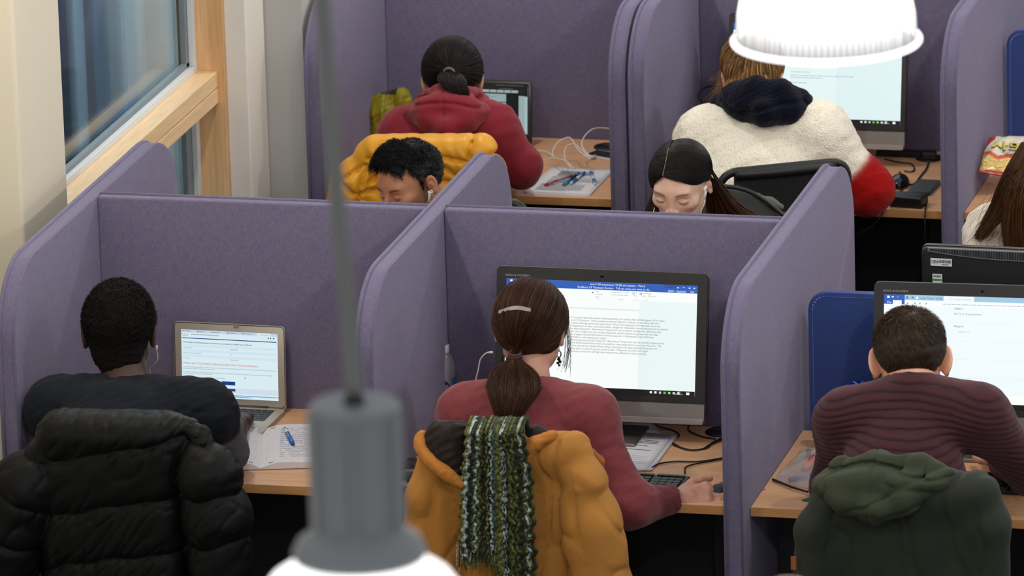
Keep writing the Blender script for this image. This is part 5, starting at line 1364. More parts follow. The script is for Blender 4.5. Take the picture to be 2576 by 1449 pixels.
def grey_coat():
    Y = 1.40; A = lambda u, v, y=Y: at(u, v, y)
    c0 = A(1850, 560)
    fb = join([(ell(A(1836, 600), (.175, .05, .15)), 0), (cap(A(1700, 560), A(1900, 560), .05, .05), .05)])
    def f(P): return fb(P)+.004*wob(P, .06, 1)
    lo, hi = box_of([A(1640, 640), A(1990, 640), A(1850, 450)], .08)
    o = coat('dark grey coat over the chair behind the dark-haired woman', 'grey_coat', (c0[0], Y, .9), f, lo, hi, .006, CANVAS, (50, 52, 50))
    pts = smooth_path([A(1812, 468, Y-.02), A(1850, 472, Y-.02), A(1890, 484, Y-.02), A(1930, 508, Y-.02), A(1978, 548, Y-.02)], 5)
    obj('piping', tube([x-c0*V(1, 0, 0)-V(0, Y, .9) for x in pts], .007, 8), BLACK, o, True)
    g = [(chain([A(1905, 494, Y), A(1935, 508, Y), A(1968, 522, Y)], [.010, .016, .008], .01), 0)]
    cloth('loose_fold', o, o.location, g, *box_of([A(1900, 480), A(1975, 530)], .05), .004, CANVAS, (92, 94, 90), .003, .03, 1)
grey_coat()

# ================================================================ screens
def E_(c, s=1.0): return emit('glow_%d_%d_%d' % c, c, s)
class Screen:
    """flat picture drawn on a lit panel; x right, y down from the top left corner, metres"""
    def __init__(self, parent, M, W, H, bgc):
        self.M = M @ Matrix.Translation((-W/2, H, 0)); self.W, self.H = W, H; self.k = 0
        bm = bmesh.new(); bx(bm, -W/2, W/2, 0, H, -.0012, 0, M)
        self.o = obj('screen', bm, E_(bgc), parent); self.bms = {}
    def rect(self, x0, y0, x1, y1, c):
        bm = self.bms.setdefault(c, bmesh.new()); self.k += 1; z = .00015+.00002*self.k
        vs = [bm.verts.new(self.M @ Vector((x*self.W, -y*self.H, z))) for x, y in ((x0, y1), (x1, y1), (x1, y0), (x0, y0))]; bm.faces.new(vs)
    def txt(self, x, y, body, size, c, line=1.0, align='LEFT', sx=1.0, bold=0, fit=None):
        text('screen_text', body, size, E_(c), self.o, self.M @ Matrix.Translation((x*self.W, -y*self.H, .0012)), align, line, bold, sx, (fit*self.W if fit else (.985-x)*self.W) if align == 'LEFT' else None)
    def lines(self, x, y, n, w, dy, c, th=.0035, rng=None, gap=.25):
        """rows of tiny illegible words"""
        rng = rng or rs(3)
        for i in range(n):
            xx = x; end = x+w*(.35+.6*rng.rand() if (i == n-1 or rng.rand() < .12) else 1.0)
            while xx < end:
                L = .006+.018*rng.rand(); self.rect(xx, y+i*dy, min(xx+L, end), y+i*dy+th, c); xx += L+.0035
    def done(self):
        for c, bm in self.bms.items(): obj('screen_graphics', bm, E_(c), self.o)
SCR_BAR = (24, 92, 188)
def monitor(label, x, y, rz, draw, W=.594, back=False, tilt=.21):
    o = empty('computer_monitor', (x, y, .74), rz, label, 'monitor', 'all-in-one monitors')
    M = Matrix.Translation((0, 0, .055)) @ Matrix.Rotation(-tilt, 4, 'X')
    Hh = .415; w = W/2
    def part(name, bm, mat, sm=False):
        p_ = obj(name, bm, mat, o, sm); p_.matrix_local = M; return p_
    part('bezel', prism(rrect(-w, w, .055, Hh, (.014, .014, .001, .001), 6), 'Y', 0, .012, .0015, 2), simple('bezel_black', (34, 34, 33), .4))
    part('chin', prism(rrect(-w, w, 0, .0565, (.001, .001, .014, .014), 6), 'Y', -.004, .012, .002, 2), SILVER)
    part('chin_lip', box(-w+.004, w-.004, -.0046, -.003, .001, .016, .0005), simple('silver_light', (176, 172, 168), .4, metal=.8))
    bk = part('back_shell', prism(rrect(-w+.002, w-.002, .004, Hh-.002, .014, 6), 'Y', .012, .036, .008, 4), simple('shell_black', (26, 27, 28), .5)); autosmooth(bk, 40)
    part('rim', tube([(a, .012, b) for a, b in rrect(-w+.0005, w-.0005, .0005, Hh-.0005, .014, 8)], .0016, 6, closed=True), simple('rim_grey', (120, 118, 115), .4, metal=.6), True)
    bm = lathe([(0, 0), (.0055, 0), (.0055, .0012), (.004, .0014), (0, .0014)], 20); bm.transform(Matrix.Translation((0, .001, Hh-.017)) @ Matrix.Rotation(PI/2, 4, 'X'))
    part('webcam', bm, BLACK_GLOSS, True)
    text('brand_lettering', 'BANG & OLUFSEN', .0080, simple('logo_grey', (170, 168, 160), .5), o, M @ Matrix.Translation((-w+.025, -.0006, Hh-.0265)) @ UP, sx=1.05)
    if draw:
        s = Screen(o, M @ Matrix.Translation((0, -.0006, .078)) @ UP, .538, .3035, (228, 244, 242)); draw(s); s.done()
    part('neck', box(-.06, .06, .034, .055, .02, .22, .006), SILVER)
    obj('stand_arm', tube([(0, .06, .12), (0, .085, .012)], .022, 10), SILVER, o, True)
    obj('foot', box(-.115, .115, -.06, .12, 0, .010, .004), SILVER, o)
    if back:
        n = 80; bm = bmesh.new(); grill = prism([(-w+.02, Hh-.0005), (w-.02, Hh-.0005)]+[(w-.02-(W-.04)*k/16, Hh-.0005-.026*math.sin(PI*(.08+.92*k/16) if k < 16 else PI)**.8-.002) for k in range(17)], 'Y', .030, .0395, 0)
        part('vent_strip', grill, simple('vent_grey', (120, 120, 120), .5, metal=.3))
        for k in range(120):
            xx = -w+.028+(W-.056)*k/119; dpt = .026*math.sin(PI*(.08+.92*(1-(k+1)/121)))**.8
            bx(bm, xx-.0013, xx+.0013, .0394, .0402, Hh-.003-max(dpt-.004, .001), Hh-.003)
        part('vent_slots', bm, BLACK)
        B = M @ Matrix.Translation((w-.028, .0405, Hh-.030)) @ Matrix.Rotation(PI, 4, 'Z') @ UP
        def lab(x0, y0, w_, h_, rot_=0):
            L = B @ Matrix.Translation((x0, y0, 0)) @ Matrix.Rotation(rot_, 4, 'Z'); bm = bmesh.new(); bx(bm, 0, w_, -h_, 0, -.002, 0, L); return L, obj('sticker', bm, simple('sticker_white', (228, 226, 222), .6), o)
        def bars(L, st, x0, x1, y0, y1, sd, c=INK):
            bm = bmesh.new(); r_ = rs(sd); xx = x0
            while xx < x1:
                w_ = .0004+.0012*r_.rand(); bx(bm, xx, min(xx+w_, x1), y0, y1, .0001, .0003, L); xx += w_+.0004+.0008*r_.rand()
            obj('barcode', bm, c, st)
        L, st = lab(0, 0, .060, .0215, -.01)
        text('sticker_text', 'UEA', .0115, INK, st, L @ Matrix.Translation((.0025, -.0125, .0004)), bold=.0002); bars(L, st, .0245, .057, -.0125, -.0035, 3)
        text('sticker_text', '1001975', .0056, INK, st, L @ Matrix.Translation((.031, -.0185, .0004)), bold=.0001); bm = bmesh.new(); bx(bm, .003, .022, -.0152, -.0148, .0001, .0003, L); obj('sticker_line', bm, INK, st)
        L, st = lab(.004, -.046, .0275, .060, 0)
        bars(L, st, .002, .024, -.0085, -.0035, 5); bm = bmesh.new(); bx(bm, 0, .0275, -.0195, -.0135, .0001, .0003, L); obj('sticker_band', bm, simple('label_green', (66, 176, 104), .6), st)
        text('sticker_text', 'PASSED', .005, simple('label_darkgreen', (20, 70, 40), .6), st, L @ Matrix.Translation((.0035, -.0182, .0006)), sx=1.0)
        text('sticker_text', '1 8 / 9', .005, INK, st, L @ Matrix.Translation((.007, -.032, .0004))); text('sticker_text', '1 2 2 2', .0045, INK, st, L @ Matrix.Translation((.008, -.042, .0004)))
        bm = lathe([(0, 0), (.028, 0), (.028, .003), (.024, .004), (0, .004)], 32); bm.transform(Matrix.Translation((.0, .036, .27)) @ Matrix.Rotation(-PI/2, 4, 'X')); part('emblem', bm, BLACK_GLOSS, True)
    return o
W_, BL, TX = (250, 252, 250), (26, 88, 184), (120, 128, 132)
def task(s):
    s.rect(0, .957, 1, 1, (8, 8, 10)); r_ = rs(2)
    for k in range(7): s.rect(.765+.024*k, .969, .777+.024*k, .988, ((235, 235, 235), (240, 240, 240), (200, 200, 200), (90, 200, 90), (150, 220, 90), (220, 225, 225), (230, 230, 230))[k])
    s.rect(.955, .967, .972, .990, (240, 240, 240))
    s.txt(.905, .972, '14:09', .0052, (220, 220, 220)); s.txt(.895, .992, '09/12/2019', .0050, (220, 220, 220))
def draw_word(s):
    s.rect(0, 0, 1, .070, BL); s.rect(.0, .070, 1, .158, (246, 250, 249)); s.rect(0, .158, 1, .957, (232, 245, 243)); s.rect(.21, .158, .70, .957, (246, 251, 250)); s.rect(.21, .237, .70, .250, (222, 234, 232)); s.rect(.83, .0, .90, .030, (20, 74, 166))
    s.rect(.02, .008, .032, .026, (235, 240, 250)); s.rect(.045, .012, .058, .022, (235, 240, 250))
    s.txt(.022, .060, 'File', .0085, W_); s.txt(.375, .060, 'EndNote X9', .0080, W_); s.txt(.455, .060, 'Thomson Reuters', .0080, W_); s.txt(.575, .060, 'Tell me what you want to do...', .0080, W_)
    s.txt(.44, .030, 'env-7118 assessment 19-20 and answer - Word', .0080, W_); s.txt(.895, .064, '(ENV - Student)', .0078, W_, align='CENTER'); s.txt(.965, .064, 'Share', .0080, W_)
    for k, x in enumerate((.90, .93, .96, .985)): s.rect(x-.005, .018, x+.004, .022 if k == 1 else .028, (220, 230, 250))
    r_ = rs(5); s.rect(.452, .090, .458, .104, TX)
    for x, n in ((.47, 3), (.55, 2), (.58, 2), (.62, 2), (.67, 2), (.71, 2), (.745, 2)):
        for k in range(n): s.rect(x, .085+.024*k, x+.012+.03*r_.rand(), .090+.024*k, (186, 194, 198))
    s.rect(.70, .080, .712, .105, (190, 196, 202)); s.rect(.745, .080, .757, .105, (244, 226, 160)); s.rect(.66, .080, .675, .105, (200, 220, 224))
    for x in (.47, .59, .665, .72): s.rect(x, .148, x+.025, .152, (196, 204, 206))
    s.txt(.345, .336, 'To test the regression assumes heteroscedasticity, the residuals were plotted against Ln Per Capita\nand CO2 Emissions.  Heteroscedasticity was not observed, residuals not increasing with the x\nvariable, although points were quite spread.  Most of the assumptions for regression were met\n(independence of data, normal distribution, straight line relationship, homoscedasticity and no extreme\nor influential points).  Mean Annual Temperature was less clearly a straight line relationship than\nthe other variables and not normally distributed, and the variance was greater than the mean\nso a negative binomial distribution should be assumed.  A Generalised Linear Model was\ntherefore a more appropriate analysis.\nMissing data was not paid Guyana [?].  Mean Annual Temperature was not normally distributed and\ntried several transformations but no possible as some temperatures were lower than zero.  The\nscatter plot did not clearly indicate a linear relationship with quite scattered data points and\nmany points outside the general spread of data.  These were countries with higher\nemissions at both low and high mean temperatures compared to most countries.', .0076, (96, 104, 108), line=1.02, sx=.86)
    s.rect(.61, .62, .612, .64, TX); task(s)
def draw_browser(s):
    s.rect(0, 0, 1, 1, (240, 249, 252)); s.rect(0, 0, 1, .046, (158, 200, 226)); s.rect(0, 0, .105, .085, BL); s.rect(.303, .002, .458, .046, (240, 249, 252)); s.rect(.105, .046, 1, .100, (246, 250, 252))
    s.rect(.016, .012, .028, .032, W_); s.rect(.038, .016, .050, .026, W_); s.rect(.065, .014, .074, .028, (90, 140, 210)); s.rect(.045, .050, .09, .085, (240, 246, 250)); s.txt(.016, .078, 'File', .0082, W_)
    s.txt(.182, .034, 'Lecture 17 Land 1 - 2019/20', .0076, (50, 70, 90), fit=.115); s.txt(.335, .034, '2-11 Lecture workshop', .0070, (170, 180, 186), fit=.11); s.rect(.113, .014, .122, .034, (70, 100, 130)); s.rect(.14, .016, .15, .03, (90, 120, 150)); s.rect(.163, .014, .174, .034, (240, 250, 255))
    for x in (.118, .155, .18, .212, .85, .895, .925, .957): s.rect(x, .068, x+.006, .082, (130, 140, 146))
    s.lines(.30, .072, 1, .50, .02, (176, 186, 192), .006, rs(4))
    s.txt(.357, .120, 'WEEK 3', .0075, (70, 80, 84)); s.txt(.357, .166, 'ACTS in Development', .0082, (140, 150, 156)); s.rect(.335, .100, .336, .13, (210, 220, 224))
    for y in (.235, .40, .565, .73, .895): s.rect(.02, y, .98, y+.0025, (222, 234, 240))
    s.txt(.357, .278, 'Week 4', .0080, (50, 60, 66)); s.txt(.38, .325, 'Lecture 1', .0078, (160, 170, 176)); s.txt(.40, .78, 'next page', .0080, (160, 170, 178))
    s.rect(.983, .11, .99, .95, (232, 238, 242)); s.rect(.983, .44, .990, .80, (176, 186, 194))
    s.rect(.0, .883, .99, .957, W_); s.txt(.50, .905, 'and development and models of increasing land reform and livelihood questions\nhow land aid has helped poor people before the reform and after; it is\nconsidered information. 30% say that aid should be provided by donors and\nlinked to it. It later shows that the special cases would be an option\nto conclude from this?', .0078, (90, 96, 100), line=1.0); task(s)
def draw_blank(s):
    s.rect(0, 0, 1, 1, (222, 240, 242)); s.rect(.30, .10, .62, .957, (228, 245, 246)); s.rect(.62, .10, .6206, .957, (205, 225, 228)); s.rect(0, 0, 1, .07, BL)
    s.txt(.345, .385, 'Name of the introduction', .0070, (120, 132, 136)); s.txt(.345, .49, 'The research context', .0070, (120, 132, 136)); s.txt(.345, .525, 'Policy and economic history in study area which configured the first case\nThe question asked is about land use.', .0068, (120, 132, 136)); s.txt(.345, .60, 'Research question', .0070, (120, 132, 136)); task(s)
monitor('black all-in-one monitor showing a written document, facing the long-haired woman', -.536, -.165, -.005, draw_word)
monitor('black all-in-one monitor showing a web page, facing the maroon jumper man', .526, -.165, .035, draw_browser)
monitor('far black all-in-one monitor in front of the white fleece person', -.520, 2.775, 0, draw_blank, W=.568)
monitor('black monitor seen from behind with white asset stickers', .590, .300, PI-.03, None, back=True, tilt=.06)

def laptop(label, x, y, rz, W, D, H, lean, body, deckc, lidc, scr, draw, keyrows, brand=None, margins=(.018, .022, .020)):
    o = empty('laptop', (x, y, .74), rz, label, 'laptop')       # origin: middle of the hinge
    obj('base', prism(rrect(-W/2, W/2, -D, 0, .012, 5), 'Z', 0.001, .013, .003, 2), body, o)
    autosmooth(o.children[-1], 40)
    bm = bmesh.new(); r_ = rs(3); kx0, kx1, ky1 = -W/2+.025, W/2-.025, -.022
    rows = [14, 14, 14, 13, 12, 9]
    for j, n in enumerate(rows):
        hgt = .008 if j == 0 else .0155; y1 = ky1-(0 if j == 0 else .0105)-(j-1 if j else 0)*.0185; xx = kx0
        ws = [1.0]*n; tot = 0
        if j in (1, 3, 4): ws[-1] = 1.7
        if j in (2, 3, 4): ws[0] = 1.5
        if j == 5: ws = [1, 1, 1, 1.25, 5.3, 1.2, 1, 1, 1]
        tot = sum(ws); uw = (kx1-kx0)/tot
        for w_ in ws:
            bx(bm, xx+.0012, xx+uw*w_-.0012, y1-hgt, y1, .013, .0142); xx += uw*w_
    obj('keys', bm, simple('key_black', (30, 30, 30), .5), o)
    obj('trackpad', box(-.053, .053, -D+.010, -D+.085, .013, .0133), simple('trackpad', (160, 158, 154), .35, metal=.6), o)
    obj('hinge', tube([(-W/2+.05, .001, .012), (W/2-.05, .001, .012)], .0055, 10), simple('hinge_dark', (60, 58, 56), .5), o, True)
    M = Matrix.Translation((0, .003, .012)) @ Matrix.Rotation(-lean, 4, 'X')
    l = obj('lid', prism(rrect(-W/2, W/2, 0, H, (.012, .012, .004, .004), 6), 'Y', -.0025, .0035, .0012, 2), lidc, o); l.matrix_local = M; autosmooth(l, 40)
    r = obj('lid_gasket', tube([(a, -.0026, b) for a, b in rrect(-W/2+.002, W/2-.002, .002, H-.002, .011, 8)], .0009, 6, closed=True), BLACK, o, True); r.matrix_local = M
    mx, mt, mb = margins
    s = Screen(o, M @ Matrix.Translation((0, -.0029, mb)) @ UP, W-2*mx, H-mt-mb, scr); draw(s); s.done()
    if brand: text('brand_lettering', brand, .0068, simple('logo_dark', (70, 68, 66), .5), o, M @ Matrix.Translation((0, -.0028, mb*.42)) @ UP, 'CENTER')
    return o
def draw_form(s):
    B2 = (20, 58, 128); s.rect(0, 0, 1, .042, (188, 210, 226)); s.rect(.0, .042, 1, .10, (214, 232, 240)); s.rect(.79, 0, .93, .042, (214, 232, 240))
    s.lines(.10, .063, 1, .76, .02, (130, 142, 152), .010, rs(7), .2)
    for k in range(5): s.rect(.015+.155*k, .014, .024+.155*k, .028, (60, 70, 80)); s.lines(.032+.155*k, .016, 1, .10, .02, (120, 130, 140), .009, rs(k))
    s.txt(.82, .032, 'Task Assessment', .0038, (110, 120, 128))
    for x in (.012, .035, .06): s.rect(x, .062, x+.008, .076, (90, 100, 108))
    for x in (.90, .925, .955): s.rect(x, .060, x+.012, .078, (50, 58, 66))
    s.rect(.02, .088, .045, .094, (110, 120, 130)); s.rect(.055, .086, .066, .096, (60, 70, 80))
    s.rect(.01, .118, .99, .130, B2)
    s.txt(.02, .196, 'The details of the Assessment document you are about to submit are as follows:', .0062, (50, 60, 66), bold=.00008)
    for k, (a, b) in enumerate((('Academic Year', '2019/20'), ('Module Code', 'NBS-4010Y'), ('Module name', 'FINANCIAL ACCOUNTING'), ('Module Assessment number', '001'), ('Assessment name', 'Coursework - 1,500 words'), ('Due Date', '09/Dec/2019'))):
        y = .238+.0385*k
        if k % 2 == 0: s.rect(.015, y-.022, .985, y+.014, (206, 226, 238))
        s.txt(.02, y, a, .0046, (90, 100, 108)); s.txt(.51, y, b, .0046, (90, 100, 108))
    s.txt(.015, .512, 'IMPORTANT: PLEASE READ BEFORE SUBMITTING YOUR ASSESSMENT', .0072, (206, 60, 66))
    s.txt(.015, .560, 'Your assignments must be submitted in PDF format. The filename should contain letters or numbers only. The maximum file upload size is 2MB. If you exceed this size you will receive an error message. Further information on\nuploading documents is available in the Guidance for Assessment Submission.\n\nBy submitting this assignment you are confirming that you have read and understood the University\'s policy on Plagiarism and Collusion and that this assignment is all your own work. Further information is available at\nsome rules on collaboration, including a link to the University\'s Policy.\n\nIf you have questions about submitting your assignment please contact your Learning & Teaching Hub.', .00455, (90, 100, 110), line=1.05, sx=.90)
    s.rect(.415, .745, .555, .800, B2); s.txt(.485, .768, 'Back to Assessment Status', .0042, (220, 232, 246), align='CENTER'); s.txt(.485, .789, 'Summary', .0042, (220, 232, 246), align='CENTER')
    s.rect(.0, .840, 1, .925, (206, 220, 232)); s.rect(.415, .852, .555, .890, B2); s.txt(.485, .877, 'Continue to Upload Screen', .0042, (220, 232, 246), align='CENTER')
    s.rect(0, .945, 1, .957, (70, 160, 222)); s.lines(.30, .966, 1, .50, .02, (90, 100, 110), .009, rs(8)); s.rect(.655, .672, .662, .69, (40, 44, 50)); s.rect(.24, .985, .55, .992, (110, 180, 110))
SILV = simple('macbook_alloy', (190, 182, 168), .42, metal=.25)
laptop('open silver laptop showing a web form in front of the man in the dark tee', (atz(450, 998, .753)[0]+atz(732, 1022, .753)[0])/2, -.046, -.03, .325, .227, .236, .07, SILV, SILV, SILV, (214, 234, 240), draw_form, 6, 'MacBook Air', (.0215, .022, .022))
# a smudge of blu-tack over the camera
q = at(594, 822, -.048); tag(obj('putty', lathe([(0, -.004), (.006, -.003), (.0075, 0), (.006, .003), (0, .004)], 14), simple('putty_grey', (128, 120, 114), .8), None, True, loc=q), 'grey blob of putty stuck over the silver laptop\'s camera', 'putty')
def draw_dark(s):
    s.rect(0, 0, 1, 1, (14, 18, 18)); s.rect(.30, .115, .95, .18, (26, 30, 31)); r_ = rs(4)
    s.rect(.0, .02, 1, .03, (20, 26, 26)); s.lines(.62, .035, 1, .34, .02, (110, 120, 120), .008, r_); s.lines(.30, .085, 1, .2, .02, (70, 80, 80), .008, r_); s.lines(.66, .095, 1, .18, .02, (100, 110, 110), .008, r_)
    for k in range(5): s.rect(.47+.083*k, .125, .545+.083*k, .175, (150, 166, 166))
    s.rect(.30, .20, .74, .345, (142, 164, 166)); s.rect(.30, .36, .74, .92, (142, 164, 166)); s.lines(.46, .225, 2, .22, .03, (70, 84, 84), .007, r_); s.rect(.955, .235, .985, .93, (160, 184, 186)); s.rect(.885, .225, .955, .95, (146, 168, 168)); s.rect(.80, .95, .9, .953, (60, 66, 66))
    s.rect(.985, .05, .995, .95, (60, 80, 86))
_l = (at(1343, 372, 2.86)[0])
laptop('open dark laptop with a dim screen beside the red hoodie', _l-.152-.007, 2.862, -.02, .305, .212, .200, .12, simple('laptop_grey', (96, 92, 90), .4, metal=.7), None, simple('laptop_grey', (96, 92, 90), .4), (14, 18, 18), draw_dark, 6, None, (.010, .010, .018))

# ================================================================ things on the desks
def keyboard(label, x, y, rz, W=.44, D=.145):
    o = empty('keyboard', (x, y, .74), rz, label, 'keyboard', 'black desktop keyboards')
    obj('case', prism(rrect(-W/2, W/2, -D/2, D/2, .008, 4), 'Z', .001, .014, .003, 2), simple('keyboard_black', (34, 36, 36), .45), o)
    bm = bmesh.new()
    for (c0, c1, ro) in ((-W/2+.008, W/2-.165, 6), (W/2-.155, W/2-.098, 6), (W/2-.088, W/2-.008, 5)):
        n = max(1, round((c1-c0)/.0192))
        for j in range(ro):
            yy = D/2-.012-j*.0215-(.006 if j else 0)-(0 if ro == 6 else .0)
            if c0 == W/2-.155 and j == 3: continue
            i = 0
            while i < n:
                w_ = 1
                if c0 < 0 and j == 5 and i == 3: w_ = 6
                if c0 == W/2-.155 and j == 4 and i != 1: i += 1; continue
                if ro == 5 and j == 4 and i == 0: w_ = 2
                bx(bm, c0+i*.0192+.001, min(c0+(i+w_)*.0192-.001, c1+.004), yy-.0165+(.004 if j == 0 else 0), yy, .014, .0195); i += w_
    obj('keys', bm, simple('key_charcoal', (44, 46, 46), .45), o)
    bm = bmesh.new(); r_ = rs(2)
    for v in range(60): 
        xx = W/2-.165+.16*r_.rand(); yy = D/2-.02-.1*r_.rand(); bx(bm, xx, xx+.004, yy, yy+.0010, .0196, .0198)
    return o
_a, _b = atz(1737, 1192, .755), atz(1722, 1240, .755)
keyboard('black keyboard beside the woman\'s hand on the mouse', _a[0]-.218, -.562, -.025)
keyboard('black keyboard in front of the maroon jumper man', .60, -.42, .0)
keyboard('far black keyboard behind the red fleece sleeve', -.46, 2.50, -.05)
def mouse(label, p, rz):
    o = empty('computer_mouse', p, rz, label, 'mouse', 'black computer mice')
    f = join([(ell((0, 0, .006), (.031, .056, .028)), 0)]); g = lambda P: smax(smax(f(P), -P[:, 2]-.0, .003), -cap((0, .02, .034), (0, .07, .030), .0012)(P), .001)
    sdfobj('shell', g, (-.045, -.07, -.01), (.045, .07, .045), .0022, BLACK_GLOSS, o, (0, 0, 0))
    obj('scroll_wheel', tube([(-.003, .030, .030), (.003, .030, .030)], .006, 12), BLACK, o, True); return o
mouse('black computer mouse under the woman\'s hand', (-.088, -.600, .741), -1.15)
_q = atz(2268, 456, .745); mouse('glossy black computer mouse beside the far phone', (_q[0], _q[1]-.03, .741), .15)
def cable(label, pts, r, mat, name='cable', group=None, lift=0, plugs=()):
    P = [np.array(p) for p in pts]; b = P[0]; o = empty(name, b, 0, label, 'cable', group)
    obj('cord', tube(smooth_path([p-b for p in P], 7), r, 8), mat, o, True)
    for a, c, rr in plugs: obj('plug', tube([np.array(a)-b, np.array(c)-b], rr, 10), mat, o, True)
    return o
Z = .744
def az(L, z=Z): return [atz(u, v, z if len(x) == 0 else x[0]) for u, v, *x in L]
CB = simple('cable_black', (20, 20, 20), .5); CW = simple('cable_white', (225, 218, 210), .45)
cable('black mouse cable curving to the keyboard', az([(1723, 1190), (1724, 1176), (1745, 1168), (1790, 1160), (1830, 1152)]), .0022, CB)
cable('black keyboard cable running right across the desk', az([(1640, 1176), (1660, 1166), (1700, 1161), (1760, 1161), (1830, 1150)]), .0024, CB)
cable('black power cable looping from under the papers', az([(1692, 1118), (1720, 1128), (1745, 1132), (1775, 1127), (1795, 1112), (1830, 1096)]), .0026, CB)
cable('second black cable beside the power cable', az([(1692, 1114), (1725, 1130), (1765, 1130), (1788, 1117), (1830, 1102)]), .0022, CB)
cable('black cable hanging from behind the woman\'s monitor to the grommet', az([(1752, 1052, .80), (1732, 1072, .76), (1735, 1085), (1765, 1098), (1800, 1104)]), .0024, CB)
cable('black cable under the woman\'s monitor touching the papers', az([(1640, 1058, .80), (1655, 1072, .75), (1690, 1082), (1708, 1092), (1705, 1100)]), .0022, CB)
cable('white charging cable plugged into the side of the woman\'s monitor', [at(1236, 886, -.13), at(1222, 889, -.13), at(1208, 905, -.13), at(1203, 930, -.13), at(1197, 955, -.13), at(1196, 985, -.13), at(1198, 1050, -.12)], .0021, WHITE_PLASTIC, plugs=[(at(1240, 886, -.13), at(1229, 887, -.13), .0034)])
def grommet(label, p):
    o = obj('cable_grommet', lathe([(0, .0005), (.043, .0005), (.043, .004), (.039, .006), (.030, .006), (.028, .002), (0, .002)], 32), BLACK, None, True, loc=p); tag(o, label, 'grommet', 'black cable grommets'); return o
_g = atz(1806, 1088, .74); grommet('black round cable grommet beside the loose power cables', (_g[0]+.008, _g[1], .7402))
_g = atz(1520, 371, .74); grommet('black round cable grommet behind the white phone', (_g[0]+.010, _g[1], .7402))
_g = atz(2330, 399, .74); grommet('black round cable grommet under the plug by the far monitor', (_g[0]+.01, _g[1], .7402))
# sheets of paper
def sheet(name, label, corners, z, mat=PAPER, lines=None, curl=.004, group=None, cat='paper', ink=PRINT, title=None, thick=.0007):
    """corners TL, TR, BR, BL on the desk"""
    C = [np.array(c, float) for c in corners]; c0 = sum(C)/4; c0[2] = 0
    N = 10; bm = bmesh.new(); g = []
    for j in range(N+1):
        row = []
        for i in range(N+1):
            a, b = i/N, j/N; p = (C[0]*(1-a)+C[1]*a)*(1-b)+(C[3]*(1-a)+C[2]*a)*b-c0
            row.append(bm.verts.new((p[0], p[1], curl*((a-.5)**4*8+(b-.5)**4*6)*.5)))
        g.append(row)
    for j in range(N):
        for i in range(N): bm.faces.new((g[j+1][i], g[j+1][i+1], g[j][i+1], g[j][i]))
    o = obj(name, bm, mat, None, True, loc=(c0[0], c0[1], z)); tag(o, label, cat, group)
    md = o.modifiers.new('solid', 'SOLIDIFY'); md.thickness = thick; md.offset = 1
    def P(a, b, h=.0):
        p = (C[0]*(1-a)+C[1]*a)*(1-b)+(C[3]*(1-a)+C[2]*a)*b-c0; return Vector((p[0], p[1], curl*((a-.5)**4*8+(b-.5)**4*6)*.5+thick+.0004+h))
    if lines:
        bm = bmesh.new()
        for (a0, a1, b0, b1, n, w, sd) in lines:
            r_ = rs(sd)
            for k in range(n):
                b = b0+(b1-b0)*k/max(1, n-1); a = a0
                e = a0+(a1-a0)*(.45+.5*r_.rand() if (k == n-1 or r_.rand() < .15) else 1)
                while a < e:
                    L = .012+.03*r_.rand(); bm.faces.new([bm.verts.new(P(x, y)) for x, y in ((a, b+w), (min(a+L, e), b+w), (min(a+L, e), b), (a, b))]); a += L+.007
        obj('print', bm, ink, o)
    return o, P
T = lambda u, v, z=.7405: atz(u, v, z)
GPp = 'printed sheets by the woman\'s keyboard'
sheet('paper_sheet', 'shadowed paper sheets under the woman\'s monitor', [T(1455, 1058), T(1640, 1066), T(1690, 1112), T(1460, 1110)], .7402, group=GPp)
sheet('paper_sheet', 'printed sheet fanned out furthest right beside the black cable', [T(1500, 1080), T(1706, 1096), T(1640, 1186), T(1450, 1186)], .7412, group=GPp, curl=.008)
o, P = sheet('paper_sheet', 'top printed sheet with a title, left of the black keyboard cable', [T(1480, 1078), T(1690, 1103), T(1625, 1187), T(1430, 1176)], .7424, lines=[(.30, .85, .03, .06, 1, .020, 1), (.20, .95, .075, .10, 1, .020, 2), (.12, .90, .15, .30, 5, .012, 3), (.35, .65, .36, .37, 1, .014, 4), (.12, .88, .42, .50, 3, .012, 5), (.3, .9, .60, .90, 7, .004, 6), (.35, .80, .86, .95, 4, .012, 7)], group=GPp, curl=.008, ink=simple('print_dark', (120, 120, 126), .9))
GPf = 'stapled papers on the far desk'
for k in range(4): sheet('paper_sheet', ['lowest white sheet of the far stack under the pens', 'second white sheet of the far stack under the pens', 'third white sheet of the far stack under the pens', 'x'][k] if k < 3 else 'top printed sheet of the far stack with four pens on it', [T(1384+2*k, 424-k*.6), T(1545, 431-k*.6), T(1483+k, 495-k), T(1318-2*k+3, 487-k)], .7402+.0011*k, lines=None if k < 3 else [(.22, .75, .14, .32, 9, .014, 1), (.18, .98, .36, .60, 9, .010, 2), (.14, .80, .66, .90, 7, .016, 3)], curl=.003, group=GPf, ink=simple('print_mid', (150, 150, 154), .9))
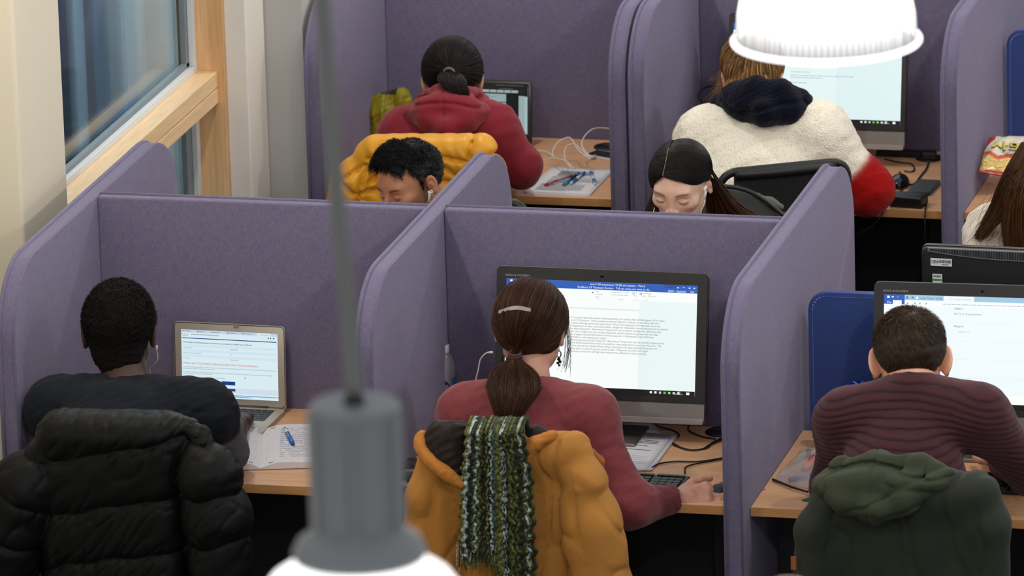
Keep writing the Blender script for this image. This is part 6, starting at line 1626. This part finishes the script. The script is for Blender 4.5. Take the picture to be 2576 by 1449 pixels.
# pens
def pen(label, a, b, r, cols, group=None):
    """cols: (fraction, colour) segments from a to b"""
    a, b = np.array(a, float), np.array(b, float); o = empty('pen', a, 0, label, 'pen', group); t0 = 0
    for k, (t1, c, nm, rr) in enumerate(cols):
        obj(nm, tube([(b-a)*t0, (b-a)*t1], rr*r, 10), simple('pen_%d_%d_%d' % c, c, .3), o, True); t0 = t1
    return o
zp = .7455+.004
pen('blue and white four-colour pen lying on the notebook', atz(717, 1078, .768), atz(737, 1117, .766), .0062, [(.08, (30, 30, 30), 'clicker', .7), (.30, (225, 228, 232), 'collar', .95), (.92, (56, 116, 196), 'barrel', 1.0), (1.0, (40, 80, 150), 'tip', .75)])
GP2 = 'pens on the far papers'
pen('clear red gel pen on the far papers', T(1371, 465, zp), T(1440, 441, zp+.006), .0046, [(.10, (200, 40, 44), 'cap', 1), (.30, (150, 130, 134), 'barrel', .95), (.42, (196, 48, 52), 'grip', .9), (1, (160, 120, 124), 'barrel', .9)], GP2)
pen('teal capped black pen on the far papers', T(1418, 464, zp), T(1456, 437, zp), .0058, [(.30, (60, 150, 176), 'cap', 1), (.40, (70, 110, 170), 'cap_ring', 1), (.80, (30, 34, 40), 'barrel', .95), (1, (50, 110, 190), 'end', 1)], GP2)
pen('blue and white pen nearest the red pen, angled up to the right', T(1436, 461, zp), T(1470, 434, zp), .0052, [(.10, (225, 228, 232), 'end', .8), (.38, (50, 110, 196), 'grip', 1.05), (.75, (215, 222, 230), 'barrel', .9), (1, (50, 110, 196), 'tip', .9)], GP2)
pen('blue and white pen lying apart on the right of the far papers', T(1487, 434, zp), T(1497, 463, zp), .0050, [(.28, (60, 120, 200), 'cap', 1), (.62, (222, 226, 232), 'barrel', .95), (.9, (60, 120, 200), 'grip', 1.05), (1, (225, 226, 230), 'end', .8)], GP2)
# notebook
def notebook():
    A = T(663, 1082, .745); B = T(657, 1178, .745); c0 = (A+B)/2; ax = unit(B-A)   # spine, towards the front
    rt = unit(np.cross(np.array([0, 0, 1.]), ax)*1.0); rt = -rt if rt[0] < 0 else rt; L = np.linalg.norm(B-A)
    o = empty('notebook', (c0[0], c0[1], .74), 0, 'open ruled notebook with handwriting under the blue pen', 'notebook')
    def page(s, W, H, nm, h0):
        N = 16; bm = bmesh.new(); g = []
        for j in range(2):
            row = []
            for i in range(N+1):
                t = i/N; z = h0+H*math.sin(min(1, t*3.2)*PI/2)*(1-.35*t) if s > 0 else h0+H*math.sin(min(1, t*2.4)*PI/2)*(1-.1*t)
                p = rt*s*W*t+ax*(L/2)*(1 if j else -1); row.append((p[0], p[1], z))
            g.append(row)
        top = [[bm.verts.new(p) for p in r] for r in g]; bot = [[bm.verts.new((p[0], p[1], .0015)) for p in r] for r in g]
        for i in range(N):
            bm.faces.new((top[0][i], top[0][i+1], top[1][i+1], top[1][i])); bm.faces.new((bot[0][i], bot[1][i], bot[1][i+1], bot[0][i+1]))
            for j in (0, 1): bm.faces.new((top[j][i], bot[j][i], bot[j][i+1], top[j][i+1]))
        bm.faces.new((top[0][N], bot[0][N], bot[1][N], top[1][N])); bm.faces.new((top[0][0], top[1][0], bot[1][0], bot[0][0]))
        obj(nm, bm, PAPER, o)
        def P(a, b, dz=.0006):
            t = a; z = h0+H*math.sin(min(1, t*3.2)*PI/2)*(1-.35*t) if s > 0 else h0+H*math.sin(min(1, t*2.4)*PI/2)*(1-.1*t)
            p = rt*s*W*t+ax*L*(b-.5); return Vector((p[0], p[1], z+dz))
        return P
    PR = page(1, .205, .016, 'right_pages', .006); PL = page(-1, .165, .024, 'left_pages', .004)
    bm = bmesh.new(); bi = bmesh.new(); r_ = rs(5)
    def ln(bm, P, a0, a1, b, w, wig=0):
        n = max(2, int(abs(a1-a0)/.05)); q = [a0+(a1-a0)*k/n for k in range(n+1)]
        for x, y in zip(q, q[1:]): bm.faces.new([bm.verts.new(P(*c)) for c in ((x, b+w), (y, b+w), (y, b), (x, b))])
    for k in range(24): ln(bm, PR, .03, 1, .08+.037*k, .003); ln(bm, PL, .03, 1, .08+.037*k, .003)
    bm.faces.new([bm.verts.new(PR(*c)) for c in ((.205, 0), (.212, 0), (.212, 1), (.205, 1))])
    for k in range(15):
        a = .24
        while a < .97:
            w_ = .02+.05*r_.rand()
            if r_.rand() > .12 and (k < 12 or a < .8): ln(bi, PR, a, min(a+w_, .98), .11+.052*k+(.01*r_.rand()), .006)
            a += w_+.012
    obj('ruled_lines', bm, simple('rule_blue', (176, 178, 200), .9), o); obj('handwriting', bi, simple('ink_violet', (128, 124, 176), .9), o)
    bm = bmesh.new()
    for P, a in ((PR, .10), (PL, .14)):
        for b in (.045, .95): bm.faces.new([bm.verts.new(P(*c)) for c in ((a, b+.012), (a+.06, b+.012), (a+.06, b), (a, b))])
        for b in (.2, .4, .6, .8): bm.faces.new([bm.verts.new(P(*c)) for c in ((a-.05, b+.006), (a-.02, b-.010), (a-.02, b-.014), (a-.05, b+.002))])
    obj('page_marks', bm, INK, o)
    obj('cover', box(-.001, .0, 0, .001, 0, .001), INK, o).data  # spine strip
    o.children[-1].data.clear_geometry(); bm = bmesh.new(); M = Matrix.Identity(4)
    q = [rt*-.165-ax*L/2*1.01, rt*.205-ax*L/2*1.01, rt*.205+ax*L/2*1.01, rt*-.165+ax*L/2*1.01]
    lo_ = [bm.verts.new((p[0], p[1], .0004)) for p in q]; up_ = [bm.verts.new((p[0], p[1], .0015)) for p in q]
    bm.faces.new(lo_[::-1]); bm.faces.new(up_)
    for i in range(4): bm.faces.new((lo_[i], lo_[(i+1) % 4], up_[(i+1) % 4], up_[i]))
    bm.to_mesh(o.children[-1].data); bm.free(); o.children[-1].data.materials[0] = simple('cover_violet', (82, 76, 92), .6)
notebook()
# water bottle
def bottle():
    b = atz(1121, 1048, .74); o = empty('water_bottle', (b[0], b[1], .7401), 0, 'clear plastic water bottle with white cap and blue label', 'bottle')
    cl = NT('clear_plastic'); cl.color((.9, .95, 1)); cl.set(Roughness=.08, Alpha=.22); cl.b.inputs['Specular IOR Level'].default_value = .8
    prof = [(0, .003), (.026, .0), (.030, .005), (.0315, .02), (.031, .05), (.0315, .12), (.031, .145), (.0275, .165), (.020, .180), (.0135, .188), (.0130, .194)]
    obj('bottle_body', lathe(prof, 36), cl.m, o, True)
    obj('cap', lathe([(0, .188), (.0172, .188), (.0175, .190), (.0175, .207), (.016, .2095), (0, .2095)], 32), simple('cap_white', (208, 206, 206), .4), o); autosmooth(o.children[-1], 35)
    wt = NT('water'); wt.color((.8, .9, 1)); wt.set(Roughness=.02, Alpha=.12); obj('water', lathe([(0, .004), (.029, .006), (.030, .06), (0, .06)], 32), wt.m, o, True)
    def wrap(nm, a0, a1, z0, z1, mat, r=.0318):
        bm = bmesh.new(); n = 14; A_ = [bm.verts.new((r*math.cos(a0+(a1-a0)*k/n), r*math.sin(a0+(a1-a0)*k/n), z0)) for k in range(n+1)]; B_ = [bm.verts.new((r*math.cos(a0+(a1-a0)*k/n), r*math.sin(a0+(a1-a0)*k/n), z1)) for k in range(n+1)]
        for k in range(n): bm.faces.new((A_[k], A_[k+1], B_[k+1], B_[k]))
        return obj(nm, bm, mat, o, True)
    LB = simple('label_blue', (40, 110, 170), .4); NB = simple('label_navy', (22, 26, 96), .4)
    wrap('label_art', -PI*.98, -PI*.55, .035, .072, LB); wrap('label_art', -PI*.92, -PI*.72, .072, .088, simple('label_white', (190, 200, 215), .4)); wrap('label_art', -PI*.22, .35, .060, .118, LB)
    c = -PI*.46; bm = bmesh.new(); n = 28
    cen = bm.verts.new((.0320*math.cos(c), .0320*math.sin(c), .092)); rg = []
    for k in range(n):
        t = 2*PI*k/n; a = c+.62*math.cos(t); rg.append(bm.verts.new((.0321*math.cos(a), .0321*math.sin(a), .092+.021*math.sin(t))))
    for k in range(n): bm.faces.new((cen, rg[k], rg[(k+1) % n]))
    obj('label_disc', bm, NB, o, True)
    M = Matrix.Rotation(c+PI/2, 4, 'Z') @ Matrix.Translation((.0045, -.0336, .030)) @ UP @ Matrix.Rotation(PI/2, 4, 'Z')
    text('label_lettering', 'smart', .018, simple('label_navy', (22, 26, 96), .4), o, M, bold=.0002); text('label_lettering', 'water', .018, WHITE_PLASTIC, o, M @ Matrix.Translation((.042, 0, 0)), bold=.0002)
bottle()
def blob(label, name, cat, base, items, lo, hi, h, mat, colfn, wr=.003, ws=.04, seed=0, disp=None, cut=None):
    o = cloth(name, None, base, items, lo, hi, h, mat, colfn, wr, ws, seed, disp, cut); o.location = tuple(float(x) for x in base); return tag(o, label, cat)
# olive bag by the red hoodie
A = lambda u, v, y=2.80: at(u, v, y)
blob('olive green folded bag standing beside the red hoodie person', 'dry_bag', 'bag', A(980, 380), [(rbox(A(975, 330)+V(0, 0, 0), (.052, .05, .095), .035), 0), (cap(A(965, 262), A(1000, 250), .036, .03), .03), (chain([A(990, 240), A(1012, 240), A(1022, 262), A(1014, 290)], [.018, .024, .022, .018], .02), .02)], *box_of([A(930, 400), A(1036, 220)], .08), .0035, attr_mat('nylon_olive', .5, ((200, .2, .002),)).m,
     lambda v: np.where((v[:, 2] > A(980, 234)[2])[:, None] & (v[:, 0] < A(1003, 240)[0])[:, None], LC(52, 44, 26), LC(136, 126, 12)), .005, .035, 1, disp=lambda P: .003*crease(P[:, 0]-A(975, 300)[0], .002))
# dark pouch in the corner by the fleece person
A2 = lambda u, v, y=2.72: at(u, v, y)
blob('black bag in the corner left of the white fleece person', 'black_bag', 'bag', A2(1765, 330), [(rbox(A2(1775, 325), (.055, .06, .055), .03), 0)], *box_of([A2(1700, 380), A2(1840, 250)], .06), .005, NYLON, (18, 18, 19), .004, .04, 1)
cable('black cable looping up behind the white fleece person', [A2(1772, 262), at(1758, 248, 2.8), at(1762, 230, 2.85), at(1785, 217, 2.86), at(1830, 216, 2.86)], .003, CB)
# white cables, phone by the papers
cable('white laptop charging cable looping across the far desk', [T(1338, 379, .748), T(1362, 379, .752), T(1381, 385, .75), T(1389, 395), T(1370, 402), T(1340, 395)], .0021, CW, plugs=[(T(1335, 379, .748), T(1346, 379, .749), .004)])
cable('white cable standing in a tall loop beside the far phone', [at(1445, 424, 2.50), at(1420, 404, 2.55), at(1394, 397, 2.6), at(1391, 380, 2.64), at(1404, 358, 2.68), at(1428, 346, 2.70), at(1441, 354, 2.68), at(1452, 374, 2.62), at(1470, 390, 2.60), at(1486, 400, 2.58)], .0023, CW)
cable('white cable in a smaller loop inside the tall loop', [at(1436, 424, 2.50), at(1422, 402, 2.56), at(1421, 378, 2.62), at(1430, 365, 2.66), at(1446, 363, 2.66), at(1458, 372, 2.64), at(1484, 395, 2.60)], .0021, CW)
cable('white cable arching from the phone up to the side screen', [at(1488, 396, 2.60), at(1472, 380, 2.64), at(1464, 364, 2.68), at(1470, 344, 2.72), at(1486, 328, 2.76), at(1505, 322, 2.80), at(1540, 324, 2.84)], .0023, CW)
def phone(label, p, rz, W, L, face, side, H=.008, screen=None):
    o = empty('mobile_phone', p, rz, label, 'phone')
    obj('phone_body', prism(rrect(-W/2, W/2, -L/2, L/2, .009, 6), 'Z', 0, H, .002, 2), side, o); autosmooth(o.children[-1], 40)
    obj('phone_face', prism(rrect(-W/2+.004, W/2-.004, -L/2+.006, L/2-.006, .004, 4), 'Z', H, H+.0005), face, o); return o
_q = T(1520, 392, .745); phone('white mobile phone with black screen charging on the far desk', (_q[0]+.010, _q[1], .741), 1.15, .067, .138, BLACK_GLOSS, WHITE_PLASTIC)
obj('plug', tube([np.array(T(1484, 397, .748)), np.array(T(1498, 393, .748))], .0055, 8), WHITE_PLASTIC, None, True)
tag(bpy.data.objects['plug.%03d' % 0] if 'plug.000' in bpy.data.objects else COL.objects[-1], 'white plug of the charging cable at the white phone', 'plug')
_q = T(2324, 472, .745); phone('grey mobile phone in a teal case near the far power brick', (_q[0], _q[1], .741), -.06, .074, .150, simple('phone_slate', (76, 82, 84), .35), simple('case_teal', (30, 66, 68), .3), .010)
# power brick
_q = T(2281, 520, .745); o = empty('power_brick', (_q[0], _q[1]+.035, .7405), -.13, 'black laptop power brick near the far desk edge', 'power adapter')
obj('brick', box(-.052, .052, -.036, .036, 0, .034, .005, 3), BLACK, o); obj('rating_label', box(-.005, .030, -.012, .020, .034, .0342), simple('label_faint', (52, 52, 54), .6), o)
cable('black brick cable hanging over the far desk edge', [at(2324, 508, 2.42), at(2330, 515, 2.34), at(2327, 535, 2.27), at(2327, 590, 2.25), at(2326, 700, 2.25)], .0026, CB)
cable('black cable drooping from the power brick under the far desk', [at(2238, 500, 2.42), at(2225, 525, 2.30), at(2215, 545, 2.26), at(2185, 575, 2.25), at(2140, 595, 2.25)], .0026, CB)
cable('black cable from the brick past the mouse', az([(2262, 484), (2280, 466), (2300, 462), (2318, 440), (2330, 425), (2336, 408)]), .0026, CB)
cable('black mouse cable behind the mouse', az([(2275, 430), (2292, 432), (2300, 425), (2292, 412), (2262, 408), (2225, 400)]), .0022, CB)
_q = T(2338, 396, .75); o = obj('mains_plug', box(-.022, .022, -.02, .02, 0, .024, .004, 2), BLACK, None, loc=(_q[0], _q[1], .7465), rot=(0, 0, .1)); tag(o, 'black mains plug on the far cable grommet', 'plug')
_q = T(2280, 395, .745); o = obj('docking_box', box(-.10, .045, -.02, .02, 0, .016, .003, 2), BLACK, None, loc=(_q[0], _q[1]+.03, .7405), rot=(0, 0, -.05)); tag(o, 'flat black docking box under the far monitor\'s corner', 'box')
# snack bag
def snack():
    A = lambda u, v, y=2.62: at(u, v, y)
    # leaning card-like pouch with its own thickness
    TL, TR, BR, BL_ = at(2488, 345, 2.66), at(2600, 345, 2.72), at(2590, 450, 2.52), at(2462, 432, 2.46)
    c0 = (TL+TR+BR+BL_)/4; o = empty('snack_bag', c0, 0, 'red, white and yellow crisp bag leaning on the far side screen', 'snack bag')
    ex = unit(TR-TL); n_ = unit(np.cross(TR-TL, TL-BL_)); n_ = n_ if n_[1] < 0 else -n_
    N = 24; bm = bmesh.new(); F = []; Bk = []
    def P(a, b, s=1):
        p = (TL*(1-a)+TR*a)*(1-b)+(BL_*(1-a)+BR*a)*b
        th = .022*(max(0, 1-(2*a-1)**4)*max(0, 1-(2*b-1)**4))**.6+.003*math.sin(a*17+b*9)*(1-abs(2*b-1))
        return Vector(tuple(p-c0+n_*(th*s)))
    me_c = []
    def colr(a, b):
        if b < .04 or b > .965: return (176, 40, 24)
        if a < .16 and b < .34-a: return (190, 56, 34)
        w = .60+.05*math.sin(a*6)-.16*(a < .3)*(.3-a)/.3
        if b > w+.10: return (226, 190, 110) if (math.sin(a*38+b*20)+math.sin(b*44-a*15)) > -.4 else (240, 214, 140)
        if b > w and a < .62: return (222, 90, 34)
        if (a-.34)**2*3+(b-.07)**2*6 < .022: return (96, 140, 46)
        return (238, 226, 206)
    N = 48
    F = [[bm.verts.new(P(i/N, j/N)) for i in range(N+1)] for j in range(N+1)]; Bk = [[bm.verts.new(P(i/N, j/N, -1)) for i in range(N+1)] for j in range(N+1)]
    cols = [colr(i/N, j/N) for j in range(N+1) for i in range(N+1)]*2
    for j in range(N):
        for i in range(N):
            bm.faces.new((F[j+1][i], F[j+1][i+1], F[j][i+1], F[j][i])); bm.faces.new((Bk[j][i], Bk[j][i+1], Bk[j+1][i+1], Bk[j+1][i]))
    for i in range(N):
        for R_ in (0, N): bm.faces.new((F[R_][i], F[R_][i+1], Bk[R_][i+1], Bk[R_][i])); bm.faces.new((F[i][R_], Bk[i][R_], Bk[i+1][R_], F[i+1][R_]))
    b = obj('pouch', bm, attr_mat('foil_print', .22, ((60, .3, .004),), spec=.6).m, o, True)
    a_ = b.data.color_attributes.new('Col', 'FLOAT_COLOR', 'POINT'); cc = np.ones((len(cols), 4), np.float32); cc[:, :3] = [lin(c) for c in cols]; a_.data.foreach_set('color', cc.ravel())
    ey = unit(TL-BL_); M3 = Matrix([[ex[0], ey[0], n_[0], 0], [ex[1], ey[1], n_[1], 0], [ex[2], ey[2], n_[2], 0], [0, 0, 0, 1]])
    def put(t, a, b_, sz, c, off, bold=0, rz=0.):
        p = P(a, b_); text('bag_lettering', t, sz, simple('bag_%d_%d_%d' % c, c, .4), o, Matrix.Translation(p+Vector(tuple(n_*off))) @ M3 @ Matrix.Rotation(rz, 4, 'Z'), bold=bold)
    put('사또밥', .13, .50, .058, (74, 40, 20), .004, .0016, -.02); put('사또밥', .13, .50, .058, (232, 214, 50), .0065, .0006, -.02)
    put('Corn', .46, .66, .020, (70, 40, 30), .005, .0008, .15); put('Corn', .46, .66, .020, (244, 240, 230), .0065, 0, .15)
    bm = bmesh.new(); r_ = rs(6)
    for k in range(46):
        a, b2 = .05+.85*r_.rand(), .74+.20*r_.rand(); s_ = .005+.004*r_.rand(); bmesh.ops.create_icosphere(bm, subdivisions=2, radius=s_, matrix=Matrix.Translation(P(a, b2)) @ M3 @ Matrix.Diagonal((1.5, 1, .18, 1)))
    obj('corn_picture', bm, simple('corn_yellow', (238, 206, 120), .35), o, True)
snack()
# right-hand bay
q0 = T(2168, 1010, .745)
def cup():
    t = at(2168, 968, -.09); o = empty('desk_tidy', (t[0], t[1], .7405), 0, 'blue pot holding clear odds and ends behind the maroon jumper man', 'pot')
    H = t[2]-.7405; Bc = simple('pot_blue', (22, 58, 160), .3)
    obj('pot', lathe([(0, 0), (.034, 0), (.040, H-.01), (.044, H-.008), (.045, H), (.038, H), (.036, H-.012), (.030, .006), (0, .006)], 40), Bc, o, True); autosmooth(o.children[-1], 40)
    gl_ = simple('clear_bits', (190, 200, 210), .1, Alpha=.55); r_ = rs(3)
    for k in range(5):
        a = r_.rand()*3; obj('clear_stick', tube([(-.028*math.cos(a), -.02*math.sin(a), H-.02), (.028*math.cos(a), .02*math.sin(a), H+.006*r_.rand())], .0022, 6), gl_, o, True)
cup()
A = lambda u, v, y=-.16: at(u, v, y)
blob('small black and silver snack pouch beside the maroon jumper man', 'snack_pouch', 'snack bag', A(2080, 1060), [(rbox(A(2084, 1040), (.030, .018, .042), .012, rot(0, .12, 0)), 0), (cap(A(2072, 1085), A(2090, 1092), .010, .014), .02)], *box_of([A(2050, 1105), A(2115, 1000)], .04), .0025, attr_mat('foil_dark', .25, spec=.6).m,
     lambda v: np.where((v[:, 2] < A(2080, 1055)[2])[:, None], LC(176, 178, 182), np.where((np.abs(v[:, 2]-A(2080, 1019)[2]) < .006)[:, None], LC(206, 170, 30), LC(24, 24, 26))), .003, .025, 1)
def pencil_case():
    c = T(2040, 1190, .75); TL, TR, BR, BL_ = T(2020, 1122, .76), T(2120, 1122, .76), T(2085, 1238, .745), T(1945, 1208, .745)
    cl = NT('clear_pvc'); cl.color((.62, .58, .56)); cl.set(Roughness=.18, Alpha=.42); cl.b.inputs['Specular IOR Level'].default_value = .7; cl.bump(cl.noise(60, 3), .6, .004)
    o = empty('pencil_case', (c[0], c[1], .7405), 0, 'crumpled clear plastic pencil case on the right desk', 'pencil case'); c[2] = .7405
    N = 20; bm = bmesh.new(); g = []; g2 = []
    for j in range(N+1):
        r1 = []; r2 = []
        for i in range(N+1):
            a, b = i/N, j/N; p = (TL*(1-a)+TR*a)*(1-b)+(BL_*(1-a)+BR*a)*b-c; h = .028*(max(0, 1-(2*a-1)**4)*max(0, 1-(2*b-1)**6))**.5+.003*math.sin(a*15+b*5)*math.sin(b*12)
            r1.append(bm.verts.new((p[0], p[1], .002+max(.001, h)))); r2.append(bm.verts.new((p[0], p[1], .001)))
        g.append(r1); g2.append(r2)
    for j in range(N):
        for i in range(N): bm.faces.new((g[j+1][i], g[j+1][i+1], g[j][i+1], g[j][i])); bm.faces.new((g2[j][i], g2[j][i+1], g2[j+1][i+1], g2[j+1][i]))
    obj('pouch', bm, cl.m, o, True)
    z_ = [T(1944, 1206, .745)-c, T(1990, 1225, .747)-c, T(2040, 1240, .748)-c, T(2075, 1240, .748)-c]
    obj('zip', tube(z_, .0035, 6), simple('zip_dark', (34, 30, 28), .6), o, True)
    obj('zip_pull', tube([T(2034, 1236, .75)-c, T(2042, 1240, .752)-c], .005, 10), CHROME, o, True)
    for nm, a, b, r, cc, lb in (('pen', (1985, 1208, .750), (2062, 1186, .755), .006, (56, 62, 160), 'blue pen inside the clear pencil case'), ('highlighter', (2024, 1182, .758), (2048, 1150, .765), .010, (232, 110, 76), 'orange highlighter inside the clear pencil case'), ('eraser', (2028, 1140, .752), (2040, 1140, .752), .012, (30, 52, 46), 'dark green sharpener inside the clear pencil case')):
        p1, p2 = T(*a), T(*b); x = empty(nm, p1, 0, lb, nm); obj('barrel', tube([(0, 0, 0), (p2-p1)*.75], r, 12), simple('c_%d_%d_%d' % cc, cc, .4), x, True); obj('cap', tube([(p2-p1)*.75, p2-p1], r*.85, 12), simple('c2_%d' % cc[0], tuple(int(k*.75) for k in cc), .4), x, True)
pencil_case()
_q = T(1922, 1229, .743); o = obj('eraser_crumb', box(-.004, .004, -.003, .003, 0, .004, .001), simple('pink', (206, 120, 120), .6), None, loc=(_q[0], _q[1], .7402)); tag(o, 'tiny pink sweet wrapper scrap on the right desk edge', 'scrap')
_q = T(2040, 1246, .745); o = obj('ruler', box(-.05, .02, -.01, .01, 0, .002), simple('green_ruler', (24, 96, 56), .4), None, loc=(_q[0]+.02, _q[1], .7405), rot=(0, 0, .9)); tag(o, 'green plastic ruler end poking out by the parka', 'ruler')
_q = T(2560, 1200, .745); sheet('paper_sheet', 'white paper by the maroon jumper man\'s right arm', [T(2500, 1180), T(2640, 1185), T(2620, 1230), T(2480, 1222)], .7402)
A = lambda u, v, y=-.45: at(u, v, y)
_q = T(1042, 1185, .75); blob('small brown zipped pouch left of the mustard coat', 'brown_pouch', 'pouch', _q, [(rbox(_q+V(0, 0, .006), (.035, .05, .022), .018), 0)], _q-.08, _q+.08, .004, CANVAS, (66, 50, 40), .003, .03, 1)
